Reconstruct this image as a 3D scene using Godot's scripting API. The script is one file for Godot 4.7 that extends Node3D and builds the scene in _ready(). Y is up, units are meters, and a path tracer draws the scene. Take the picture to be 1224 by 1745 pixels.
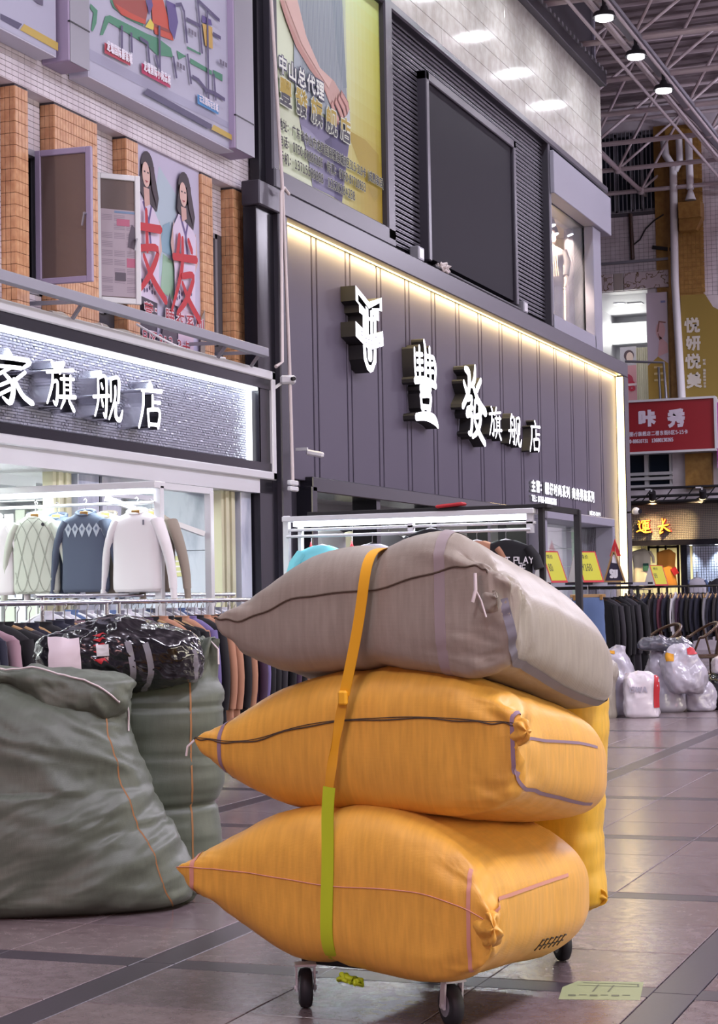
extends Node3D
# A covered clothing market at night: a hand truck loaded with woven sacks in front of a row of shopfronts.
# x: to the right, away from the shopfronts (their faces lie near x = -7.4); z: towards the viewer; y: up. Metres.

# Characters as pen strokes on a grid of 100 by 100, y down: x y x y ... / next stroke.
const STROKES := {
	"家": "12 83 28 78 54 64/48 6 49 13/78 43 67 50 66 54/39 89 49 88 53 85 56 76 56 66 54 64/89 83 74 71 66 54/54 57 66 54/54 57 54 64/54 57 52 51 49 50/13 66 49 50/46 31 44 39/44 39 14 49/44 39 49 50/74 30 24 30/87 27 87 14 49 13 12 14 12 27",
	"旗": "21 7 23 11 22 21/22 21 35 21 40 26/51 6 50 15/8 21 17 21/90 15 50 15/80 45 54 45/54 57 80 57/46 88 58 77/23 88 31 85 34 42 17 42/76 78 87 88/50 15 40 26/9 87 14 71 17 21/80 32 80 69/54 69 54 32/88 32 48 32/44 69 91 69",
	"舰": "91 73 91 82 87 87 75 87 72 84 72 62 67 61/67 61 68 25/67 61 59 76 49 85/85 53 85 10 52 10 52 53/26 5 23 17/24 58 28 68/27 36 24 29/8 48 37 48/29 88 37 86 37 17 15 18 13 76 9 88",
	"店": "52 6 55 17/87 39 54 39/81 84 32 84/54 29 54 59/32 84 32 61 54 59 81 60 81 84/89 18 16 19 16 58 9 86",
	"豐": "68 73 64 87/11 48 88 48/49 5 49 37/36 87 32 72/58 28 76 28/40 10 24 10/58 10 75 10/68 73 78 70 77 58 22 58 22 71 68 73/74 19 59 19/90 87 9 87/23 28 41 28/25 19 40 19/32 38 32 10/67 10 67 38/84 8 84 36 82 38 15 37 15 8",
	"發": "8 37 24 33/50 70 64 79/25 26 30 25 38 17 40 10 17 9/25 26 24 33/25 26 16 18/24 33 38 35 38 50/81 88 72 83 70 79/75 31 90 36/38 50 18 51 16 58 17 67 37 67 34 87 19 88 15 85/38 50 42 54 47 54 53 46 54 34 73 34/76 7 64 17/64 79 70 79/64 79 62 83 46 89/87 17 75 27/64 17 58 14 54 6/64 17 70 26 75 27/87 53 74 51 73 34/70 79 77 70 79 63 48 63",
	"主": "56 25 56 18 45 9/49 25 49 85/19 54 80 54/10 85 89 85/14 25 84 25",
	"营": "32 14 32 6/13 41 14 29 86 29 87 41/20 85 21 68 80 68 80 85/20 85 80 85/67 14 67 6/72 48 71 42 27 42 27 55 70 56 72 55 72 48/88 14 10 14",
	"靓": "13 60 42 60/51 88 59 82 70 63/70 63 71 25/70 63 75 64 75 84 77 87 89 87 92 75/42 73 13 73/87 56 87 10 57 10 56 57/43 25 11 25/7 37 46 37/45 13 10 13/28 5 28 36/34 89 41 88 41 48 14 48 13 89",
	"仔": "83 13 41 12/18 34 29 6/18 34 11 38 8 45/18 34 20 36 20 88/83 13 78 22 63 33 63 84 58 88 48 88/35 48 90 48",
	"时": "63 59 53 42/36 42 12 42/57 85 62 88 78 86 79 6/48 25 90 25/12 78 12 14 36 14 36 70 12 71",
	"尚": "81 9 71 24/49 33 49 7/26 23 20 11/35 72 36 50 64 51 63 72 35 72/70 89 81 88 83 85 83 34 49 33 16 34 16 88",
	"系": "47 36 45 34 26 34/47 36 56 34 69 25/47 36 43 42 32 47 28 54/50 54 50 85 38 88/43 12 42 18 26 34/76 51 75 46 70 41/12 82 24 74 30 66/63 66 69 66 86 82 89 82/15 14 72 7 83 9/17 56 76 51 81 52 86 59",
	"列": "67 17 67 64/14 88 31 76 35 71 36 64/26 57 36 64/26 11 22 33/75 89 85 88 87 85 87 7/12 51 20 33 49 33 43 57 36 64/10 11 52 11",
	"商": "75 55 60 45/35 29 33 16/27 55 37 48/51 15 49 6/63 36 63 31 67 25 66 16/34 77 35 60 64 60 63 77 34 77/15 88 15 38 17 36 63 36 84 37 83 88 69 89/88 16 10 16",
	"务": "56 36 45 36/56 36 74 23 77 16 36 14/56 36 60 40 69 42 92 43/57 88 73 88 77 84 81 60 46 59/15 28 26 21 30 21/48 50 46 59/30 21 31 16 36 14/30 21 45 36/36 14 39 6/10 45 41 40 45 36/16 60 43 60/12 88 32 80 41 70 43 60",
	"男": "11 60 43 60/60 88 77 87 82 71 82 60 46 59/43 60 42 67 34 78 11 88/49 11 46 59/19 27 80 27/19 27 19 43 79 43 79 10 20 10 19 27",
	"装": "29 72 10 76/29 72 29 86/29 72 33 67 41 63 42 58/9 38 30 31/29 86 53 83/18 16 12 11/68 76 82 66 88 66/68 76 57 68 54 58/68 76 70 80 79 85 92 86/50 57 49 50/90 57 54 58/30 45 30 6/88 19 42 19/65 7 65 40/50 57 9 57/45 41 86 41",
	"区": "87 11 14 11 13 85 89 86/27 27 33 28 77 70/28 70 40 63 77 22",
	"卡": "47 20 79 20/85 71 59 61/47 88 47 7/89 42 9 42",
	"中": "85 56 13 56/49 7 49 88/13 62 14 23 85 23 85 56",
	"山": "49 80 49 8/14 27 14 80 84 81/84 27 84 88",
	"总": "90 80 80 65/70 6 62 24/16 67 10 83/31 65 32 85 34 87 66 88 72 85 73 80/46 58 53 63/37 25 37 16 31 6/37 25 22 26 23 50 75 50 76 25 37 25",
	"代": "22 33 16 35 7 45/88 20 76 8/58 7 64 62 71 79 78 86 87 87 92 77 90 69/33 7 22 33 23 88/90 32 37 38",
	"理": "35 86 91 86/9 41 30 41/32 69 7 79/44 28 87 28/21 12 21 72/89 65 43 65/31 12 8 12/65 85 65 10/44 28 44 47 86 47 87 10 44 10 44 28",
	"地": "66 6 66 30/66 66 66 34/37 44 45 42/89 72 91 78 87 86 56 87 48 85 46 82 45 42/46 38 46 15/46 38 66 34/78 63 83 63 86 59 87 25 66 30/34 59 30 63 21 64/8 72 18 68 21 64/21 7 21 64/31 29 8 29",
	"址": "68 40 89 40/47 85 47 27/68 7 68 84/22 7 22 64/8 29 34 29/34 61 9 70/90 85 35 85",
	"广": "52 4 54 21/10 87 18 60 18 22 88 21",
	"东": "13 84 29 62/44 7 41 18/86 81 70 62/54 33 54 83 52 87 42 88/35 19 34 26 24 41 23 47 82 48/86 19 11 19",
	"省": "20 25 28 12/41 43 49 35/78 84 26 84/49 35 48 7/49 35 57 34 68 27/68 11 79 17 88 28/78 71 26 71/78 58 26 58/41 43 11 46/78 84 77 45 43 45 41 43/26 45 26 84",
	"市": "46 5 51 19/89 20 9 20/18 77 18 42 49 41 81 41 81 74 67 77/49 20 49 88",
	"龙": "76 17 64 8/33 82 38 83 49 76 55 75/56 67 63 66 80 44/10 85 22 75 29 64 36 42 39 7/56 29 56 83 62 86 85 86 90 83 90 78/9 29 89 29",
	"瑞": "65 6 65 26/57 88 57 56/73 87 73 56/62 56 64 40/42 88 42 56 57 56/19 12 19 73/9 41 26 41/62 56 89 56 89 85 87 89 84 89/9 77 31 71/90 40 39 40/8 12 28 12/43 10 43 26 86 26 87 10",
	"国": "12 84 13 10 86 10 86 84/12 84 86 84/30 45 69 45/28 25 70 25/73 68 26 68/49 68 49 25/60 58 66 66",
	"际": "39 78 42 77 50 56/49 13 84 13/56 88 63 88 66 85 66 37/89 78 81 55/25 66 32 65 35 57 33 45 26 34 34 10 12 10 12 88/90 37 45 37",
	"服": "36 32 14 32/75 72 64 56 61 43/62 86 75 76/14 56 36 56/90 87 75 76/52 88 53 9 85 9 85 28 74 29/75 72 83 62 88 44 52 43/26 89 34 88 36 84 36 9 14 9 14 56 8 87",
	"城": "40 40 58 40 57 71 55 73 45 71/88 38 81 59 75 63/80 7 87 13 87 20/74 74 75 63/74 74 57 87/74 74 83 87 91 85 93 75/69 4 71 51 75 63/87 20 41 20 38 69 32 86/19 69 19 7/31 63 29 67 19 69 9 74 8 77/29 29 9 29",
	"成": "89 69 91 72 89 85 84 88 77 86 66 72/83 38 74 58 66 65/66 72 66 65/66 72 45 86/71 7 84 14 84 22/29 75 40 72 42 42 16 42/57 7 61 50 66 65/84 22 17 22 16 65 10 88",
	"熟": "59 78 62 88 66 90/87 87 79 75/19 77 16 84 10 89/63 46 56 59/63 46 70 48/63 41 54 36/39 87 38 78/37 21 15 21 14 31 42 32 43 22 37 21/92 54 92 65 86 66 84 63 82 21 55 20/8 56 47 53/20 67 28 66 29 49 37 42/65 6 63 41/44 42 11 41/47 12 8 12",
	"电": "16 41 81 41/48 7 49 83 55 87 86 86 91 74/16 62 17 20 81 20 80 62 16 62",
	"话": "15 9 21 14/18 85 22 77/9 36 22 37 22 77/22 77 29 76 34 70/45 85 85 85/65 11 65 59/40 36 90 36/41 14 83 7/45 85 45 59 85 59 85 85",
	"传": "29 6 18 33/18 33 13 35 7 44/18 33 20 35 20 88/64 77 78 61 79 54 47 54/64 77 50 72/64 77 64 80 72 87/90 36 32 36/85 17 38 17/47 54 59 7",
	"真": "75 47 24 47/75 58 24 58/60 80 66 79 86 88 89 87/75 37 24 37/36 80 11 88/87 13 12 13/50 6 48 25/9 70 90 70/24 70 25 25 74 25 75 70",
	"手": "83 8 75 6 49 12 17 13/90 56 10 56/84 33 16 33/49 12 48 87 32 88",
	"机": "39 56 32 46 25 44/93 72 92 87 83 88 79 86 78 11 53 11 51 62 47 76 40 87/7 74 7 68 18 46 23 43/39 27 9 27/25 88 25 6",
	"小": "75 30 91 67/7 66 10 66 15 57 23 31/49 8 49 86 41 89 31 87",
	"品": "87 84 87 53 58 53 58 84/87 84 58 84/40 84 40 53 12 53 12 84/40 84 12 84/26 18 27 10 73 10 73 34 26 35 26 18",
	"云": "77 78 75 70 67 59/77 78 81 79 85 87/77 78 21 83 22 76 38 52 41 42/21 13 79 13/89 41 10 41",
	"汉": "26 59 27 61 13 85/34 88 49 80 64 67/44 13 85 14 79 40 70 58 64 63/44 13 44 22 48 35 59 59 64 63/91 87 80 82 64 67/22 41 9 35/25 13 14 8",
	"轻": "70 31 79 20 81 11 50 11/70 31 54 41 46 43/70 31 89 42/68 85 68 56/51 55 86 55/9 71 39 65/38 17 9 17/28 88 28 32/89 86 45 86/22 6 12 47 37 47",
	"纺": "35 75 8 82/66 23 67 11 65 7/25 7 10 37 25 37/25 37 31 34 34 27/25 37 24 43 14 59/14 59 34 57/68 88 77 88 81 84 85 44 58 44/58 23 58 44 51 73 41 87/89 23 46 23",
	"睡": "28 52 11 52/10 31 28 31/47 28 47 67/85 86 43 86/81 67 81 28/65 86 65 10/44 11 78 7 86 9/40 67 87 67/40 47 90 47/40 28 88 28/10 81 11 11 28 11 28 72 11 73",
	"衣": "48 6 51 12 51 22/29 48 22 49 9 56/73 51 65 56/47 23 45 21 11 21/29 84 58 77/88 21 51 22/51 23 59 50 65 56/65 56 65 61 69 67 88 83/47 23 44 30 30 43 29 84",
	"支": "46 74 28 54 26 43/46 74 54 74/46 74 36 81 10 88/93 85 90 87 79 86 63 81 55 77 54 74/49 7 49 42/11 21 86 21/54 74 71 56 75 43 16 43",
	"发": "57 74 47 82 30 88/57 74 38 51/80 17 71 7/61 74 72 60 76 46 40 46/61 74 63 78 70 82 90 88/9 79 15 76 27 64 32 55 38 51/25 9 19 27/42 28 19 27/45 27 48 7/45 27 87 28/42 28 38 51",
	"悦": "11 25 7 45/72 50 72 85 78 88 89 87 91 78/79 8 74 25/56 50 55 63 50 77 41 86 34 87/55 25 55 16 49 6/31 22 35 34/22 6 22 88/56 50 85 49 85 25 44 25 44 50 56 50",
	"妍": "19 79 26 69/79 11 79 88/19 6 10 55 21 64 26 65/46 11 88 11/45 87 54 68 57 11/26 65 30 55 34 26 8 26/44 46 90 46",
	"美": "74 5 69 8 65 18/29 6 33 19/92 86 87 88 65 80 57 73 53 63/90 48 9 48/18 33 81 33/49 19 42 73 33 81 12 88 7 86/12 63 88 63/13 19 85 19",
	"咔": "61 61 71 61 86 71/84 22 61 22/40 43 90 43/11 65 31 64 31 15 11 15 11 71/61 88 61 7",
	"秀": "37 55 31 75 22 84 13 88/61 88 76 87 81 71 80 65 61 65/40 27 39 32 32 39 18 48/58 27 60 33 67 39 80 47 90 49/62 54 61 65/18 48 8 50/17 12 72 6 81 8/49 10 49 44/18 48 21 54 62 54/89 26 10 26",
	"文": "48 6 51 14/25 23 25 29 32 43 50 65 74 82 88 87 93 85/10 87 36 76 50 65 66 45 74 23/90 23 9 23",
	"图": "66 74 31 68/39 56 46 56 59 61/20 51 31 51 45 45 47 42/47 42 54 42/47 42 35 30/43 18 41 25/35 30 22 36/87 85 87 10 12 10 12 85/87 85 12 85/79 50 76 52 70 51 55 45 54 42/35 30 38 25 67 26 65 32 54 42",
	"行": "87 11 48 11/22 46 25 36 32 27/22 46 16 47 8 53/22 46 23 88/75 39 75 85 73 88 66 89 55 86/42 39 90 39",
	"二": "19 20 80 20/10 78 89 78",
	"楼": "54 59 50 72 62 79/54 59 39 58/90 42 88 43 82 39 69 27/41 24 58 24 60 27/60 27 52 36 40 43/69 27 72 24 89 24/32 49 28 41 21 38/79 17 83 9/7 68 14 49 19 46/50 17 46 9/86 87 74 83 70 79/40 88 56 85 62 79/62 79 70 79/21 88 21 47 19 46/79 59 70 79/90 58 58 58/65 6 65 43 58 58/31 24 9 24/19 46 21 6",
	"街": "89 11 72 11/7 51 11 46 17 44/82 38 82 84 80 88 70 89/22 6 9 21/47 6 47 37/34 17 61 17/28 25 19 36 17 44 18 89/91 37 71 37/61 58 33 58/47 46 47 79/62 37 32 37/64 77 30 82",
	"運": "88 19 87 8 35 8 34 19/95 81 89 85 42 85 22 74/21 22 17 15/8 44 22 44 22 74/22 74 9 84 9 89/83 46 39 46/80 23 41 23/34 68 89 68/61 34 82 34 81 57 40 57 40 34 61 34/61 75 61 23",
	"长": "53 79 28 84/71 15 48 30 42 30/91 83 84 83 70 74 57 59 52 44/28 7 28 84/89 44 9 44",
	"新": "18 38 17 23/80 39 80 88/40 65 45 75/9 77 16 65/36 38 37 29 41 22/29 15 27 6/90 39 58 39/22 87 28 86 28 38/10 15 46 15/89 9 83 8 58 14 57 65 51 86/47 54 9 54/8 38 47 38",
	"款": "20 89 27 88 28 85 28 57/70 61 70 37/70 61 54 87/70 61 75 63 81 78 90 87/46 77 42 67/84 43 89 23 60 23/14 67 8 81/45 29 11 29/28 6 28 29/9 14 47 14/48 56 8 56/62 6 60 23 52 42 12 42",
	"特": "58 75 50 64/79 35 78 87 66 89/44 54 89 54/11 26 33 26/13 13 8 40/9 60 35 53/67 5 67 35/42 35 90 35/48 16 85 16/25 88 25 6",
	"价": "19 34 13 36 10 41/47 44 47 63 38 85/61 11 40 34 31 39/61 11 78 30 90 38/75 44 75 88/29 6 21 23 19 34 20 88",
	"0": "21 15 34 17 38 21 43 34 42 67 38 76 28 82 20 81 12 74 8 60 10 28 12 23 21 15",
	"1": "24 80 24 19 10 20/39 81 7 81",
	"2": "11 19 19 15 30 15 38 21 41 31 40 42 35 52 14 79/14 79 7 82/14 79 16 81 45 80",
	"3": "22 47 31 47/31 47 42 35 41 22 32 15 20 15 11 20/31 47 39 52 44 59 45 66 41 77 34 81 22 82 9 76",
	"4": "39 79 38 18 31 22 9 60 49 61",
	"5": "8 76 18 81 30 82 39 78 44 71 44 51 38 44 34 42 13 42 16 16 42 16",
	"6": "13 49 26 43 32 43 40 48 43 54 43 70 36 80 20 81 14 76 9 65 8 49 11 28 19 18 25 15 35 15 42 19",
	"7": "8 16 42 17 28 47 23 79",
	"8": "20 46 12 36 12 23 22 15 32 15 40 21 42 26 41 38 34 49/20 46 8 61 8 72 15 80 21 82 36 81 44 72 44 62 34 49/20 46 34 49",
	"9": "10 78 19 82 33 79 40 70 44 47 43 32 35 18 20 15 10 23 7 36 10 47 14 51 23 54 44 47",
	"B": "36 46 8 47/36 46 44 36 44 24 41 20 31 16 8 16 8 80 31 81 43 77 49 65 47 55 36 46",
	"T": "30 17 30 79/8 16 52 16",
	"E": "8 46 35 46/40 16 9 16 8 80 42 80",
	"L": "40 80 8 80 8 17",
	"I": "8 79 8 17",
	"S": "10 76 21 81 36 81 43 78 47 73 47 58 37 50 18 42 12 34 13 23 19 17 31 15 45 20",
	"W": "80 16 68 75 65 80 60 78 48 25 44 21/9 16 20 74 23 80 28 77 40 25 44 21",
	"A": "61 84 56 81 50 60 47 58/18 58 47 58/6 83 10 80 31 17 36 18 47 51 47 58",
	"Y": "49 16 34 49 30 52/30 79 30 52/30 52 26 51 10 16",
	"O": "56 69 60 55 60 42 54 25 42 16 32 15 20 19 13 27 8 41 8 56 15 73 27 81 41 81 51 76 56 69",
	"U": "51 17 50 65 45 76 37 81 22 81 16 78 10 70 8 63 8 17",
	"P": "8 52 30 52 42 47 46 36 43 22 35 17 8 16 8 79",
	"-": "24 57 7 57",
	":": "",
	"(": "21 99 17 97 13 88 7 59 9 32 19 8",
	")": "6 98 13 91 20 61 17 31 8 8",
}
# The large brush characters: x y width, with the width of the brush at each point.
const BRUSH := {
	"豐": "8 14 5 9 35 6 12 46 7/86 18 6 93 30 8 88 48 6/46 1 5 52 15 8 50 47 8/27 10 6 28 45 7/15 20 5 40 18 5/16 28 5 40 26 5/16 37 5 41 35 5/70 7 6 72 45 7/58 18 5 84 17 5/58 27 5 84 25 5/58 36 5 85 34 5/6 51 8 50 47 8 93 50 8/28 58 8 70 55 9/30 66 7 33 80 7/29 66 7 68 63 8 65 80 7/33 79 6 64 78 6/38 80 7 40 90 8/60 80 7 57 90 8/8 93 8 50 89 10 85 91 11 99 98 5",
	"發": "17 9 7 32 14 11 30 36 9 6 58 8/11 26 6 22 37 8/56 1 5 53 18 9 42 28 7/79 17 7 62 31 9/48 28 6 68 46 10 96 58 11/24 47 7 40 44 7 36 56 6/24 59 6 42 56 7/24 59 6 20 68 6 40 66 8 36 88 8 26 90 5/54 48 6 50 62 6/54 47 6 72 45 7 70 58 6 80 60 5/48 68 6 74 65 8 62 84 8 40 94 5/50 72 6 66 86 9 90 99 8",
	"旗": "22 3 7 30 14 8/4 26 7 44 20 7/24 26 6 22 50 7 6 86 5/24 44 6 40 42 7 36 84 8 26 80 4/62 1 8 48 24 5/54 18 6 92 12 7/50 34 6 94 30 6/62 26 6 62 66 6/82 24 6 82 66 6/64 44 4 80 43 4/64 54 4 80 53 4/44 70 7 98 65 8/62 74 8 50 92 4/78 74 6 94 92 9",
	"舰": "28 0 7 22 12 7/16 14 6 16 60 6 5 92 5/16 15 6 44 12 7 42 88 7 34 84 4/28 24 5 32 34 6/2 54 7 54 46 7/28 56 5 32 70 6/60 10 6 60 56 6/60 11 6 88 7 8 86 56 7/74 24 6 72 52 6 52 94 5/76 58 7 76 86 9 90 92 9 99 72 4",
	"店": "46 1 7 54 12 9/12 22 6 90 16 8/20 21 7 18 56 8 2 98 6/56 28 7 56 58 7/56 42 6 84 40 7/36 60 7 40 92 7/36 60 7 82 57 8 76 92 8/40 88 7 76 87 7",
	"家": "48 0 7 54 10 9/14 15 6 7 30 7/14 17 7 92 12 8 80 27 5/26 32 6 76 28 7/54 30 6 12 56 5/40 44 6 58 62 8 52 93 9 36 86 4/50 56 6 10 76 5/54 68 6 6 96 5/84 34 6 62 52 6/60 50 7 78 76 8 99 88 10",
	"運": "16 8 7 24 18 8/10 32 6 26 30 7 20 48 7 28 66 7/2 84 7 30 74 8 60 88 10 99 86 8/40 10 6 92 8 7/40 10 6 36 24 6/46 24 6 86 23 6/64 14 6 65 78 7/48 34 6 48 58 6/48 34 6 82 33 6 82 58 6/48 46 4 82 45 4/48 57 5 82 56 5/40 68 6 92 66 7",
	"长": "40 2 8 44 40 9 38 70 9/62 8 8 48 30 6/8 52 9 60 44 9 88 40 7/38 54 8 20 92 10 44 84 6/52 56 8 74 70 11 98 82 8",
	"支": "40 0 7 42 44 9/8 22 8 84 16 9/16 46 7 74 40 8 50 70 9 8 98 5/30 52 6 58 76 9 99 96 9",
	"发": "34 4 8 26 30 9/62 6 7 74 18 8/12 32 8 90 26 9/44 6 7 40 44 9 6 96 5/40 52 7 78 48 8 54 78 9 22 98 5/40 60 6 64 80 9 98 99 9",
}

class Geo:
	var st := SurfaceTool.new()
	var tint := Color.WHITE
	var count := 0
	func _init():
		st.begin(Mesh.PRIMITIVE_TRIANGLES)
		st.set_smooth_group(-1)
	func soft(group := 0):
		st.set_smooth_group(group)
	func hard():
		st.set_smooth_group(-1)
	func v(p: Vector3, uv := Vector2.ZERO):
		st.set_uv(uv)
		st.set_color(tint)
		st.add_vertex(p)
	func tri(a: Vector3, b: Vector3, c: Vector3):
		v(a)
		v(c)
		v(b)
		count += 1
	func quad(a: Vector3, b: Vector3, c: Vector3, d: Vector3):
		tri(a, b, c)
		tri(a, c, d)
	func oquad(a: Vector3, b: Vector3, c: Vector3, d: Vector3, out: Vector3):
		if (b - a).cross(c - a).dot(out) + (c - a).cross(d - a).dot(out) >= 0.0:
			quad(a, b, c, d)
		else:
			quad(a, d, c, b)
	func otri(a: Vector3, b: Vector3, c: Vector3, out: Vector3):
		if (b - a).cross(c - a).dot(out) >= 0.0:
			tri(a, b, c)
		else:
			tri(a, c, b)
	# a box with chamfered edges
	func box(c: Vector3, s: Vector3, r := 0.0, b := Basis.IDENTITY):
		var h := s * 0.5
		if r <= 0.0:
			for ax in 3:
				var e1 := (ax + 1) % 3
				var e2 := (ax + 2) % 3
				for sg in [-1.0, 1.0]:
					var p := []
					for k in [[-1.0, -1.0], [1.0, -1.0], [1.0, 1.0], [-1.0, 1.0]]:
						var q := Vector3()
						q[ax] = sg * h[ax]
						q[e1] = k[0] * h[e1]
						q[e2] = k[1] * h[e2]
						p.append(c + b * q)
					var o := Vector3()
					o[ax] = sg
					oquad(p[0], p[1], p[2], p[3], b * o)
			return
		r = minf(r, minf(h.x, minf(h.y, h.z)) * 0.95)
		for ax in 3:
			var e1 := (ax + 1) % 3
			var e2 := (ax + 2) % 3
			for sg in [-1.0, 1.0]:
				var p := []
				for k in [[-1.0, -1.0], [1.0, -1.0], [1.0, 1.0], [-1.0, 1.0]]:
					p.append(c + b * _cn(h, r, ax, sg, e1, k[0], e2, k[1]))
				var o := Vector3()
				o[ax] = sg
				oquad(p[0], p[1], p[2], p[3], b * o)
			for s1 in [-1.0, 1.0]:
				for s2 in [-1.0, 1.0]:
					var o2 := Vector3()
					o2[e1] = s1
					o2[e2] = s2
					oquad(c + b * _cn(h, r, e1, s1, e2, s2, ax, -1.0), c + b * _cn(h, r, e1, s1, e2, s2, ax, 1.0), c + b * _cn(h, r, e2, s2, e1, s1, ax, 1.0), c + b * _cn(h, r, e2, s2, e1, s1, ax, -1.0), b * o2)
		for sx in [-1.0, 1.0]:
			for sy in [-1.0, 1.0]:
				for sz in [-1.0, 1.0]:
					otri(c + b * _cn(h, r, 0, sx, 1, sy, 2, sz), c + b * _cn(h, r, 1, sy, 0, sx, 2, sz), c + b * _cn(h, r, 2, sz, 0, sx, 1, sy), b * Vector3(sx, sy, sz))
	func _cn(h: Vector3, r: float, ax: int, s: float, e1: int, s1: float, e2: int, s2: float) -> Vector3:
		var q := Vector3()
		q[ax] = s * h[ax]
		q[e1] = s1 * (h[e1] - r)
		q[e2] = s2 * (h[e2] - r)
		return q
	# a box given by its two far corners
	func span(x0: float, x1: float, y0: float, y1: float, z0: float, z1: float, r := 0.0):
		box(Vector3(x0 + x1, y0 + y1, z0 + z1) * 0.5, Vector3(absf(x1 - x0), absf(y1 - y0), absf(z1 - z0)), r)
	# a straight bar of rectangular section from p to q
	func bar(p: Vector3, q: Vector3, w: float, h: float, up := Vector3.UP, r := 0.0):
		var d := q - p
		var z := d.normalized()
		var x := up.cross(z)
		if x.length() < 0.01:
			x = Vector3.RIGHT.cross(z)
		x = x.normalized()
		box((p + q) * 0.5, Vector3(w, h, d.length()), r, Basis(x, z.cross(x), z))
	func tube(p: Vector3, q: Vector3, r: float, n := 8, r2 := -1.0):
		var e := r if r2 < 0.0 else r2
		var z := (q - p).normalized()
		var x := z.cross(Vector3.UP if absf(z.y) < 0.9 else Vector3.RIGHT).normalized()
		var y := z.cross(x)
		for i in n:
			var a := TAU * i / n
			var b := TAU * (i + 1) / n
			var da := x * cos(a) + y * sin(a)
			var db := x * cos(b) + y * sin(b)
			soft(0)
			oquad(p + da * r, p + db * r, q + db * e, q + da * e, da + db)
			hard()
			otri(p, p + da * r, p + db * r, -z)
			otri(q, q + da * e, q + db * e, z)
	func path(pts: PackedVector3Array, r: float, n := 6, r2 := -1.0, flat := 1.0):
		var m := pts.size()
		var x := Vector3.ZERO
		var rings := []
		for i in m:
			var t := (pts[mini(i + 1, m - 1)] - pts[maxi(i - 1, 0)]).normalized()
			if x == Vector3.ZERO:
				x = t.cross(Vector3.UP if absf(t.y) < 0.9 else Vector3.RIGHT).normalized()
			x = (x - t * x.dot(t)).normalized()
			var y := t.cross(x)
			var rr := r if r2 < 0.0 else lerpf(r, r2, float(i) / (m - 1))
			var ring := PackedVector3Array()
			for k in n:
				var a := TAU * k / n
				ring.append(pts[i] + x * cos(a) * rr + y * sin(a) * rr * flat)
			rings.append(ring)
		soft(0)
		for i in m - 1:
			for k in n:
				var k2 := (k + 1) % n
				oquad(rings[i][k], rings[i][k2], rings[i + 1][k2], rings[i + 1][k], rings[i][k] + rings[i][k2] - pts[i] * 2.0)
		hard()
		for k in n:
			otri(pts[0], rings[0][k], rings[0][(k + 1) % n], pts[0] - pts[1])
			otri(pts[m - 1], rings[m - 1][k], rings[m - 1][(k + 1) % n], pts[m - 1] - pts[m - 2])
	# a flat outline pushed from depth n0 to n1 along the frame's third axis
	func prism(t: Transform3D, poly: PackedVector2Array, n0: float, n1: float, sides := true, back := false):
		var area := 0.0
		var m := poly.size()
		for i in m:
			area += poly[i].cross(poly[(i + 1) % m])
		if area < 0.0:
			poly.reverse()
		var idx := Geometry2D.triangulate_polygon(poly)
		var nn := t.basis.z
		for i in range(0, idx.size(), 3):
			var a := poly[idx[i]]
			var b := poly[idx[i + 1]]
			var c := poly[idx[i + 2]]
			otri(t * Vector3(a.x, a.y, n1), t * Vector3(b.x, b.y, n1), t * Vector3(c.x, c.y, n1), nn)
			if back:
				otri(t * Vector3(a.x, a.y, n0), t * Vector3(b.x, b.y, n0), t * Vector3(c.x, c.y, n0), -nn)
		if sides:
			for i in m:
				var a := poly[i]
				var b := poly[(i + 1) % m]
				quad(t * Vector3(a.x, a.y, n0), t * Vector3(b.x, b.y, n0), t * Vector3(b.x, b.y, n1), t * Vector3(a.x, a.y, n1))
	# rows of points joined into a smooth sheet; wrap joins the last column to the first
	func sheet(rows: Array, wrap := false, group := 0):
		soft(group)
		var nr := rows.size()
		var nc: int = rows[0].size()
		var last := nc if wrap else nc - 1
		for i in nr - 1:
			for k in last:
				var k2 := (k + 1) % nc
				var a: Vector3 = rows[i][k]
				var b: Vector3 = rows[i][k2]
				var c: Vector3 = rows[i + 1][k2]
				var d: Vector3 = rows[i + 1][k]
				var u0 := float(k) / (nc - 1)
				var u1 := float(k + 1) / (nc - 1)
				var v0 := float(i) / (nr - 1)
				var v1 := float(i + 1) / (nr - 1)
				if not a.is_equal_approx(b):
					v(a, Vector2(u0, v0))
					v(c, Vector2(u1, v1))
					v(b, Vector2(u1, v0))
				if not c.is_equal_approx(d):
					v(a, Vector2(u0, v0))
					v(d, Vector2(u0, v1))
					v(c, Vector2(u1, v1))
		hard()
	func mesh() -> ArrayMesh:
		st.generate_normals()
		st.index()
		return st.commit()

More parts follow.
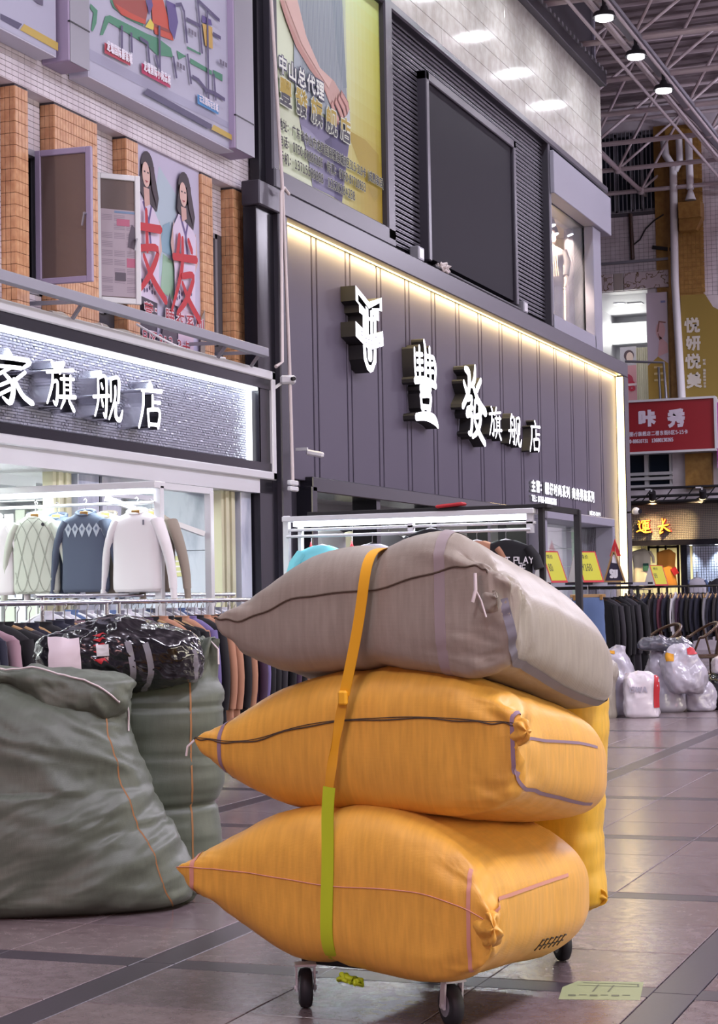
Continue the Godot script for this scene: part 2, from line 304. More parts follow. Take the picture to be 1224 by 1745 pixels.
# A stuffed woven sack lying on its side: a sewn mouth in front whose two corners stick out, a rounded back.
class Sack:
	var o: Vector3
	var uu: Vector3
	var dd: Vector3
	var top: PackedVector2Array
	var bot: PackedVector2Array
	var seam: PackedVector2Array
	var ear: Vector2
	var body: Vector2
	var depth := 1.0
	var wf := 0.26
	var wb := 0.3
	var n := 2.35
	var n_right := 3.5
	var m := 2.9
	var tilt := 0.1
	var kf := 0.34
	var strap := -9.0
	var wrinkle := 0.009
	var noise := FastNoiseLite.new()
	var fine := FastNoiseLite.new()
	func at(c: PackedVector2Array, u: float) -> float:
		if u <= c[0].x:
			return c[0].y
		for i in c.size() - 1:
			if u <= c[i + 1].x:
				var p0 := c[maxi(i - 1, 0)]
				var p3 := c[mini(i + 2, c.size() - 1)]
				var h := c[i + 1].x - c[i].x
				var t := (u - c[i].x) / h
				var m0 := (c[i + 1].y - p0.y) / maxf(c[i + 1].x - p0.x, 0.001) * h
				var m1 := (p3.y - c[i].y) / maxf(p3.x - c[i].x, 0.001) * h
				return c[i].y * (2 * t * t * t - 3 * t * t + 1) + m0 * (t * t * t - 2 * t * t + t) + c[i + 1].y * (3 * t * t - 2 * t * t * t) + m1 * (t * t * t - t * t)
		return c[c.size() - 1].y
	func local(th: float, k: float) -> Vector3:
		var cs := cos(th)
		var sn := sin(th)
		var boxy := smoothstep(-0.1, 0.85, cs)      # the right end is square, the left end pinched
		var nn := lerpf(n, n_right, boxy)
		var g := 1.0
		var w := 0.0
		var sh := 1.0
		if k < kf:
			var f := k / kf * PI * 0.5
			var mm := lerpf(m, m + 2.2, boxy)
			g = pow(sin(f), 2.0 / mm)
			w = wf * (1.0 - pow(cos(f), 2.0 / mm)) * lerpf(1.0, 0.75, boxy)
		elif k < 0.72:
			w = lerpf(wf * lerpf(1.0, 0.75, boxy), depth - wb, (k - kf) / (0.72 - kf))
		else:
			var f := (k - 0.72) / 0.28 * PI * 0.5
			g = pow(maxf(cos(f), 0.0), 2.0 / 2.15)
			w = depth - wb + wb * pow(sin(f), 2.0 / 2.15)
			sh = 0.55 + 0.45 * pow(maxf(cos(f), 0.0), 0.8)
		var e := smoothstep(0.0, 0.62, k / kf)
		var ul := lerpf(ear.x, body.x, e) * sh
		var ur := lerpf(ear.y, body.y, e) * sh
		var a := signf(cs) * pow(absf(cs), 2.0 / nn)
		var b := pow(absf(sn), 2.0 / nn)
		var u := (ul + ur) * 0.5 + (ur - ul) * 0.5 * a
		var t := at(top, u)
		var l := at(bot, u)
		var mid := lerpf(at(seam, u), (t + l) * 0.5, smoothstep(0.0, 1.1, k / kf))
		var y := mid + (t - mid) * b * g if sn >= 0.0 else mid - (mid - l) * b * g
		y -= tilt * maxf(w - 0.15, 0.0)
		return Vector3(u, y, w)
	func at_u(u: float, k: float, up: bool) -> float:
		var lo := 0.0
		var hi := PI
		for i in 18:
			var mid := (lo + hi) * 0.5
			if local(mid, k).x > u:
				lo = mid
			else:
				hi = mid
		return lo if up else -lo
	func out(p: Vector3) -> Vector3:
		return o + uu * p.x + Vector3.UP * p.y + dd * p.z
	func point(th: float, k: float) -> Array:
		var p := local(th, k)
		var pa := local(th + 0.02, k)
		var pb := local(th, minf(k + 0.01, 1.0)) if k < 0.98 else p * 2.0 - local(th, k - 0.01)
		var nn := (pa - p).cross(pb - p)
		if nn.length() < 1e-9:
			nn = Vector3(signf(cos(th)) * (1.0 if k < 0.5 else 0.0), 0, -1.0 if k < 0.5 else 1.0)
		nn = nn.normalized()
		var c := Vector3((body.x + body.y) * 0.5, (at(top, 0.0) + at(bot, 0.0)) * 0.5, depth * 0.45)
		if nn.dot(p - c) < 0.0:
			nn = -nn
		var front := smoothstep(0.5, 0.0, k)
		var d := noise.get_noise_3d(p.x * 260.0, p.y * 70.0, p.z * 150.0) * wrinkle
		d += fine.get_noise_3d(p.x * 900.0, p.y * 420.0, p.z * 700.0) * wrinkle * 0.35
		var ev := Vector2(p.z + (ear.y - p.x) * 0.6, p.y - at(seam, ear.y))
		d += 0.016 * sin(ev.angle() * 9.0 + fine.seed) * exp(-ev.length_squared() / 0.022) * smoothstep(0.0, 0.05, ev.length()) * smoothstep(ear.y - 0.35, ear.y - 0.1, p.x)
		var near_ear := maxf(exp(-Vector2(p.x - ear.x, p.z).length_squared() / 0.02), exp(-Vector2(p.x - ear.y, p.z).length_squared() / 0.035))
		d += near_ear * fine.get_noise_3d(p.x * 500.0 + p.z * 300.0, p.y * 1100.0, p.z * 500.0) * 0.02
		if strap > -5.0:
			d -= 0.016 * exp(-pow((p.x - strap) / 0.035, 2.0)) * smoothstep(0.06, 0.3, k)
		d *= smoothstep(0.0, 0.1, k) * 0.85 + 0.15
		return [p + nn * d, nn]
	func world(th: float, k: float, lift := 0.0) -> Vector3:
		var q := point(th, k)
		return out(q[0] + q[1] * lift)
	func normal(th: float, k: float) -> Vector3:
		var q: Vector3 = point(th, k)[1]
		return (uu * q.x + Vector3.UP * q.y + dd * q.z).normalized()
	func build(g: Geo, nu := 110, nv := 84):
		var rows := []
		for i in nv + 1:
			var k := float(i) / nv
			k = k * k * (0.35) + k * 0.65 if k < 1.0 else 1.0
			var row := PackedVector3Array()
			for j in nu:
				row.append(world(TAU * j / nu, k))
			rows.append(row)
		g.sheet(rows, true)

# A soft standing or lying thing lofted along one axis: stations of (axis, centre a, centre b, half width, half depth, roundness)
class Blob:
	var s: Array
	var t := Transform3D.IDENTITY
	var bump = null
	func station(f: float) -> PackedFloat64Array:
		var x := clampf(f, 0.0, 1.0) * (s.size() - 1)
		var i := mini(int(x), s.size() - 2)
		var q := x - i
		var r := PackedFloat64Array()
		for c in 6:
			var p0: float = s[maxi(i - 1, 0)][c]
			var p1: float = s[i][c]
			var p2: float = s[i + 1][c]
			var p3: float = s[mini(i + 2, s.size() - 1)][c]
			var m0 := (p2 - p0) * 0.5
			var m1 := (p3 - p1) * 0.5
			if (p1 - p0) * (p2 - p1) <= 0.0:
				m0 = 0.0
			if (p2 - p1) * (p3 - p2) <= 0.0:
				m1 = 0.0
			r.append(p1 * (2 * q * q * q - 3 * q * q + 1) + m0 * (q * q * q - 2 * q * q + q) + p2 * (3 * q * q - 2 * q * q * q) + m1 * (q * q * q - q * q))
		return r
	func flat(th: float, f: float) -> Vector3:
		var r := station(f)
		var cs := cos(th)
		var sn := sin(th)
		return Vector3(r[1] + r[3] * signf(cs) * pow(absf(cs), 2.0 / r[5]), r[0], r[2] + r[4] * signf(sn) * pow(absf(sn), 2.0 / r[5]))
	func point(th: float, f: float, lift := 0.0) -> Vector3:
		var p := flat(th, f)
		if bump == null and lift == 0.0:
			return t * p
		var nn := (flat(th, minf(f + 0.01, 1.0)) - flat(th, maxf(f - 0.01, 0.0))).cross(flat(th + 0.02, f) - flat(th - 0.02, f)).normalized()
		var r := station(f)
		if nn.dot(p - Vector3(r[1], r[0], r[2])) < 0.0:
			nn = -nn
		var d := lift
		if bump != null:
			d += bump.call(p, th, f)
		return t * (p + nn * d)
	# the place on the side that faces +z, at sideways offset x and height along the axis
	func front(x: float, f: float, lift := 0.003) -> Vector3:
		var r := station(f)
		var a := clampf((x - r[1]) / maxf(r[3], 0.0001), -1.0, 1.0)
		return point(acos(signf(a) * pow(absf(a), r[5] / 2.0)), f, lift)
	func build(g: Geo, nu := 48, nv := 40):
		var rows := []
		for i in nv + 1:
			var row := PackedVector3Array()
			for j in nu:
				row.append(point(-TAU * j / nu, float(i) / nv))
			rows.append(row)
		var c0 := Vector3.ZERO
		var c1 := Vector3.ZERO
		for j in nu:
			c0 += rows[0][j] / nu
			c1 += rows[nv][j] / nu
		var first := PackedVector3Array()
		var final := PackedVector3Array()
		for j in nu:
			first.append(c0)
			final.append(c1)
		rows.push_front(first)
		rows.push_back(final)
		g.sheet(rows, true)

# Flat print: coloured shapes in thin layers on a board
class Print:
	var g := Geo.new()
	var t: Transform3D
	var layer := 0
	var gap := 0.002
	var laid := 0
	func ink(c: String):
		g.tint = Color(c).srgb_to_linear()
		layer += 1
	func poly(pts: Array):
		var p := PackedVector2Array()
		for i in range(0, pts.size(), 2):
			p.append(Vector2(pts[i], pts[i + 1]))
		g.prism(t, p, 0.0, layer * gap, false)
	func rect(a0: float, b0: float, a1: float, b1: float):
		poly([a0, b0, a1, b0, a1, b1, a0, b1])
	func line(pts: Array, w: float):
		for i in range(0, pts.size() - 2, 2):
			laid += 1
			var n := layer * gap + gap * 0.07 * (laid % 13)
			var p := Vector2(pts[i], pts[i + 1])
			var q := Vector2(pts[i + 2], pts[i + 3])
			var d := (q - p).normalized() * w * 0.5
			var e := Vector2(-d.y, d.x)
			var c := [p - d * 0.6 - e, q + d * 0.6 - e, q + d * 0.6 + e, p - d * 0.6 + e]
			g.oquad(t * Vector3(c[0].x, c[0].y, n), t * Vector3(c[1].x, c[1].y, n), t * Vector3(c[2].x, c[2].y, n), t * Vector3(c[3].x, c[3].y, n), t.basis.z)
	func oval(a: float, b: float, ra: float, rb: float, turn := 0.0):
		var p := PackedVector2Array()
		for i in 16:
			p.append(Vector2(a, b) + Vector2(cos(TAU * i / 16) * ra, sin(TAU * i / 16) * rb).rotated(turn))
		g.prism(t, p, 0.0, layer * gap, false)
	# a line of writing; a, b: the lower left corner, size: the height of a character, wide: its width over its height
	func text(s: String, a: float, b: float, size: float, w := 0.09, wide := 1.0, space := 1.06, upper := ""):
		var x := a
		for ch in s:
			var narrow := ch.unicode_at(0) < 256
			if ch == " ":
				x += size * wide * 0.5
				continue
			if ch == ":":
				var d := size * wide * 0.3
				line([x + d * 0.5, b + size * 0.3, x + d * 0.5, b + size * 0.3 + w * size * 0.3], w * size * 1.4)
				line([x + d * 0.5, b + size * 0.65, x + d * 0.5, b + size * 0.65 + w * size * 0.3], w * size * 1.4)
				x += d * 2.0
				continue
			var right := 0.0
			if STROKES.has(ch):
				for stroke in STROKES[ch].split("/"):
					var f: PackedFloat64Array = stroke.split_floats(" ")
					var pts := []
					for i in range(0, f.size(), 2):
						pts.append(x + f[i] * 0.01 * size * wide)
						pts.append(b + size * (1.0 - f[i + 1] * 0.01))
						right = maxf(right, f[i])
					if upper:
						var base := g.tint
						for i in range(0, pts.size() - 2, 2):
							for k in 4:
								var p := Vector2(pts[i], pts[i + 1]).lerp(Vector2(pts[i + 2], pts[i + 3]), k / 4.0)
								var q := Vector2(pts[i], pts[i + 1]).lerp(Vector2(pts[i + 2], pts[i + 3]), (k + 1) / 4.0)
								g.tint = Color(upper).srgb_to_linear() if (p.y + q.y) * 0.5 > b + size * 0.45 else base
								line([p.x, p.y, q.x, q.y], w * size)
						g.tint = base
					else:
						line(pts, w * size)
			x += size * wide * (right * 0.01 + 0.14 if narrow else space)

var M := {}
var unit_tube: ArrayMesh

func left_frame(x: float) -> Transform3D:   # a runs away from the viewer along a shopfront, b up, n out of the wall
	return Transform3D(Basis(Vector3(0, 0, -1), Vector3.UP, Vector3.RIGHT), Vector3(x, 0, 0))

func far_frame(z: float) -> Transform3D:
	return Transform3D(Basis.IDENTITY, Vector3(0, 0, z))

func noise_tex(freq: float, low: Color, high: Color, seed_no := 1, oct := 4, kind := FastNoiseLite.TYPE_SIMPLEX_SMOOTH, size := 512, mid := Color(-1, 0, 0)) -> NoiseTexture2D:
	var t := NoiseTexture2D.new()
	var n := FastNoiseLite.new()
	n.noise_type = kind
	n.frequency = freq
	n.fractal_octaves = oct
	n.seed = seed_no
	t.width = size
	t.height = size
	t.seamless = true
	t.noise = n
	var r := Gradient.new()
	r.set_color(0, low)
	r.set_color(1, high)
	if mid.r >= 0.0:
		r.add_point(0.5, mid)
	t.color_ramp = r
	return t

func mat(called: String, color: String, rough := 0.6, metal := 0.0) -> StandardMaterial3D:
	var m := StandardMaterial3D.new()
	m.resource_name = called
	m.albedo_color = Color(color)
	m.roughness = rough
	m.metallic = metal
	M[called] = m
	return m

func grained(m: StandardMaterial3D, tex: Texture2D, scale: Vector3, world := false):
	m.albedo_texture = tex
	m.uv1_triplanar = true
	m.uv1_world_triplanar = world
	m.uv1_scale = scale

func glow(called: String, color: String, energy: float) -> StandardMaterial3D:
	var m := mat(called, color, 0.5)
	m.emission_enabled = true
	m.emission = Color(color)
	m.emission_energy_multiplier = energy
	return m

func put(called: String, g: Geo, m: Material, parent: Node = self) -> MeshInstance3D:
	return put_mesh(called, g.mesh(), m, Transform3D.IDENTITY, parent)

func put_mesh(called: String, me: Mesh, m: Material, at := Transform3D.IDENTITY, parent: Node = self) -> MeshInstance3D:
	var o := MeshInstance3D.new()
	o.name = called
	o.mesh = me
	o.material_override = m
	o.transform = at
	parent.add_child(o, true)
	return o

func tag(o: Node, label: String, category: String, group := "") -> Node:
	o.set_meta("label", label)
	o.set_meta("category", category)
	if group:
		o.set_meta("group", group)
	return o

func thing(called: String, label: String, category: String, group := "", at := Transform3D.IDENTITY) -> Node3D:
	var o := Node3D.new()
	o.name = called
	o.transform = at
	add_child(o, true)
	tag(o, label, category, group)
	return o

func structure(called: String, label: String, at := Transform3D.IDENTITY) -> Node3D:
	var o := Node3D.new()
	o.name = called
	o.transform = at
	add_child(o, true)
	o.set_meta("kind", "structure")
	if label:
		o.set_meta("label", label)
	return o

func copies(called: String, me: Mesh, m: Material, places: Array, parent: Node):
	var mm := MultiMesh.new()
	mm.transform_format = MultiMesh.TRANSFORM_3D
	mm.mesh = me
	mm.instance_count = places.size()
	for i in places.size():
		mm.set_instance_transform(i, places[i])
	var o := MultiMeshInstance3D.new()
	o.name = called
	o.multimesh = mm
	o.material_override = m
	o.set_meta("kind", "stuff")
	parent.add_child(o, true)

func rod(called: String, p: Vector3, q: Vector3, r: float, m: Material, parent: Node) -> MeshInstance3D:
	var z := (q - p)
	var y := z.normalized()
	var x := y.cross(Vector3.FORWARD if absf(y.z) < 0.9 else Vector3.RIGHT).normalized()
	return put_mesh(called, unit_tube, m, Transform3D(Basis(x * r, z, x.cross(y) * r), p), parent)

func area_light(called: String, at: Vector3, towards: Vector3, size: Vector2, energy: float, color := Color.WHITE, parent: Node = self):
	var l := AreaLight3D.new()
	l.name = called
	l.area_size = size
	l.light_energy = energy
	l.light_color = color
	l.shadow_enabled = true
	l.area_range = 60.0
	l.area_attenuation = 2.0
	parent.add_child(l, true)
	l.position = at
	var up := Vector3.UP if absf(towards.normalized().y) < 0.9 else Vector3.FORWARD
	l.basis = Basis.looking_at(towards, up)

func brush(face: Geo, body: Geo, t: Transform3D, ch: String, a: float, b: float, w: float, h: float, n0: float, n1: float):
	for stroke in BRUSH[ch].split("/"):
		var f: PackedFloat64Array = stroke.split_floats(" ")
		var c := []
		for i in range(0, f.size(), 3):
			c.append(Vector3(f[i], f[i + 1], f[i + 2]))
		brush_stroke(face, body, t, c, a, b, w, h, n0, n1)

func brush_stroke(face: Geo, body: Geo, t: Transform3D, c: Array, a: float, b: float, w: float, h: float, n0: float, n1: float):
	var p := []
	for i in c.size() - 1:
		var q0: Vector3 = c[maxi(i - 1, 0)]
		var q1: Vector3 = c[i]
		var q2: Vector3 = c[i + 1]
		var q3: Vector3 = c[mini(i + 2, c.size() - 1)]
		for k in 5:
			p.append(q1.cubic_interpolate(q2, q0, q3, k / 5.0))
	p.append(c[c.size() - 1])
	var l := []
	var r := []
	for i in p.size():
		var d: Vector3 = p[mini(i + 1, p.size() - 1)] - p[maxi(i - 1, 0)]
		var e := Vector2(d.x, d.y).normalized()
		var o: Vector2 = Vector2(-e.y, e.x) * p[i].z * 0.56
		var m := Vector2(p[i].x, p[i].y)
		if i == 0:
			l.append(m - e * p[i].z * 0.4 + o * 0.45)
			r.append(m - e * p[i].z * 0.4 - o * 0.45)
		l.append(m + o)
		r.append(m - o)
		if i == p.size() - 1:
			l.append(m + e * p[i].z * 0.5 + o * 0.35)
			r.append(m + e * p[i].z * 0.5 - o * 0.35)
	var at := func(q: Vector2, n: float) -> Vector3: return t * Vector3(a + q.x * 0.01 * w, b + (1.0 - q.y * 0.01) * h, n)
	face.count += 1
	var nf := n1 + 0.0007 * (face.count % 9)
	for i in l.size() - 1:
		face.oquad(at.call(l[i], nf), at.call(l[i + 1], nf), at.call(r[i + 1], nf), at.call(r[i], nf), t.basis.z)
		var mid: Vector3 = (at.call(l[i], n0) + at.call(r[i], n0)) * 0.5
		body.oquad(at.call(l[i], n0), at.call(l[i + 1], n0), at.call(l[i + 1], n1), at.call(l[i], n1), at.call(l[i], n0) - mid)
		body.oquad(at.call(r[i], n0), at.call(r[i + 1], n0), at.call(r[i + 1], n1), at.call(r[i], n1), at.call(r[i], n0) - mid)
	for i in [0, l.size() - 1]:
		body.oquad(at.call(l[i], n0), at.call(r[i], n0), at.call(r[i], n1), at.call(l[i], n1), at.call(l[i], n0) - at.call(l[1 if i == 0 else i - 1], n0))

func letter(ch: String, t: Transform3D, a: float, b: float, w: float, h: float, n0: float, n1: float, label: String, group: String, face_mat: Material, body_mat: Material):
	var o := thing("channel_letter", label, "sign letter", group)
	var face := Geo.new()
	var body := Geo.new()
	brush(face, body, t, ch, a, b, w, h, n0, n1)
	put("face", face, face_mat, o)
	put("side", body, body_mat, o)

# a wall slab lying in frame t with rectangular openings: [a0, b0, a1, b1]
func holed(g: Geo, t: Transform3D, a0: float, b0: float, a1: float, b1: float, n0: float, n1: float, holes: Array):
	var ca := [a0, a1]
	var cb := [b0, b1]
	for q in holes:
		for v in [q[0], q[2]]:
			if v > a0 and v < a1 and not v in ca:
				ca.append(v)
		for v in [q[1], q[3]]:
			if v > b0 and v < b1 and not v in cb:
				cb.append(v)
	ca.sort()
	cb.sort()
	for i in ca.size() - 1:
		for j in cb.size() - 1:
			var m := Vector2(ca[i] + ca[i + 1], cb[j] + cb[j + 1]) * 0.5
			var open := false
			for q in holes:
				if m.x > q[0] and m.x < q[2] and m.y > q[1] and m.y < q[3]:
					open = true
			if not open:
				g.box(t * Vector3(m.x, m.y, (n0 + n1) * 0.5), Vector3(ca[i + 1] - ca[i], cb[j + 1] - cb[j], n1 - n0), 0.0, t.basis)

func fill(g: Geo, t: Transform3D, a0: float, b0: float, a1: float, b1: float, n0: float, n1: float, r := 0.0):
	g.box(t * Vector3((a0 + a1) * 0.5, (b0 + b1) * 0.5, (n0 + n1) * 0.5), Vector3(absf(a1 - a0), absf(b1 - b0), absf(n1 - n0)), r, t.basis)

func ribbon(g: Geo, pts: PackedVector3Array, nor: PackedVector3Array, w: float):
	var l := PackedVector3Array()
	var r := PackedVector3Array()
	for i in pts.size():
		var d := (pts[mini(i + 1, pts.size() - 1)] - pts[maxi(i - 1, 0)]).normalized()
		var s := d.cross(nor[i]).normalized() * w * 0.5
		l.append(pts[i] - s)
		r.append(pts[i] + s)
	g.soft(0)
	for i in pts.size() - 1:
		g.oquad(l[i], r[i], r[i + 1], l[i + 1], nor[i])
	g.hard()

func setup():
	var cam := Camera3D.new()
	cam.name = "camera"
	add_child(cam)
	cam.keep_aspect = Camera3D.KEEP_HEIGHT
	cam.fov = rad_to_deg(2.0 * atan(872.5 / 3163.8))
	cam.near = 0.1
	cam.far = 120.0
	cam.position = Vector3(0, 1.3, 0)
	cam.basis = Basis(Vector3.UP, 0.36497) * Basis(Vector3.RIGHT, 0.04685) * Basis(Vector3.BACK, -0.01785)
	cam.current = true
	var we := WorldEnvironment.new()
	we.name = "surroundings"
	var e := Environment.new()
	e.background_mode = Environment.BG_COLOR
	e.background_color = Color("0b0c12")
	e.tonemap_mode = Environment.TONE_MAPPER_LINEAR
	e.tonemap_exposure = 1.12
	e.sdfgi_enabled = true
	e.ssao_enabled = true
	e.ssil_enabled = true
	we.environment = e
	add_child(we)

func add_hall_lights():
	# large soft sources: added long LED fixtures under the hall roof, out of view
	add_hall_light(Vector3(0.5, 9.6, 4.5), Vector2(1.2, 3.0), 62.0, Color(0.95, 0.93, 1.0))
	add_hall_light(Vector3(3.2, 9.6, -4.0), Vector2(1.2, 3.0), 66.0, Color(0.95, 0.93, 1.0))
	add_rosy_fill()
	add_right_fill()
	add_hall_light(Vector3(3.2, 9.6, -13.0), Vector2(1.2, 3.0), 66.0, Color(0.95, 0.93, 1.0))
	add_hall_light(Vector3(3.2, 9.6, -22.0), Vector2(1.2, 3.0), 66.0, Color(0.95, 0.93, 1.0))
	add_hall_light(Vector3(3.2, 9.6, -31.0), Vector2(1.2, 3.0), 66.0, Color(0.95, 0.93, 1.0))
	add_hall_light(Vector3(0.0, 9.6, -38.5), Vector2(1.2, 3.0), 95.0, Color(0.95, 0.93, 1.0))

func add_hall_light(at: Vector3, size: Vector2, energy: float, color: Color):
	var o := thing("added_linear_light", ["first", "second", "third", "fourth", "fifth", "sixth"][mini(5, int((8.0 - at.z) / 8.5))] + " added long white LED fixture, unseen, under the hall roof, counted from the viewer", "lamp", "added linear fixtures under the roof")
	var g := Geo.new()
	g.box(at + Vector3(0, 0.06, 0), Vector3(size.x + 0.06, 0.08, size.y + 0.06), 0.02)
	put("housing", g, M.dark_metal, o)
	var f := Geo.new()
	f.box(at + Vector3(0, 0.012, 0), Vector3(size.x, 0.02, size.y))
	put("diffuser", f, M.lamp_face, o)
	for s in [-1.0, 1.0]:
		rod("hanger", at + Vector3(0, 0.1, s * size.y * 0.4), at + Vector3(0, 2.7, s * size.y * 0.4), 0.01, M.dark_metal, o)
	var top := Geo.new()
	top.box(at + Vector3(0, 0.108, 0), Vector3(size.x, 0.015, size.y))
	put("added_upper_glow", top, M.lamp_face, o)  # glowing top added, with its uplight, to brighten the roof
	area_light("lamp_light", at - Vector3(0, 0.01, 0), Vector3.DOWN, size, energy, color, o)
	area_light("lamp_light", at + Vector3(0, 0.13, 0), Vector3.UP, size, energy * 1.5, color, o)

func add_right_fill():
	# unseen light bands added across the hall to brighten right sides of the sacks
	for k in 3:
		var z := -3.0 - 8.0 * k
		var o := thing("added_light_band", "long glowing band added unseen across the hall, the %s of three, to brighten the sacks" % ["nearest", "middle", "farthest"][k], "lamp", "added light bands across the hall")
		var g := Geo.new()
		g.span(9.3, 9.5, 2.3, 4.1, z - 3.1, z + 3.1, 0.02)
		put("housing", g, M.dark_metal, o)
		var f := Geo.new()
		f.span(9.28, 9.3, 2.4, 4.0, z - 3.0, z + 3.0)
		put("face", f, M.light_panel, o)
		area_light("added_band_light", Vector3(9.25, 3.2, z), Vector3.LEFT, Vector2(6.0, 1.6), 24.0, Color(1.0, 0.95, 0.84), o)

func add_rosy_fill():
	# rosy glowing panel added behind the viewer; tints the near sides of the sacks
	var o := thing("advertising_screen", "rosy glowing panel added unseen behind the viewer to tint the near sides of the sacks", "screen")
	var g := Geo.new()
	g.span(-5.2, 0.2, 2.4, 5.6, 8.86, 9.0, 0.02)
	put("housing", g, M.black_matte, o)
	var f := Geo.new()
	f.span(-5.1, 0.1, 2.5, 5.5, 8.84, 8.86)
	put("added_glow_face", f, M.added_rosy_glow, o)
	area_light("added_rosy_light", Vector3(-2.5, 4.0, 8.8), Vector3.FORWARD, Vector2(5.2, 3.0), 24.0, Color(1.0, 0.76, 0.74), o)

func materials():
	var ug := Geo.new()
	ug.tube(Vector3.ZERO, Vector3.UP, 1.0, 8)
	unit_tube = ug.mesh()
	glow("lamp_face", "f4f6ff", 4.0)
	glow("led_white", "f2f6ff", 6.0)
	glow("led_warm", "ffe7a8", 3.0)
	glow("strip_white", "f2f6ff", 2.4)
	glow("letter_face", "f6f5ff", 2.2)
	glow("letter_red", "ff9a30", 1.6)
	glow("light_panel", "fbfff4", 1.2)
	glow("added_rosy_glow", "ffb8bc", 1.5)
	mat("dark_metal", "2a2a30", 0.45, 0.3)
	mat("steel", "a9a9b0", 0.3, 0.85)
	mat("chrome", "d0d0d6", 0.18, 1.0)
	mat("white_metal", "d2d3d8", 0.35, 0.1)
	mat("grey_metal", "8b8b95", 0.4, 0.3)
	mat("black_gloss", "1b1a22", 0.22)
	mat("black_matte", "17161b", 0.6)
	mat("white_paint", "d6d5da", 0.5)
	mat("cream_paint", "c9c6a8", 0.5)
	mat("cardboard", "9a7440", 0.8)
	mat("wood", "402a1e", 0.3)
	mat("pale_wood", "a5835a", 0.5)
	mat("grout", "4d4a52", 0.9)
	mat("rubber", "232329", 0.6)
	mat("red", "b3202b", 0.6)
	mat("mannequin", "d9c3b0", 0.5)
	mat("paper", "d8cbd2", 0.6)
	var p := mat("print", "ffffff", 0.55)
	p.vertex_color_use_as_albedo = true
	p = mat("gloss_print", "ffffff", 0.6)
	p.vertex_color_use_as_albedo = true
	var granite := noise_tex(0.16, Color("a89a9b"), Color("c0b3b3"), 3, 5, FastNoiseLite.TYPE_VALUE)
	var granite_coarse := noise_tex(0.012, Color("d8d2d4"), Color("ffffff"), 8, 3)
	for k in 3:
		var m := mat("granite_%d" % k, ["b9b4b6", "aea9ac", "b5afae"][k], 0.3)
		grained(m, granite, Vector3(1.7, 1.7, 1.7), true)
		m.uv1_offset = Vector3(0.31 * k, 0, 0.17 * k)
		m.roughness_texture = noise_tex(0.02, Color(0.7, 0.7, 0.7), Color(1, 1, 1), 5) if k == 0 else M.granite_0.roughness_texture
		m.roughness = 0.26
		m.detail_enabled = true
		m.detail_blend_mode = BaseMaterial3D.BLEND_MODE_MUL
		m.detail_albedo = granite_coarse
		m.detail_uv_layer = BaseMaterial3D.DETAIL_UV_1
	var dg := mat("granite_dark", "5f5c68", 0.3)
	grained(dg, granite, Vector3(1.7, 1.7, 1.7), true)
	var wt := mat("white_tile", "dcd6de", 0.4)
	grained(wt, noise_tex(0.01, Color("d9d4d6"), Color("ffffff"), 11, 3), Vector3(0.35, 0.35, 0.35), true)
	var ot := mat("orange_tile", "d8aa80", 0.4)
	grained(ot, noise_tex(0.02, Color("d8c3b6"), Color("ffffff"), 12, 4), Vector3(0.8, 0.8, 0.8), true)
	var bt := mat("brown_tile", "a5803f", 0.5)
	grained(bt, noise_tex(0.02, Color("cdbfae"), Color("ffffff"), 13, 4), Vector3(0.5, 0.5, 0.5), true)
	var pan := mat("sign_panel", "5a5466", 0.62)
	grained(pan, noise_tex(0.25, Color("d9d6de"), Color("ffffff"), 14, 2), Vector3(3, 3, 3), true)
	mat("frame_dark", "37353f", 0.38, 0.15)
	mat("frame_gloss", "3a3742", 0.35, 0.2)
	var clad := mat("white_clad", "c9c7c4", 0.09)
	grained(clad, noise_tex(0.02, Color("dcd9d2"), Color("ffffff"), 15, 3), Vector3(0.4, 0.4, 0.4), true)
	mat("louver", "5a5963", 0.4, 0.3)
	mat("screen", "201d26", 0.6).metallic_specular = 0.2
	mat("grey_beam", "8f8e9e", 0.45)
	mat("post_lilac", "9d90ae", 0.5)
	mat("board_white", "c3c4d6", 0.5)
	var mos := mat("mosaic", "a3a6b8", 0.25, 0.1)
	mos.specular_mode = BaseMaterial3D.SPECULAR_SCHLICK_GGX
	mat("mosaic_back", "55565f", 0.5)
	var mar := mat("marble", "cfd2dc", 0.2)
	grained(mar, noise_tex(0.006, Color("b9bfcc"), Color("f4f5fa"), 16, 5, FastNoiseLite.TYPE_SIMPLEX_SMOOTH, 512, Color("eef0f6")), Vector3(0.9, 0.35, 0.9), true)
	var stone := mat("veined_stone", "d9d2d4", 0.3)
	var vein := noise_tex(0.008, Color("dcd4d8"), Color("dcd4d8"), 21, 4, FastNoiseLite.TYPE_SIMPLEX_SMOOTH, 512, Color("6f5a3c"))
	vein.color_ramp.add_point(0.44, Color("e2dadf"))
	vein.color_ramp.add_point(0.56, Color("e2dadf"))
	grained(stone, vein, Vector3(0.6, 0.6, 0.6), true)
	var roof := mat("roof_sheet", "877c80", 0.6)
	grained(roof, noise_tex(0.02, Color("c2b9ba"), Color("ffffff"), 17, 4), Vector3(0.12, 0.12, 0.5), true)
	mat("truss_paint", "b9adb2", 0.5)
	var hw := mat("hall_wall", "8f8790", 0.6)
	grained(hw, noise_tex(0.01, Color("cfc9cc"), Color("ffffff"), 18, 4), Vector3(0.1, 0.1, 0.1), true)
	# woven polypropylene: thin streaks of paler and darker tape
	var sn := FastNoiseLite.new()
	sn.seed = 31
	sn.frequency = 0.03
	sn.fractal_octaves = 5
	var streaks := sn.get_seamless_image(512, 64)
	streaks.resize(512, 512, Image.INTERPOLATE_CUBIC)
	var cloth_img := Image.create(512, 512, false, Image.FORMAT_RGB8)
	var bump_img := Image.create(512, 512, false, Image.FORMAT_RGB8)
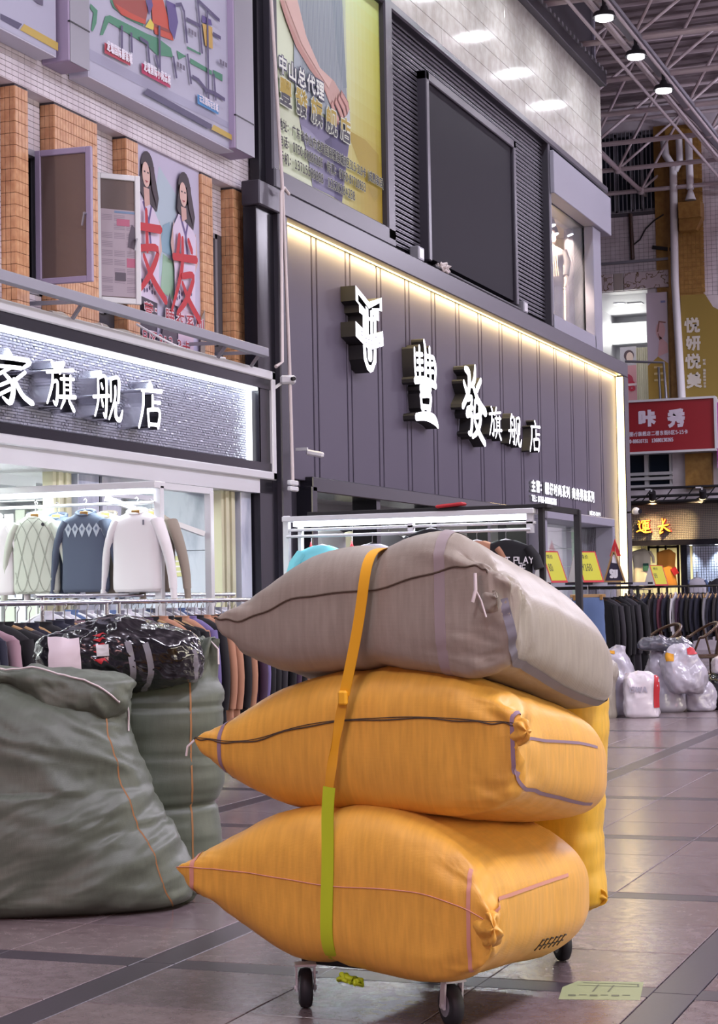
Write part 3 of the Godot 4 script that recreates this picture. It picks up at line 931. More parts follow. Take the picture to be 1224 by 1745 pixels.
	for y in 512:
		for x in 512:
			var over := ((x / 4) + (y / 4)) % 2 == 0
			var h := sin((x % 4 + 0.5) / 4.0 * PI) if over else sin((y % 4 + 0.5) / 4.0 * PI)
			var c := lerpf(0.88, 1.0, streaks.get_pixel(x, y).r) * (1.0 if over else 0.985)
			cloth_img.set_pixel(x, y, Color(c, c * 0.995, c * 0.985))
			bump_img.set_pixel(x, y, Color(h, h, h))
	bump_img.bump_map_to_normal_map(1.6)
	var streak := ImageTexture.create_from_image(cloth_img)
	var weave := ImageTexture.create_from_image(bump_img)
	for d in [["sack_yellow", "ecb048"], ["sack_gold", "f2be38"], ["sack_taupe", "a2998d"], ["sack_green", "5c6458"], ["sack_beige", "a59d94"]]:
		var m := mat(d[0], d[1], 0.45)
		grained(m, streak, Vector3(2.4, 2.4, 2.4))
		m.normal_enabled = true
		m.normal_texture = weave
		m.normal_scale = 0.25
		m.rim_enabled = true
		m.rim = 0.15
	for d in [["plastic_black", "15141a", 0.16], ["plastic_white", "b2aebc", 0.3], ["plastic_purple", "58506a", 0.2], ["plastic_grey", "53535f", 0.22], ["plastic_pale", "d5ccd6", 0.3]]:
		var m := mat(d[0], d[1], d[2])
		m.clearcoat_enabled = true
		m.clearcoat = 0.6
		m.clearcoat_roughness = 0.12
	for d in [["strap_yellow", "e2a418"], ["strap_lime", "b4c51c"], ["thread_dark", "4a3a2c"], ["stripe_violet", "8c7384"], ["stripe_pink", "c78a78"], ["stripe_slate", "75727c"], ["thread_white", "cfc4c4"], ["thread_orange", "a8784a"], ["ink", "3a2a1c"]]:
		mat(d[0], d[1], 0.6)
	for d in [["knit_white", "dcd9dd"], ["knit_cream", "b9beb4"], ["knit_slate", "4c5569"], ["knit_taupe", "8d8378"], ["cloth_black", "121118"], ["cloth_navy", "1b1c30"], ["cloth_violet", "6a5f92"], ["cloth_tan", "a87a62"], ["cloth_plum", "3c2740"], ["cloth_charcoal", "2e2b33"], ["cloth_denim", "566a94"], ["cloth_cyan", "6fc0cc"], ["cloth_pale", "c9c8d4"], ["cloth_ivory", "cdc7b4"], ["cloth_orange", "d99038"], ["cloth_grey", "777784"], ["cloth_mauve", "927682"], ["cloth_wine", "57283c"]]:
		var m := mat(d[0], d[1], 0.85)
		m.rim_enabled = true
		m.rim = 0.25
	var glass := mat("glass", "ffffff", 0.03)
	glass.transparency = BaseMaterial3D.TRANSPARENCY_ALPHA
	glass.albedo_color = Color(0.9, 0.93, 0.95, 0.08)
	var dusty := mat("dusty_glass", "8b7a74", 0.3)
	dusty.transparency = BaseMaterial3D.TRANSPARENCY_ALPHA
	dusty.albedo_color = Color(0.42, 0.36, 0.35, 0.72)

const PX_TILE := 1.885
const PZ_TILE := 1.906

func floor_shape():
	var fl := structure("floor", "polished granite tile floor with dark border bands")
	var base := Geo.new()
	base.span(-13.0, 10.5, -0.2, -0.012, -44.0, 9.0)
	put("grout_bed", base, M.grout, fl)
	var tile := Geo.new()
	tile.box(Vector3(0, -0.011, 0), Vector3(0.573, 0.022, 0.579), 0.0018)
	var tile_mesh := tile.mesh()
	var band := Geo.new()
	band.box(Vector3(0, -0.011, 0), Vector3(0.146, 0.022, PZ_TILE - 0.004), 0.0018)
	var band_mesh := band.mesh()
	var cross := Geo.new()
	cross.box(Vector3(0, -0.011, 0), Vector3(0.5775, 0.022, 0.146), 0.0018)
	var cross_mesh := cross.mesh()
	var rng := RandomNumberGenerator.new()
	rng.seed = 5
	var rest := [[], [], []]
	var rest_band := []
	var rest_cross := []
	for i in range(-5, 7):
		var x0 := -3.13 + PX_TILE * i          # middle of the dark band
		for k in range(-8, 20):
			var z0 := -6.06 - PZ_TILE * k       # middle of the cross band
			var near := x0 > -7.5 and x0 < 0.0 and z0 < -3.5 and z0 > -22.5 and x0 / z0 < 0.66
			var p := Transform3D(Basis.IDENTITY, Vector3(x0, 0, z0 - PZ_TILE * 0.5))
			if near:
				put_mesh("border_strip", band_mesh, M.granite_dark, p, fl)
			else:
				rest_band.append(p)
			for j in 3:
				var cx := x0 + 0.075 + 0.5783 * (j + 0.5)
				var q := Transform3D(Basis.IDENTITY, Vector3(cx, 0, z0))
				if near:
					put_mesh("border_strip", cross_mesh, M.granite_dark, q, fl)
				else:
					rest_cross.append(q)
				for l in 3:
					var cz := z0 - 0.075 - 0.5853 * (l + 0.5)
					var tone := rng.randi() % 3
					var o := Transform3D(Basis.IDENTITY, Vector3(cx, rng.randf() * 0.0008, cz))
					if near:
						put_mesh("tile", tile_mesh, M["granite_%d" % tone], o, fl)
					else:
						rest[tone].append(o)
	for c in 3:
		copies("tile", tile_mesh, M["granite_%d" % c], rest[c], fl)
	copies("border_strip", band_mesh, M.granite_dark, rest_band, fl)
	copies("border_strip", cross_mesh, M.granite_dark, rest_cross, fl)
	# pale green square sticker worn on the floor
	var s := thing("floor_sticker", "worn pale green square sticker on the floor in front of the loaded cart", "sticker")
	var pr := Print.new()
	pr.t = Transform3D(Basis(Vector3(0.97, 0, -0.24), Vector3(-0.24, 0, -0.97), Vector3.UP), Vector3(-1.56, 0.0, -6.02))
	pr.gap = 0.0006
	pr.ink("8f9a72")
	pr.poly([-0.06, -0.14, 0.2, -0.14, 0.22, 0.14, 0.0, 0.15, -0.05, 0.05])
	pr.ink("5a634c")
	pr.line([0.0, 0.08, 0.2, 0.06, 0.2, 0.1, 0.02, 0.12], 0.006)
	pr.line([0.07, 0.09, 0.05, -0.02], 0.006)
	pr.line([0.12, 0.08, 0.1, -0.02], 0.006)
	for k in 6:
		pr.rect(-0.03 + 0.035 * k, -0.09 + 0.012 * (k % 2), -0.005 + 0.035 * k, -0.065)
	put("print", pr.g, M.print, s)

func hall_shell():
	# the far, near and right sides of the hall and its roof
	var roof := structure("ceiling", "sheet metal roof on a white space frame")
	var deck := Geo.new()
	deck.span(-16.0, 11.0, 12.7, 12.9, -46.0, 9.5)
	put("roof_deck", deck, M.roof_sheet, roof)
	var rib := Geo.new()
	for i in 120:
		rib.span(-16.0, 11.0, 12.66, 12.72, -45.6 + i * 0.46, -45.52 + i * 0.46)
	var rib_o := put("sheet_rib", rib, M.roof_sheet, roof)
	rib_o.set_meta("kind", "stuff")
	for k in 9:
		rod("purlin", Vector3(-16, 12.5, -45.0 + k * 2.35 + 1.2), Vector3(8, 12.5, -45.0 + k * 2.35 + 1.2), 0.05, M.truss_paint, roof)
	var y0 := 10.62
	var y1 := 12.0
	var zs := []
	for k in 7:
		zs.append(-42.14 + 2.345 * k)
	var xs := []
	for k in 6:
		xs.append(-11.4 + 2.42 * k)
	for z in zs:
		rod("truss_chord", Vector3(-12.5, y0, z), Vector3(4, y0, z), 0.052, M.truss_paint, roof)
		rod("truss_chord", Vector3(-12.5, y1, z + 1.17), Vector3(4, y1, z + 1.17), 0.045, M.truss_paint, roof)
	for x in xs:
		rod("truss_chord", Vector3(x, y0, -43), Vector3(x, y0, -24), 0.05, M.truss_paint, roof)
		rod("truss_chord", Vector3(x - 1.21, y1, -43), Vector3(x - 1.21, y1, -24), 0.045, M.truss_paint, roof)
	var ball := SphereMesh.new()
	ball.radius = 0.1
	ball.height = 0.2
	ball.radial_segments = 12
	ball.rings = 6
	for z in zs:
		for x in xs:
			var b := Vector3(x, y0, z)
			put_mesh("node_ball", ball, M.truss_paint, Transform3D(Basis.IDENTITY, b), roof)
			for d in [[-1.21, 1.17], [1.21, 1.17], [-1.21, -1.17], [1.21, -1.17]]:
				rod("truss_brace", b, Vector3(x + d[0], y1, z + d[1]), 0.032, M.truss_paint, roof)
	# the run of pipes and cable trays that carries the floodlights
	for q in [[-6.42, 10.5], [-6.6, 10.42], [-6.75, 10.55], [-6.9, 10.4]]:
		rod("service_pipe", Vector3(q[0], q[1], -44), Vector3(q[0], q[1], 6), 0.03, M.truss_paint, roof)
	var tray := Geo.new()
	tray.span(-6.6, -6.38, 10.55, 10.62, -44, 6)
	put("cable_tray", tray, M.grey_metal, roof)
	var near := structure("wall_near", "")
	var g := Geo.new()
	g.span(-13.5, 10.5, -0.2, 12.9, 9.0, 9.3)
	put("slab", g, M.hall_wall, near)
	var right := structure("wall_right", "")
	g = Geo.new()
	g.span(9.5, 9.8, -0.2, 12.9, -46, 9.3)
	put("slab", g, M.hall_wall, right)

func floodlights():
	for k in 17:
		var z := -32.47 + 2.26 * k
		var seen := k < 3
		var names := ["third floodlight from the wall end, farthest back on the roof pipes", "middle one of the three floodlights in view on the roof pipes", "nearest of the three floodlights in view on the roof pipes, at the top edge"]
		var o := thing("floodlight", names[k] if seen else "round floodlight %s in the roof row outside the picture" % nth(k - 3), "lamp", "floodlights along the roof pipes")
		var at := Vector3(-6.46, 10.22, z)
		var g := Geo.new()
		g.tube(at + Vector3(0, 0.02, 0), at + Vector3(0, 0.1, 0), 0.19, 14, 0.16)
		g.tube(at + Vector3(0, 0.1, 0), at + Vector3(0, 0.2, 0), 0.09, 10, 0.05)
		put("housing", g, M.dark_metal, o)
		var f := Geo.new()
		f.tube(at + Vector3(0, -0.01, 0), at + Vector3(0, 0.02, 0), 0.14, 14)
		put("lens", f, M.flood_face, o)
		var b := Geo.new()
		b.bar(at + Vector3(0, 0.18, 0), at + Vector3(0, 0.34, 0), 0.03, 0.06)
		put("bracket", b, M.dark_metal, o)
		area_light("flood_light", at - Vector3(0, 0.02, 0), Vector3.DOWN, Vector2(0.2, 0.2), 4.2, Color(0.97, 0.97, 1.0), o)

# ---- the tile-clad building on the left with the shop below ----
func pillar(a0: float, a1: float, label: String):
	var o := structure("column", label)
	var g := Geo.new()
	g.span(-7.92, -7.639, 3.3, 5.425, -a1 + 0.004, -a0 - 0.004)
	put("core", g, M.grout, o)
	var tile := Geo.new()
	tile.box(Vector3.ZERO, Vector3(0.0415, 0.0915, 0.01), 0.002)
	var places := []
	var nf := maxi(1, int(round((a1 - a0) / 0.045)))
	var w := (a1 - a0) / nf
	for r in 22:
		var y := 3.36 + r * 0.0945
		for i in nf:
			places.append(Transform3D(Basis(Vector3(0, 0, -1) * (w / 0.045), Vector3.UP, Vector3.RIGHT), Vector3(-7.636, y, -(a0 + (i + 0.5) * w))))
		for i in 3:
			places.append(Transform3D(Basis.IDENTITY, Vector3(-7.657 - 0.045 * i, y, -a0)))
	copies("tile", tile.mesh(), M.orange_tile, places, o)

func white_tiles(parent: Node, x: float, a0: float, a1: float, b0: float, b1: float):
	var tile := Geo.new()
	tile.box(Vector3.ZERO, Vector3(0.0915, 0.0415, 0.008), 0.0015)
	var places := []
	var nr := maxi(1, int(round((b1 - b0) / 0.045)))
	var nc := maxi(1, int(round((a1 - a0) / 0.095)))
	for r in nr:
		for c in nc:
			places.append(Transform3D(Basis(Vector3(0, 0, -1) * ((a1 - a0) / nc / 0.095), Vector3.UP * ((b1 - b0) / nr / 0.045), Vector3.RIGHT), Vector3(x, b0 + (b1 - b0) * (r + 0.5) / nr, -(a0 + (a1 - a0) * (c + 0.5) / nc))))
	copies("tile", tile.mesh(), M.white_tile, places, parent)

func left_building():
	var t := left_frame(0.0)
	var wall := structure("wall_left", "white mosaic tile wall above the first shop")
	var g := Geo.new()
	# upper wall with the window openings, tiled band and everything above it
	holed(g, t, 4.0, 3.3, 16.98, 12.8, -8.11, -7.77, [[12.77, 3.81, 13.14, 4.99], [13.87, 3.81, 14.22, 5.03], [16.17, 3.81, 16.52, 4.92]])
	g.span(-7.9, -7.637, 5.42, 12.8, -16.98, -4.0)
	put("slab", g, M.grout, wall)
	white_tiles(wall, -7.632, 10.4, 17.08, 5.415, 5.82)
	for q in [[11.1, 12.54, 3.62, 5.415], [12.75, 13.14, 4.99, 5.415], [13.87, 14.38, 5.03, 5.415], [16.16, 16.62, 4.92, 5.415], [12.75, 13.14, 3.62, 3.81]]:
		white_tiles(wall, -7.765, q[0], q[1], q[2], q[3])
	var sof := Geo.new()
	sof.span(-7.78, -7.632, 5.41, 5.417, -16.98, -10.4)
	put("soffit", sof, M.white_tile, wall)
	var dark := Geo.new()
	dark.span(-9.9, -9.8, 3.3, 5.8, -17.4, -10.0)
	dark.span(-9.8, -7.9, 5.7, 5.8, -17.4, -4.0)
	dark.span(-9.8, -7.9, 3.3, 3.35, -17.4, -4.0)
	dark.span(-9.8, -8.0, 3.3, 5.8, -17.4, -17.3)
	put("room_back", dark, M.white_paint, wall)
	pillar(12.548, 12.742, "orange tiled pillar at the left edge, left of the open window")
	pillar(13.157, 13.872, "wide orange tiled pillar behind the open brown window")
	pillar(14.393, 14.616, "orange tiled pillar between the newspaper window and the poster")
	pillar(15.91, 16.15, "narrow orange tiled pillar right of the poster")
	pillar(16.634, 17.09, "orange tiled pillar beside the dark shopfront frame")
	# window frames in the wall
	for q in [[12.77, 13.14, 3.81, 4.99, 1], [13.87, 14.22, 3.81, 5.03, 2], [16.17, 16.5, 3.81, 4.92, 3]]:
		var w := structure("window_%d" % q[4], "")
		var f := Geo.new()
		fill(f, t, q[0], q[2], q[0] + 0.05, q[3], -7.82, -7.752)
		fill(f, t, q[1] - 0.05, q[2], q[1], q[3], -7.82, -7.752)
		fill(f, t, q[0], q[3] - 0.05, q[1], q[3], -7.82, -7.752)
		fill(f, t, q[0], q[2], q[1], q[2] + 0.05, -7.82, -7.752)
		put("frame", f, M.grey_metal, w)
		if q[4] == 3:
			var p := Geo.new()
			fill(p, t, q[0], q[2], q[1], q[3], -7.8, -7.79)
			put("pane", p, M.dusty_glass, w)
	sash(Vector3(-7.757, 3.889, -13.06), Vector3(-7.26, 3.889, -13.1), 1.1, "open casement with dusty brown glass and a handle, in front of the wide orange pillar", M.post_lilac, M.dusty_glass, false)
	sash(Vector3(-7.757, 3.894, -14.036), Vector3(-7.487, 3.894, -14.355), 1.13, "open white casement with newspaper pasted on its lower glass", M.white_metal, M.dusty_glass, true)
	sleepwear_poster()
	map_boards()
	# grey posts between the boards
	for q in [[12.95, 13.27], [16.13, 16.57]]:
		var o := thing("board_post", "grey steel post with a lilac side between the two advertising boards" if q[0] < 14 else "grey steel post between the map board and the dark building", "post")
		var b := Geo.new()
		b.span(-7.63, -7.37, 5.66, 12.0, -q[1], -q[0], 0.01)
		put("casing", b, M.post_lilac, o)
		var c := Geo.new()
		c.span(-7.37, -7.364, 5.66, 12.0, -q[1], -q[0] - 0.01)
		put("front_sheet", c, M.grey_metal, o)
		for y in [5.98, 7.8, 9.8]:
			var s := Geo.new()
			s.span(-7.38, -7.36, y, y + 0.012, -q[1] - 0.004, -q[0] + 0.004)
			put("joint", s, M.dark_metal, o)
	# the steel rail above the sign
	var r := thing("steel_rail", "grey steel rail running above the left shop sign", "rail")
	g = Geo.new()
	g.span(-7.26, -7.19, 3.66, 3.75, -16.45, -8.0, 0.008)
	put("tube", g, M.grey_metal, r)
	for z in [-10.6, -12.9, -15.6, -16.35]:
		var b := Geo.new()
		b.bar(Vector3(-7.25, 3.7, z), Vector3(-7.9, 3.72, z), 0.04, 0.03)
		b.bar(Vector3(-7.25, 3.68, z), Vector3(-7.35, 3.57, z - 0.02), 0.025, 0.025)
		put("bracket", b, M.grey_metal, r)
	# rolled cloth, carton and cable lying on top of the sign
	var roll := thing("cloth_roll", "grey rolled cloth lying on top of the left shop sign", "cloth roll")
	var pts := PackedVector3Array()
	for i in 14:
		pts.append(Vector3(-7.66 + 0.02 * sin(i * 1.3), 3.64 + 0.012 * sin(i * 2.1), -13.1 - i * 0.125))
	g = Geo.new()
	g.path(pts, 0.045, 8)
	put("roll", g, M.sack_beige, roll)
	g = Geo.new()
	for i in [3, 6, 8, 11]:
		g.tube(pts[i], pts[i] + Vector3(0.0, 0.0, -0.02), 0.05, 8)
	put("tie", g, M.thread_white, roll).set_meta("kind", "stuff")
	var box := thing("carton", "small brown carton on the ledge below the open brown window", "carton")
	g = Geo.new()
	g.box(Vector3(-7.8, 3.68, -13.45), Vector3(0.2, 0.16, 0.34), 0.006)
	put("carton_body", g, M.cardboard, box)
	g = Geo.new()
	g.box(Vector3(-7.8, 3.761, -13.45), Vector3(0.2, 0.003, 0.05))
	put("tape", g, M.strap_yellow, box)
	var cab := thing("cable", "loose cable drooping along the top of the left sign", "cable")
	g = Geo.new()
	pts = PackedVector3Array()
	for i in 16:
		pts.append(Vector3(-7.5, 3.72 - 0.1 * sin(PI * i / 15.0) * 0.6 - 0.006 * i, -14.3 - i * 0.12))
	g.path(pts, 0.01, 6)
	put("cable_run", g, M.white_paint, cab)

func sash(p: Vector3, q: Vector3, h: float, label: String, frame: Material, glass: Material, news: bool):
	var o := thing("casement_window", label, "window sash", "open casement windows")
	var d := (q - p)
	var w := d.length()
	var x := d.normalized()
	var t := Transform3D(Basis(x, Vector3.UP, x.cross(Vector3.UP)), p)
	var g := Geo.new()
	fill(g, t, 0, 0, 0.05, h, -0.02, 0.02, 0.005)
	fill(g, t, w - 0.05, 0, w, h, -0.02, 0.02, 0.005)
	fill(g, t, 0.05, 0, w - 0.05, 0.05, -0.02, 0.02, 0.005)
	fill(g, t, 0.05, h - 0.05, w - 0.05, h, -0.02, 0.02, 0.005)
	var fr := put("frame", g, frame, o)
	g = Geo.new()
	fill(g, t, 0.045, 0.045, w - 0.045, h - 0.045, -0.003, 0.003)
	var pane := put("pane", g, glass, o)
	g = Geo.new()
	g.tube(t * Vector3(w - 0.05, h * 0.5, 0.02), t * Vector3(w - 0.05, h * 0.5, 0.05), 0.012)
	g.bar(t * Vector3(w - 0.05, h * 0.5, 0.05), t * Vector3(w - 0.07, h * 0.5 - 0.1, 0.05), 0.012, 0.012)
	put("handle", g, M.steel, fr)
	if news:
		var pr := Print.new()
		pr.t = t
		pr.t.origin += t.basis.z * 0.004
		pr.gap = 0.0006
		pr.ink("a79aa6")
		pr.rect(0.05, 0.06, w - 0.05, 0.82)
		pr.ink("8a7d8d")
		for k in 9:
			for c in 3:
				if (k * 3 + c) % 5 != 1:
					for l in 4:
						pr.rect(0.06 + c * 0.115, 0.1 + k * 0.078 + l * 0.014, 0.16 + c * 0.115, 0.106 + k * 0.078 + l * 0.014)
		pr.ink("b0607c")
		pr.rect(0.2, 0.68, 0.32, 0.74)
		pr.rect(0.29, 0.32, 0.38, 0.4)
		pr.ink("6f87a8")
		pr.rect(0.18, 0.79, 0.37, 0.81)
		pr.ink("59505e")
		pr.rect(0.18, 0.2, 0.28, 0.27)
		pr.poly([0.3, 0.5, 0.37, 0.48, 0.38, 0.66, 0.34, 0.7, 0.31, 0.6])
		put("newspaper", pr.g, M.print, pane)

func sleepwear_poster():
	var o := thing("poster", "tall sleepwear poster with two dark-haired women between the orange pillars", "poster")
	var t := left_frame(-7.66)
	t.origin += Vector3(0, -0.11, 0.53)
	var g := Geo.new()
	fill(g, t, 15.14, 3.58, 16.46, 5.55, -0.1, 0.0)
	put("panel", g, M.white_paint, o)
	var p := Print.new()
	p.t = t
	p.gap = 0.0012
	p.ink("b9b5cf")
	p.rect(15.14, 3.58, 16.46, 5.55)
	p.ink("a9bccb")
	p.poly([15.5, 4.3, 15.9, 4.6, 15.95, 5.2, 15.6, 5.4, 15.45, 4.9])
	p.ink("8fb39b")
	p.poly([15.6, 4.25, 15.86, 4.2, 15.9, 4.55, 15.66, 4.6])
	p.ink("7ea0b4")
	p.poly([15.6, 4.62, 15.84, 4.6, 15.8, 4.92, 15.66, 4.86])
	# two women, seen from the knees up to the head
	for k in 2:
		var a: float = [15.33, 16.05][k]
		var b: float = [0.04, 0.0][k]
		p.ink("a98d92")
		p.poly([a - 0.1, 3.6, a + 0.02, 3.6, a + 0.05, 4.15, a - 0.12, 4.15])
		p.ink("c9b3c6" if k == 1 else "3a3040")
		p.poly([a - 0.14, 3.6, a + 0.18, 3.6, a + 0.2, 4.2, a - 0.14, 4.2])
		p.ink("c3a4a0")
		p.poly([a - 0.2, 4.5, a - 0.27, 4.72, a - 0.2, 4.95, a - 0.13, 4.7])
		p.poly([a + 0.2, 4.45, a + 0.3, 4.62, a + 0.26, 4.9, a + 0.16, 4.7])
		p.ink("cfc4dc")
		p.poly([a - 0.2, 4.15, a + 0.22, 4.12, a + 0.24, 4.55, a + 0.26, 4.86, a + 0.12, 5.0, a - 0.1, 5.02, a - 0.22, 4.88, a - 0.2, 4.5])
		p.ink("5f4f86")
		p.line([a - 0.06, 5.0, a + 0.04, 4.84, a + 0.08, 4.6], 0.035)
		p.line([a + 0.1, 5.0, a + 0.04, 4.84], 0.03)
		p.line([a - 0.22, 4.63, a - 0.06, 4.6, a + 0.1, 4.6], 0.012)
		p.ink("53486c")
		for j in 14:
			p.oval(a - 0.16 + 0.05 * (j % 7), 4.22 + 0.07 * (j / 7) + 0.02 * sin(j * 2.0), 0.016, 0.02)
		p.ink("2c2028")
		p.oval(a + 0.02, 5.28 + b, 0.13, 0.16)
		p.poly([a - 0.1, 5.3 + b, a - 0.14, 5.06 + b, a - 0.05, 5.0 + b, a + 0.2, 4.92 + b, a + 0.24, 5.05 + b, a + 0.15, 5.3 + b])
		p.ink("c59f96")
		p.poly([a - 0.06, 5.1 + b, a + 0.05, 5.1 + b, a + 0.06, 5.0, a - 0.04, 4.96])
		p.ink("d2b0a6")
		p.oval(a - 0.01, 5.22 + b, 0.075, 0.115, 0.12)
		p.ink("2c2028")
		p.rect(a - 0.055, 5.235 + b, a - 0.025, 5.25 + b)
		p.rect(a + 0.01, 5.235 + b, a + 0.04, 5.25 + b)
		p.ink("a0404a")
		p.poly([a - 0.04, 5.165 + b, a + 0.03, 5.165 + b, a - 0.005, 5.145 + b])
		p.ink("3a2a34")
		p.poly([a + 0.06, 5.3 + b, a + 0.1, 5.1 + b, a + 0.2, 4.95 + b, a + 0.14, 5.32 + b])
	p.ink("4a3c4a")
	p.poly([15.5, 3.6, 15.86, 3.6, 15.86, 3.95, 15.72, 4.25, 15.6, 4.0])
	p.ink("8d8078")
	p.poly([16.34, 3.65, 16.45, 3.7, 16.46, 4.2, 16.38, 4.1])
	# the writing
	var ink := Geo.new()
	var none := Geo.new()
	var tt := t
	tt.origin += t.basis.z * 0.045
	brush(ink, none, tt, "支", 15.0, 4.12, 0.62, 0.8, 0.0, 0.004)
	brush(ink, none, tt, "发", 15.7, 4.06, 0.62, 0.78, 0.0, 0.004)
	put("red_writing", ink, M.red, o)
	for k in 2:
		p.ink("d9cdd8" if k == 0 else "a02838")
		var w: float = [0.2, 0.1][k]
		p.text("营: 睡衣系列", 15.2, 3.93, 0.17, w, 1.15)
		p.text("B区312-3卡", 15.17, 3.7, 0.15, w, 1.2)
	put("print", p.g, M.print, o)

func map_boards():
	var t := left_frame(-7.44)
	var g := Geo.new()
	var o := thing("map_board", "large white board with a coloured street map and red and blue name labels", "billboard")
	fill(g, t, 13.38, 5.65, 16.24, 9.5, -0.18, 0.0)
	put("panel", g, M.board_white, o)
	var p := Print.new()
	p.t = t
	p.ink("a7a8bd")
	p.rect(13.39, 5.66, 16.22, 9.5)
	p.ink("9899b2")
	p.poly([13.402, 5.891, 14.318, 5.898, 15.365, 5.922, 16.204, 5.915, 16.202, 5.857, 15.363, 5.839, 14.315, 5.809, 13.4, 5.797])
	p.ink("b6a9b8")
	p.poly([13.412, 6.303, 13.654, 6.376, 13.713, 6.283, 14.218, 6.259, 15.013, 6.284, 16.217, 6.304, 16.224, 6.496, 15.506, 6.439, 15.384, 6.506, 15.018, 6.458, 14.441, 6.401, 14.06, 6.394, 13.903, 6.45])
	p.ink("3f7d62")
	for q in [[13.671, 6.24, 13.753, 6.274, 14.439, 6.306, 14.642, 6.326, 14.896, 6.306, 14.941, 6.232, 14.615, 6.165, 14.436, 6.201, 13.855, 6.208, 13.731, 6.208, 13.626, 6.067, 13.575, 6.053], [13.757, 6.406, 13.817, 6.354, 14.058, 6.332, 14.363, 6.352, 14.363, 6.379, 14.059, 6.369, 13.901, 6.389, 13.861, 6.438], [15.234, 6.415, 15.518, 6.426, 15.518, 6.409, 15.233, 6.392], [15.292, 6.321, 15.756, 6.322, 15.755, 6.282, 15.29, 6.271], [15.783, 6.34, 15.992, 6.349, 15.989, 6.28, 15.781, 6.283], [15.014, 6.316, 15.206, 6.314, 15.048, 6.239], [13.421, 6.276, 13.54, 6.252, 13.517, 6.136, 13.455, 6.049, 13.426, 6.051, 13.469, 6.211, 13.41, 6.234]]:
		p.poly(q)
	p.ink("8f3b33")
	p.poly([13.798, 6.419, 14.402, 6.599, 14.444, 6.507, 14.396, 6.378, 14.22, 6.359, 13.953, 6.337, 13.838, 6.37])
	p.ink("b2422c")
	p.poly([13.839, 6.401, 14.114, 6.4, 14.398, 6.42, 14.396, 6.378, 14.155, 6.35, 13.953, 6.337])
	p.poly([14.515, 6.633, 14.744, 6.702, 14.811, 6.604, 14.945, 6.384, 14.575, 6.344, 14.532, 6.427])
	p.ink("7d2f2b")
	p.poly([14.554, 6.434, 14.877, 6.462, 14.888, 6.438, 14.565, 6.405])
	p.ink("50407e")
	p.poly([14.402, 6.599, 14.515, 6.633, 14.536, 6.587, 14.466, 6.482])
	p.poly([14.791, 6.716, 14.979, 6.728, 15.034, 6.582, 14.957, 6.398, 14.854, 6.466, 14.823, 6.607])
	p.poly([15.542, 6.795, 15.733, 6.806, 15.758, 6.756, 15.54, 6.727])
	p.ink("b3924a")
	p.poly([15.54, 6.716, 15.757, 6.739, 15.763, 6.532, 15.597, 6.52])
	p.ink("c9bb46")
	p.poly([14.476, 6.453, 14.543, 6.42, 14.53, 6.363, 14.374, 6.35])
	p.ink("453f66")
	for q in [[13.939, 6.227, 13.934, 6.011], [14.109, 6.213, 14.116, 6.061], [14.282, 6.22, 14.414, 6.215, 14.443, 6.056], [14.569, 6.142, 14.612, 6.059], [14.917, 6.225, 14.971, 6.057], [14.645, 6.428, 14.644, 5.993], [15.207, 6.325, 15.272, 6.08], [14.991, 6.727, 15.087, 6.761, 15.146, 6.712, 15.198, 6.443], [15.433, 6.908, 15.476, 6.67, 15.518, 6.432], [15.204, 6.658, 15.488, 6.674], [15.646, 6.859, 15.644, 6.018], [15.311, 6.15, 15.434, 6.149, 15.583, 6.104, 15.582, 6.059], [15.596, 6.096, 15.801, 6.114, 15.997, 6.106], [15.768, 6.285, 15.799, 6.057], [15.768, 6.68, 15.924, 6.684], [15.458, 6.904, 15.903, 6.849]]:
		p.line(q, 0.035)
	p.ink("a8364a")
	p.poly([13.625, 6.002, 14.082, 6.016, 14.08, 5.923, 13.622, 5.912])
	p.ink("ab2a58")
	p.poly([14.287, 6.004, 14.841, 6.017, 14.838, 5.92, 14.285, 5.915])
	p.ink("3d7fb8")
	p.poly([15.393, 6.006, 15.85, 6.013, 15.847, 5.922, 15.39, 5.917])
	p.ink("474462")
	p.poly([14.381, 5.805, 15.7, 5.791, 15.648, 5.734, 14.313, 5.741])
	p.ink("b39a48")
	p.poly([15.726, 5.798, 16.146, 5.793, 16.144, 5.741, 15.673, 5.74])
	p.ink("dcd8e6")
	for q in [["龙瑞国际服装城", [13.643, 5.932], 0.1, 0.62], ["龙瑞国际小商品城", [14.308, 5.937], 0.1, 0.62], ["云汉国际轻纺城", [15.415, 5.934], 0.085, 0.66]]:
		p.text(q[0], q[1][0], q[1][1], q[2], 0.12, q[3])
	p.ink("c9c4d4")
	p.rect(14.55, 6.92, 14.78, 7.08)
	p.ink("5d586c")
	for q in [[15.2, 6.53], [15.87, 6.42], [14.95, 6.15], [14.05, 6.66]]:
		for k in 3:
			p.rect(q[0] + 0.06 * k, q[1], q[0] + 0.045 + 0.06 * k, q[1] + 0.045)
	put("print", p.g, M.print, o)
	o = thing("notice_board", "pale board with a grey and gold stripe at the top left corner", "billboard")
	g = Geo.new()
	fill(g, t, 10.1, 5.67, 12.86, 9.5, -0.18, 0.0)
	put("panel", g, M.board_white, o)
	p = Print.new()
	p.t = t
	p.ink("a3a4bb")
	p.rect(10.11, 5.68, 12.85, 9.5)
	p.ink("474462")
	p.poly([12.028, 5.786, 12.341, 5.794, 12.28, 5.735, 12.027, 5.74])
	p.ink("b39a48")
	p.poly([12.367, 5.802, 12.885, 5.797, 12.884, 5.73, 12.305, 5.738])
	p.ink("55506a")
	p.poly([12.502, 6.031, 12.654, 6.077, 12.653, 6.029, 12.564, 6.022])
	for k in 3:
		p.rect(12.46 - 0.12 * k, 6.2 - 0.03 * k, 12.54 - 0.12 * k, 6.26 - 0.03 * k)
	put("print", p.g, M.print, o)

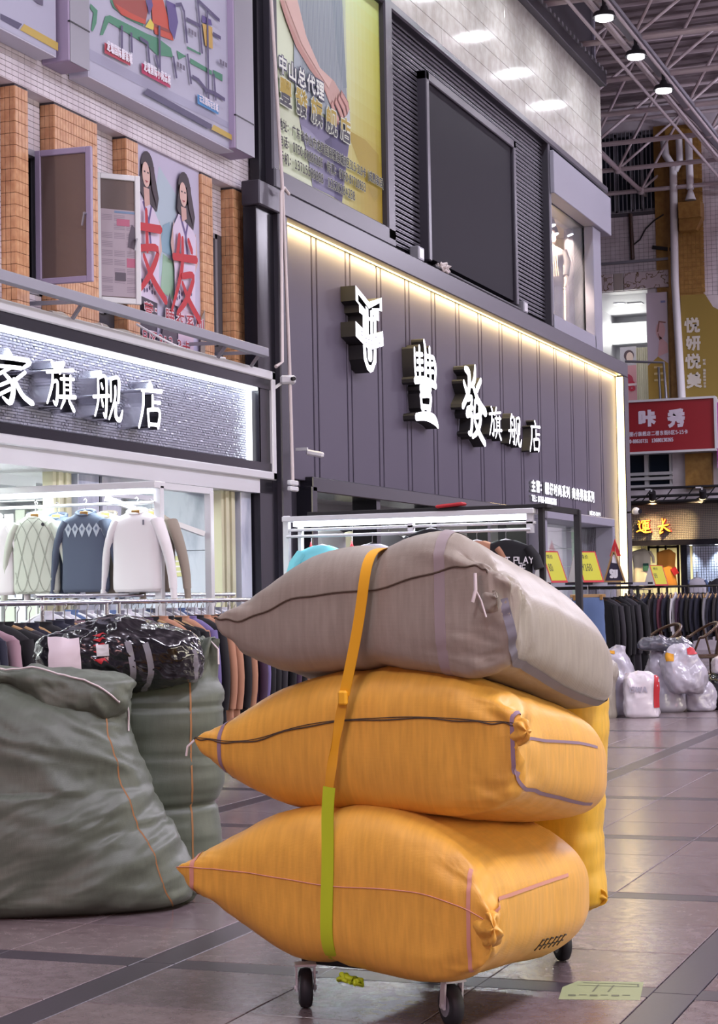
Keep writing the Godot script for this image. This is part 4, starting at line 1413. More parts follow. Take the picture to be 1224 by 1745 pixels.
func left_sign():
	var t := left_frame(-7.4)
	var o := thing("shop_sign", "long mosaic shop sign with white light strips over the left shop", "shop sign")
	var g := Geo.new()
	# outer silver frame
	fill(g, t, 7.0, 3.5, 17.04, 3.59, -0.5, 0.02, 0.01)
	fill(g, t, 7.0, 2.5, 17.04, 2.58, -0.5, 0.02, 0.01)
	fill(g, t, 16.95, 2.5, 17.04, 3.59, -0.5, 0.02, 0.01)
	put("frame", g, M.white_metal, o)
	g = Geo.new()
	fill(g, t, 7.0, 3.4, 16.95, 3.5, -0.14, 0.0)
	fill(g, t, 7.0, 2.58, 16.95, 2.665, -0.14, 0.0)
	fill(g, t, 16.72, 2.665, 16.95, 3.4, -0.14, -0.012)
	put("dark_border", g, M.black_gloss, o)
	g = Geo.new()
	fill(g, t, 7.0, 2.6, 16.9, 3.5, -0.3, -0.14)
	put("back_panel", g, M.mosaic_back, o)
	# small bevelled glass bricks, some turned a little so that they sparkle
	var rng := RandomNumberGenerator.new()
	rng.seed = 77
	var brick := Geo.new()
	brick.box(Vector3.ZERO, Vector3(0.054, 0.0205, 0.012), 0.003)
	var bm := brick.mesh()
	var places := []
	for r in 33:
		for c in 118:
			var a := 10.2 + c * 0.058 + (0.029 if r % 2 else 0.0)
			if a < 16.72:
				var b := Basis(Vector3(0, 0, -1), Vector3.UP, Vector3.RIGHT) * Basis(Vector3(1, 0, 0), rng.randfn(0.0, 0.1)) * Basis(Vector3(0, 1, 0), rng.randfn(0.0, 0.1))
				places.append(Transform3D(b, Vector3(-7.534, 2.68 + r * 0.0235, -a)))
	copies("brick", bm, M.mosaic, places, o)
	g = Geo.new()
	fill(g, t, 7.0, 3.375, 16.7, 3.4, -0.12, -0.03)
	fill(g, t, 16.63, 2.68, 16.69, 3.37, -0.13, -0.09)
	put("led_strip", g, M.strip_white, o)
	area_light("strip_light", Vector3(-7.47, 3.37, -12.4), Vector3(-0.25, -1, 0), Vector2(8.5, 0.05), 0.9, Color(0.92, 0.97, 1.0), o)
	o.get_node("strip_light").basis = Basis(Vector3(0, 0, 1), Vector3(1, 0, 0), Vector3(0, 1, 0)) * Basis(Vector3(1, 0, 0), 0.25)
	area_light("strip_light", Vector3(-7.47, 3.03, -16.62), Vector3(-0.3, 0, 1), Vector2(0.04, 0.7), 0.04, Color(0.92, 0.97, 1.0), o)
	var gr := "brush letters of the left sign"
	var lt := left_frame(0.0)
	letter("家", lt, 11.6, 2.78, 0.66, 0.42, -7.525, -7.33, "white glowing brush character 家, first in view on the mosaic sign", gr, M.letter_face, M.chrome)
	letter("旗", lt, 12.45, 2.8, 0.47, 0.4, -7.525, -7.33, "white glowing brush character 旗, second in view on the mosaic sign", gr, M.letter_face, M.chrome)
	letter("舰", lt, 13.2, 2.79, 0.5, 0.4, -7.525, -7.33, "white glowing brush character 舰, third in view on the mosaic sign", gr, M.letter_face, M.chrome)
	letter("店", lt, 13.98, 2.78, 0.48, 0.42, -7.525, -7.33, "white glowing brush character 店, fourth in view on the mosaic sign", gr, M.letter_face, M.chrome)
	# a twin camera and conduits at the sign's corner
	var c := thing("security_camera", "small white camera on the corner of the mosaic sign", "camera")
	g = Geo.new()
	g.box(Vector3(-7.3, 3.52, -17.16), Vector3(0.16, 0.09, 0.09), 0.02, Basis(Vector3.UP, 0.5))
	put("housing", g, M.white_metal, c)
	g = Geo.new()
	g.tube(Vector3(-7.23, 3.52, -17.11), Vector3(-7.2, 3.52, -17.09), 0.022)
	put("lens", g, M.black_gloss, c)
	g = Geo.new()
	g.bar(Vector3(-7.36, 3.5, -17.16), Vector3(-7.42, 3.44, -17.1), 0.03, 0.03)
	put("bracket", g, M.white_metal, c)
	c = thing("security_camera", "white bullet camera low on the dark sign wall by the conduits", "camera")
	g = Geo.new()
	g.bar(Vector3(-7.34, 2.83, -17.72), Vector3(-7.16, 2.79, -17.74), 0.07, 0.06, Vector3.UP, 0.015)
	put("housing", g, M.white_metal, c)
	g = Geo.new()
	g.bar(Vector3(-7.45, 2.86, -17.7), Vector3(-7.32, 2.86, -17.7), 0.03, 0.03)
	put("bracket", g, M.white_metal, c)
	var q := thing("conduit", "pair of thin white conduits running down between the two shopfronts", "pipe")
	g = Geo.new()
	var pa := PackedVector3Array([Vector3(-7.3, 9.0, -16.86), Vector3(-7.3, 7.4, -16.88), Vector3(-7.28, 5.5, -17.05), Vector3(-7.28, 3.7, -17.16), Vector3(-7.28, 2.45, -17.2)])
	g.path(pa, 0.018, 6)
	put("pipe", g, M.thread_white, q)
	g = Geo.new()
	g.path(PackedVector3Array([Vector3(-7.28, 5.42, -17.22), Vector3(-7.28, 5.46, -17.1), Vector3(-7.28, 5.4, -17.02), Vector3(-7.28, 3.68, -16.98), Vector3(-7.3, 3.62, -16.86)]), 0.018, 6)
	put("pipe", g, M.thread_white, q)
	g = Geo.new()
	for k in 2:
		g.box(Vector3(-7.28, 2.42 + 0.06 * k, -17.2), Vector3(0.05, 0.05, 0.2), 0.01)
	put("junction_box", g, M.white_metal, q)

# ---- the dark shopfront with the large sign ----
func main_building():
	var t := left_frame(0.0)
	var wall := structure("wall_shopfront", "dark grey vertical panel wall of the large shop sign")
	var g := Geo.new()
	holed(g, t, 17.2, 0.0, 33.0, 5.4, -7.95, -7.6, [[18.1, 0.0, 26.6, 2.46], [27.2, 0.9, 31.3, 2.5]])
	holed(g, t, 17.2, 5.4, 31.95, 12.8, -7.95, -7.6, [[28.1, 5.75, 30.95, 7.6]])
	put("backing", g, M.frame_dark, wall)
	# panels between paired grooves
	var edges := [17.42]
	for k in 14:
		edges.append(18.36 + 1.0055 * k)
		edges.append(18.5 + 1.006 * k)
	edges.append(32.7)
	for i in edges.size() - 1:
		var a0: float = edges[i] + 0.02
		var a1: float = edges[i + 1] - 0.02
		var b0 := 0.0
		if a1 > 18.1 and a0 < 26.7:
			b0 = 2.56
		elif a1 > 27.0 and a0 < 31.4:
			b0 = 2.58
		var p := Geo.new()
		p.box(t * Vector3((a0 + a1) * 0.5, (b0 + 5.3) * 0.5, -7.54), Vector3(0.06, 5.3 - b0, a1 - a0), 0.006)
		put("panel", p, M.sign_panel, wall)
	var bk := Geo.new()
	fill(bk, t, 17.4, 2.5, 32.7, 5.3, -7.6, -7.57)
	put("groove_back", bk, M.sign_panel, wall)
	# projecting frame round the sign
	g = Geo.new()
	fill(g, t, 16.66, 5.22, 33.05, 5.47, -7.56, -7.36, 0.012)
	put("frame_head", g, M.frame_gloss, wall)
	g = Geo.new()
	fill(g, t, 17.13, 0.0, 17.36, 5.22, -7.56, -7.36, 0.012)
	put("frame_side", g, M.frame_dark, wall)
	g = Geo.new()
	fill(g, t, 32.7, 0.0, 33.05, 5.22, -7.56, -7.36, 0.012)
	put("frame_side", g, M.black_gloss, wall)
	g = Geo.new()
	fill(g, t, 16.7, 0.0, 17.13, 5.22, -7.56, -7.42)
	fill(g, t, 16.98, 5.47, 17.3, 12.0, -7.6, -7.5)
	put("edge_strip", g, M.black_gloss, wall)
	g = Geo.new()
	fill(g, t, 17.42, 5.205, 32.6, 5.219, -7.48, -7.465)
	fill(g, t, 32.675, 1.2, 32.698, 5.2, -7.5, -7.375)  # glowing strip stands in for the LED-lit inner reveal of the frame
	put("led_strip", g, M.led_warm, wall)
	for k in 3:
		area_light("strip_light", Vector3(-7.45, 5.2, -19.95 - 5.06 * k), Vector3.DOWN, Vector2(5.0, 0.03), 5.0, Color(1.0, 0.88, 0.58), wall)
		wall.get_child(wall.get_child_count() - 1).basis = Basis(Vector3(0, 0, 1), Vector3(1, 0, 0), Vector3(0, 1, 0)) * Basis(Vector3(1, 0, 0), -0.35)
	area_light("strip_light", Vector3(-7.43, 3.3, -32.66), Vector3(-0.4, 0, 1), Vector2(0.03, 3.8), 0.7, Color(1.0, 0.88, 0.58), wall)
	emblem()
	var gr := "brush letters of the large sign"
	letter("豐", t, 21.15, 3.42, 0.92, 1.06, -7.505, -7.35, "large white glowing 豐 character right of the shield emblem on the dark sign", gr, M.letter_face, M.black_matte)
	letter("發", t, 23.05, 3.36, 1.12, 1.04, -7.505, -7.35, "large white glowing 發 character in the middle of the dark sign", gr, M.letter_face, M.black_matte)
	letter("旗", t, 24.36, 3.46, 0.62, 0.47, -7.505, -7.38, "first small glowing character 旗, right of the large pair on the dark sign", gr, M.letter_face, M.black_matte)
	letter("舰", t, 25.32, 3.44, 0.66, 0.46, -7.505, -7.38, "second small glowing character 舰 on the dark sign", gr, M.letter_face, M.black_matte)
	letter("店", t, 26.42, 3.43, 0.64, 0.48, -7.505, -7.38, "last small glowing character 店 on the dark sign", gr, M.letter_face, M.black_matte)
	small_line("主营: 靓仔时尚系列 商务男装系列", 26.78, 2.845, 0.2, 1.2, "raised white line of characters low on the dark sign, above the telephone number")
	small_line("TEL:0760-88888286", 26.78, 2.7, 0.12, 1.25, "raised white telephone number low on the dark sign")
	small_line("B区315-319卡", 30.35, 2.63, 0.08, 1.5, "tiny raised white unit number at the lower right of the dark sign")
	# upper storey: billboard, louvres, black screen, window
	billboard()
	louvers()
	upper_window()
	var cl := structure("wall_upper", "glossy pale cladding panels above the louvres")
	var rng := RandomNumberGenerator.new()
	rng.seed = 9
	for r in 6:
		for c in 15:
			var p := Geo.new()
			var a0 := 17.0 + c * 1.0
			var b0 := 8.5 + r * 0.3
			p.box(t * Vector3(a0 + 0.5, b0 + 0.15, -7.52), Vector3(0.04, 0.296, 0.995), 0.003, Basis(Vector3.UP, rng.randfn(0, 0.0016)) * Basis(Vector3.BACK, rng.randfn(0, 0.0016)))
			put("panel", p, M.white_clad, cl)
	g = Geo.new()
	fill(g, t, 17.0, 8.5, 31.96, 10.3, -7.6, -7.545)
	put("cladding_back", g, M.grout, cl)
	g = Geo.new()
	fill(g, t, 17.0, 10.3, 32.0, 10.5, -8.5, -7.38, 0.01)
	fill(g, t, 17.0, 8.38, 32.0, 8.5, -7.9, -7.4, 0.02)
	put("dark_trim", g, M.frame_dark, cl)
	g = Geo.new()
	for i in 60:
		fill(g, t, 17.1 + i * 0.25, 10.5, 17.2 + i * 0.25, 10.56, -8.5, -7.36)
	put("corrugated_edge", g, M.grey_metal, cl).set_meta("kind", "stuff")
	g = Geo.new()
	g.span(-13.0, -7.56, 5.5, 12.0, -31.98, -31.88)
	put("end_wall", g, M.grey_beam, cl)
	# ledge clutter
	for q in [[21.62, "first grey junction box on the ledge under the black screen"], [26.35, "second grey junction box, at the right foot of the black screen"]]:
		var o := thing("junction_box", q[1], "junction box", "boxes on the ledge")
		g = Geo.new()
		g.box(Vector3(-7.43, 5.56, -q[0]), Vector3(0.12, 0.17, 0.22), 0.01)
		put("case", g, M.grey_metal, o)
		g = Geo.new()
		g.box(Vector3(-7.368, 5.56, -q[0]), Vector3(0.006, 0.12, 0.16))
		put("cover", g, M.white_metal, o)
	var o := thing("ledge_pipe", "thin dark pipe with a knotted rag lying on the ledge under the screen", "pipe")
	g = Geo.new()
	g.tube(Vector3(-7.4, 5.5, -22.2), Vector3(-7.4, 5.5, -26.1), 0.022)
	put("pipe", g, M.dark_metal, o)
	g = Geo.new()
	var pts := PackedVector3Array()
	for i in 30:
		pts.append(Vector3(-7.4 + 0.06 * sin(i * 1.9), 5.53 + 0.05 * cos(i * 1.3), -22.55 + 0.12 * sin(i * 0.8)))
	g.path(pts, 0.022, 5)
	put("rag", g, M.thread_white, o)
	# black doorway, end camera
	o = structure("door_1", "black framed shop entrance behind the display rack")
	g = Geo.new()
	fill(g, t, 18.08, 2.44, 26.7, 2.6, -7.9, -7.42, 0.01)
	fill(g, t, 18.05, 0.0, 18.2, 2.5, -7.9, -7.42, 0.01)
	for a in [20.2, 22.4, 24.6, 26.55]:
		fill(g, t, a, 0.0, a + 0.13, 2.46, -7.8, -7.5)
	put("frame", g, M.black_gloss, o)
	o = structure("window_4", "grey framed display window right of the display rack")
	g = Geo.new()
	fill(g, t, 27.05, 2.46, 31.45, 2.6, -7.9, -7.3, 0.01)
	fill(g, t, 27.05, 0.8, 27.2, 2.46, -7.9, -7.35, 0.01)
	fill(g, t, 31.3, 0.8, 31.45, 2.46, -7.9, -7.3, 0.01)
	fill(g, t, 27.05, 0.8, 31.45, 0.95, -7.9, -7.3, 0.01)
	put("frame", g, M.grey_beam, o)
	g = Geo.new()
	fill(g, t, 27.2, 0.95, 31.3, 2.46, -7.76, -7.75)
	put("pane", g, M.glass, o)
	var c := thing("security_camera", "round dome camera on the black end frame of the dark sign", "camera")
	var b := Blob.new()
	b.s = [[0.0, 0, 0, 0.01, 0.01, 2.0], [0.01, 0, 0, 0.06, 0.06, 2.0], [0.06, 0, 0, 0.075, 0.075, 2.0], [0.11, 0, 0, 0.05, 0.05, 2.0], [0.13, 0, 0, 0.01, 0.01, 2.0]]
	b.t = Transform3D(Basis.IDENTITY, Vector3(-7.2, 2.72, -32.7))
	g = Geo.new()
	b.build(g, 16, 10)
	put("dome", g, M.white_metal, c)
	g = Geo.new()
	g.tube(Vector3(-7.13, 2.77, -32.68), Vector3(-7.11, 2.77, -32.67), 0.04, 10)
	put("lens", g, M.black_gloss, c)
	g = Geo.new()
	g.bar(Vector3(-7.4, 2.76, -32.8), Vector3(-7.2, 2.78, -32.7), 0.03, 0.03)
	put("bracket", g, M.black_matte, c)
	main_interior()

func small_line(s: String, a: float, b: float, size: float, wide: float, label: String):
	var o := thing("raised_lettering", label, "sign lettering")
	for k in 2:
		var p := Print.new()
		p.t = left_frame(-7.5 if k == 0 else -7.47)
		p.ink("1f1d24" if k == 0 else "ffffff")
		p.text(s, a, b, size, 0.2 if k == 0 else 0.14, wide)
		put("backing" if k == 0 else "face", p.g, M.black_matte if k == 0 else M.letter_face, o).set_meta("kind", "stuff")

func emblem():
	var o := thing("sign_emblem", "white glowing shield emblem with a ribbon banner on the dark sign", "emblem")
	var t := left_frame(0.0)
	var face := Geo.new()
	var body := Geo.new()
	var a := 19.2
	var b := 3.86
	var sx := 0.0086
	var sy := 0.0084
	var shapes := [
		[0, 0, 49, 15, 98, 2, 98, 21, 86, 21, 86, 36, 75, 36, 75, 56, 66, 58, 66, 30, 60, 30, 60, 22, 90, 18, 90, 10, 49, 24, 9, 10, 9, 20, 36, 28, 36, 56, 25, 54, 25, 36, 12, 34, 12, 24, 0, 20],
		[36, 22, 46, 25, 46, 62, 36, 60], [53, 26, 62, 24, 62, 60, 53, 62],
		[16, 26, 36, 34, 48, 36, 62, 34, 82, 27, 82, 33, 62, 40, 36, 40, 16, 32],
		[-2, 48, 48, 60, 100, 48, 102, 68, 48, 81, -2, 68],
		[24, 76, 34, 78, 36, 92, 44, 101, 54, 101, 62, 92, 64, 78, 74, 76, 72, 95, 60, 108, 49, 111, 38, 108, 26, 95],
		[41, 80, 57, 80, 57, 92, 53, 96, 45, 96, 41, 92],
	]
	for s in shapes:
		var p := PackedVector2Array()
		for i in range(0, s.size(), 2):
			p.append(Vector2(a + s[i] * sx, b + (111 - s[i + 1]) * sy))
		face.prism(t, p, -7.52, -7.33, false)
		body.prism(t, p, -7.52, -7.331, true)
	put("face", face, M.letter_face, o)
	put("side", body, M.black_matte, o)
	var p := Print.new()
	p.t = left_frame(-7.328)
	p.ink("9c97ae")
	p.line([a + 0.14, b + 0.44, a + 0.14, b + 0.36], 0.012)
	p.line([a + 0.14, b + 0.44, a + 0.2, b + 0.43], 0.012)
	p.line([a + 0.14, b + 0.4, a + 0.19, b + 0.39], 0.012)
	for x in [0.26, 0.36, 0.46, 0.7]:
		p.line([a + x, b + 0.36, a + x, b + 0.33, a + x + 0.05, b + 0.33, a + x + 0.05, b + 0.38, a + x, b + 0.37], 0.01)
	p.line([a + 0.51, b + 0.33, a + 0.51, b + 0.28, a + 0.46, b + 0.28], 0.01)
	p.line([a + 0.58, b + 0.43, a + 0.58, b + 0.34], 0.012)
	p.line([a + 0.58, b + 0.43, a + 0.64, b + 0.43], 0.012)
	put("lettering", p.g, M.print, o)

func billboard():
	var o := thing("billboard", "yellow-green fashion billboard of a standing torso with an arm, in a black frame", "billboard")
	var t := left_frame(-7.45)
	var g := Geo.new()
	fill(g, t, 17.3, 5.58, 20.62, 11.0, -0.15, -0.02)
	put("panel", g, M.board_white, o)
	g = Geo.new()
	fill(g, t, 17.14, 5.5, 17.3, 11.0, -0.15, 0.04, 0.02)
	fill(g, t, 20.5, 5.55, 20.76, 8.5, -0.3, 0.06, 0.02)
	fill(g, t, 17.14, 5.48, 20.76, 5.7, -0.15, 0.06, 0.02)
	put("frame", g, M.frame_dark, o)
	var p := Print.new()
	p.t = t
	p.t.origin += Vector3(-0.02, 0, 0)
	p.gap = 0.0014
	p.ink("a9b96f")
	p.rect(17.3, 5.7, 20.52, 11.0)
	# a print that grades from pale green to mustard, in narrow bands of ink
	var pale := Color("c9d3ba")
	var lime := Color("b3b453")
	var must := Color("a28a2c")
	p.layer += 1
	for i in 26:
		for j in 18:
			var fa := (i + 0.5) / 26.0
			var fb := (j + 0.5) / 18.0
			var c := pale.lerp(lime, smoothstep(0.45, 1.0, fa))
			c = c.lerp(must, smoothstep(0.35, 1.0, fa) * smoothstep(0.55, 0.05, fb))
			c = c.lerp(Color("a9cfa0"), smoothstep(0.5, 0.95, fb) * smoothstep(0.4, 0.6, fa) * 0.6)
			p.g.tint = c.srgb_to_linear()
			p.rect(17.3 + 3.22 * i / 26.0, 5.7 + 3.4 * j / 18.0, 17.3 + 3.22 * (i + 1) / 26.0, 5.7 + 3.4 * (j + 1) / 18.0)
	p.ink("9d8a2e")
	p.poly([19.435, 6.608, 19.962, 6.62, 20.409, 6.539, 20.425, 6.08, 20.219, 5.935, 19.485, 6.498])
	# trousers
	p.ink("7a7896")
	p.poly([17.895, 6.608, 18.186, 6.61, 18.774, 6.565, 19.383, 6.663, 19.435, 6.608, 19.448, 6.49, 19.175, 5.732, 18.91, 5.745, 18.313, 5.736, 18.193, 6.015, 18.025, 6.262])
	p.ink("575478")
	p.poly([18.774, 6.565, 19.439, 6.676, 19.448, 6.49, 19.325, 6.228, 19.226, 6.04, 19.175, 5.732, 18.945, 5.739, 18.977, 6.054, 18.851, 6.354])
	p.ink("4c4a6c")
	p.poly([18.693, 6.319, 18.871, 6.411, 18.932, 6.228, 18.86, 6.173])
	p.poly([18.701, 6.483, 19.035, 6.528, 19.014, 6.471, 18.733, 6.432])
	p.ink("8c8ba8")
	p.poly([17.996, 6.337, 18.256, 6.335, 18.504, 6.276, 18.549, 6.144, 18.402, 5.869, 18.298, 5.771, 18.193, 6.015])
	p.ink("6a6788")
	p.poly([17.911, 6.612, 18.268, 6.605, 18.517, 6.563, 18.463, 6.498, 18.1, 6.513, 17.908, 6.542])
	# the striped knitted top
	p.ink("98a3ac")
	p.poly([17.874, 7.639, 19.268, 8.055, 19.285, 7.657, 19.339, 7.269, 19.387, 6.744, 19.236, 6.628, 19.02, 6.604, 18.776, 6.611, 18.268, 6.592, 17.863, 6.6, 17.829, 6.935])
	p.ink("7f909c")
	p.poly([18.942, 7.958, 19.268, 8.055, 19.315, 7.532, 19.366, 7.075, 19.256, 7.047, 19.09, 7.337])
	p.ink("b3bcc2")
	for i in 34:
		p.line([18.03 + i * 0.04, 6.9 - 0.012 * i, 18.0 + i * 0.04, 9.2], 0.009)
	p.ink("6d7a88")
	for i in 34:
		p.line([18.05 + i * 0.04, 6.92 - 0.012 * i, 18.02 + i * 0.04, 9.2], 0.006)
	# arm and hand
	p.ink("b5938b")
	p.poly([17.464, 7.516, 17.939, 7.658, 18.168, 7.331, 18.541, 7.092, 18.971, 7.054, 19.18, 6.961, 19.083, 6.804, 18.834, 6.756, 18.651, 6.893, 18.252, 6.997, 17.885, 7.139, 17.626, 7.347])
	p.ink("ab7f78")
	p.poly([17.464, 7.516, 17.557, 7.544, 17.72, 7.355, 17.999, 7.183, 18.37, 7.041, 18.72, 6.898, 18.834, 6.756, 18.651, 6.893, 18.252, 6.997, 17.885, 7.139, 17.626, 7.347])
	p.ink("c4a49c")
	p.poly([17.604, 7.558, 17.939, 7.658, 18.168, 7.331, 18.541, 7.092, 18.9, 7.049, 18.79, 6.929, 18.454, 7.05, 18.049, 7.209, 17.816, 7.383])
	for f in [[18.887, 6.769, 18.971, 6.671, 19.057, 6.632], [18.995, 6.822, 19.116, 6.746, 19.185, 6.683], [19.087, 6.885, 19.227, 6.813, 19.277, 6.738], [19.161, 6.943, 19.32, 6.876, 19.353, 6.803]]:
		p.ink("8f5f5a")
		p.line(f, 0.1)
		p.ink("b98d84")
		p.line(f, 0.065)
	p.ink("aeb4bb")
	p.poly([19.021, 6.611, 19.129, 6.65, 19.314, 6.754, 19.391, 6.839, 19.403, 6.708, 19.272, 6.63])
	# writing
	for k in 2:
		p.ink("40405a" if k == 0 else "d7dcd6")
		p.text("中山总代理", 17.36, 6.72, 0.22, [0.28, 0.12][k], 1.1)
	for k in 2:
		p.ink("ccd2c4" if k == 0 else "3a3a44")
		p.text("豐發旗舰店", 17.36, 6.4, 0.31, [0.2, 0.12][k], 1.15, 1.2, "" if k == 0 else "a38d34")
	for k in 2:
		p.ink("c9d0b0" if k == 0 else "25252f")
		var w: float = [0.18, 0.115][k]
		p.text("地址: 广东省中山市龙瑞国际服装城B区315-319卡 (成熟装店)", 17.33, 6.13, 0.135, w, 0.8)
		p.text("电话: 0760-88886286  传真: 0760-87710833", 17.33, 5.96, 0.135, w, 0.85)
		p.text("手机: 13715589988  13528284238", 17.33, 5.79, 0.135, w, 0.95)
	put("print", p.g, M.gloss_print, o)

func louvers():
	var wall := structure("wall_louver", "grey horizontal louvre slats round the black screen")
	var t := left_frame(0.0)
	var g := Geo.new()
	fill(g, t, 20.7, 5.5, 28.1, 8.42, -7.66, -7.58)
	put("void", g, M.louver, wall)
	var ang := Basis(Vector3(0, 0, 1), -0.55)
	for i in 45:
		var y := 5.62 + i * 0.0625
		var runs := [[20.76, 22.06], [26.05, 28.02]] if y < 7.93 else [[20.76, 28.02]]
		for r in runs:
			var s := Geo.new()
			s.box(Vector3(-7.54, y, -(r[0] + r[1]) * 0.5), Vector3(0.05, 0.01, r[1] - r[0]), 0.0, ang)
			s.box(Vector3(-7.525, y - 0.008, -(r[0] + r[1]) * 0.5), Vector3(0.008, 0.036, r[1] - r[0]))
			put("slat", s, M.louver, wall)
	g = Geo.new()
	fill(g, t, 28.0, 5.5, 28.12, 8.42, -7.66, -7.42, 0.01)
	put("mullion", g, M.frame_dark, wall)
	var o := thing("advertising_screen", "large black switched-off advertising screen amid the grey louvres", "screen")
	g = Geo.new()
	fill(g, t, 22.14, 5.6, 25.98, 7.86, -7.6, -7.44)
	put("panel", g, M.screen, o)
	g = Geo.new()
	fill(g, t, 22.02, 5.55, 22.14, 7.98, -7.6, -7.4, 0.012)
	fill(g, t, 25.98, 5.55, 26.1, 7.98, -7.6, -7.4, 0.012)
	fill(g, t, 22.02, 7.86, 26.1, 7.98, -7.6, -7.4, 0.012)
	put("frame", g, M.frame_gloss, o)

func upper_window():
	var t := left_frame(0.0)
	var o := structure("window_5", "upper shop window with a lit display")
	var g := Geo.new()
	fill(g, t, 28.12, 7.62, 32.0, 8.3, -7.9, -7.36, 0.01)
	put("beam", g, M.grey_beam, o)
	g = Geo.new()
	fill(g, t, 30.95, 5.5, 31.5, 7.62, -7.9, -7.44, 0.01)
	fill(g, t, 28.1, 5.5, 28.22, 7.62, -7.62, -7.44)
	fill(g, t, 28.1, 5.5, 31.0, 5.72, -7.9, -7.44)
	put("frame", g, M.grey_beam, o)
	g = Geo.new()
	fill(g, t, 28.2, 5.7, 30.96, 7.62, -7.63, -7.62)
	put("pane", g, M.glass, o)
	# the small lit room behind it
	g = Geo.new()
	g.span(-10.0, -7.62, 5.6, 5.7, -31.3, -27.9)
	g.span(-10.1, -10.0, 5.6, 8.2, -31.3, -27.9)
	g.span(-10.0, -7.62, 5.7, 8.2, -27.98, -27.9)
	put("room", g, M.cream_paint, o)
	for k in 7:
		var b := Geo.new()
		b.span(-10.0, -7.66, 5.705 + 0.3 * k, 5.995 + 0.3 * k, -31.3, -31.2, 0.004)
		put("wall_board", b, M.wall_board, o)
	g = Geo.new()
	g.span(-10.0, -7.62, 7.75, 7.8, -31.3, -27.9)
	put("room_ceiling", g, M.cream_paint, o)
	for q in [[-7.9, -30.0, "nearest spotlight in the upper shop window"], [-8.05, -30.75, "middle spotlight in the upper shop window"], [-7.84, -30.95, "farthest spotlight in the upper shop window"]]:
		var s := thing("spotlight", q[2], "lamp", "spotlights in the upper window")
		g = Geo.new()
		var at := Vector3(q[0], 7.5, q[1])
		g.tube(at + Vector3(0, 0.25, 0), at + Vector3(0, 0.08, 0), 0.012)
		g.tube(at + Vector3(-0.03, 0.1, 0), at, 0.06, 12)
		put("housing", g, M.black_matte, s)
		var f := Geo.new()
		f.tube(at, at + Vector3(0.008, -0.02, 0), 0.052, 12)
		put("lens", f, M.led_white, s)
		var l := SpotLight3D.new()
		l.name = "spot_light"
		l.light_energy = 50.0
		l.light_color = Color(1.0, 0.9, 0.78)
		l.light_size = 0.05
		l.spot_angle = 50
		l.spot_range = 30.0
		l.shadow_enabled = true
		s.add_child(l)
		l.position = at + Vector3(0.0, -0.04, 0)
		l.basis = Basis.looking_at(Vector3(-0.3, -1, -0.25), Vector3.RIGHT)
	# a dressed dummy in the window
	var m := thing("mannequin", "dressed mannequin in a dark patterned jacket and jeans in the upper window", "mannequin")
	var base := Vector3(-7.97, 5.7, -30.2)
	g = Geo.new()
	var head := Blob.new()
	head.s = [[1.42, 0, 0, 0.05, 0.05, 2.0], [1.5, 0, 0, 0.045, 0.05, 2.0], [1.56, 0, 0.01, 0.07, 0.085, 2.0], [1.66, 0, 0.0, 0.075, 0.09, 2.0], [1.74, 0, 0, 0.05, 0.06, 2.0], [1.76, 0, 0, 0.01, 0.01, 2.0]]
	head.t = Transform3D(Basis.IDENTITY, base)
	head.build(g, 20, 16)
	for s in [-1.0, 1.0]:
		g.path(PackedVector3Array([base + Vector3(0.24 * s, 0.98, 0.05), base + Vector3(0.25 * s, 0.86, 0.09), base + Vector3(0.24 * s, 0.76, 0.11)]), 0.033, 8, 0.02)
	put("body", g, M.mannequin, m)
	g = Geo.new()
	var tor := Blob.new()
	tor.s = [[0.78, 0, 0, 0.19, 0.11, 2.4], [0.85, 0, 0, 0.2, 0.12, 2.4], [1.1, 0, 0, 0.18, 0.12, 2.4], [1.3, 0, 0, 0.22, 0.13, 2.4], [1.41, 0, 0, 0.18, 0.1, 2.2], [1.47, 0, 0, 0.07, 0.06, 2.0]]
	tor.t = Transform3D(Basis.IDENTITY, base)
	tor.build(g, 28, 20)
	for s in [-1.0, 1.0]:
		g.path(PackedVector3Array([base + Vector3(0.19 * s, 1.38, 0), base + Vector3(0.26 * s, 1.2, 0.0), base + Vector3(0.25 * s, 0.96, 0.06)]), 0.07, 10, 0.05)
	put("jacket", g, M.cloth_charcoal, m)
	var p := Print.new()
	p.t = Transform3D(Basis.IDENTITY, base + Vector3(0, 0, 0.135))
	p.ink("b9a58f")
	for i in 7:
		p.line([-0.12 + 0.04 * i, 1.32 - 0.03 * (i % 3), -0.06 + 0.03 * i, 1.12 + 0.04 * (i % 2), -0.1 + 0.04 * i, 0.95], 0.014)
	put("embroidery", p.g, M.print, m)
	g = Geo.new()
	for s in [-1.0, 1.0]:
		g.path(PackedVector3Array([base + Vector3(0.09 * s, 0.84, 0), base + Vector3(0.1 * s, 0.45, 0.02), base + Vector3(0.1 * s, 0.04, 0.0)]), 0.1, 12, 0.075)
	put("jeans", g, M.cloth_navy, m)
	var w := thing("hanging_jacket", "red jacket hanging at the left side of the upper window", "jacket")
	var jb := Blob.new()
	jb.s = [[0.0, 0, 0, 0.2, 0.05, 2.4], [0.3, 0, 0, 0.2, 0.06, 2.4], [0.6, 0, 0, 0.21, 0.06, 2.4], [0.68, 0, 0, 0.06, 0.04, 2.0]]
	jb.t = Transform3D(Basis.IDENTITY, Vector3(-8.3, 6.5, -28.25))
	g = Geo.new()
	jb.build(g, 24, 14)
	put("jacket_body", g, M.red, w)
	g = Geo.new()
	g.path(PackedVector3Array([Vector3(-8.3, 7.17, -28.25), Vector3(-8.3, 7.3, -28.25), Vector3(-8.26, 7.34, -28.25), Vector3(-8.22, 7.3, -28.25)]), 0.006, 5)
	put("hook", g, M.steel, w)

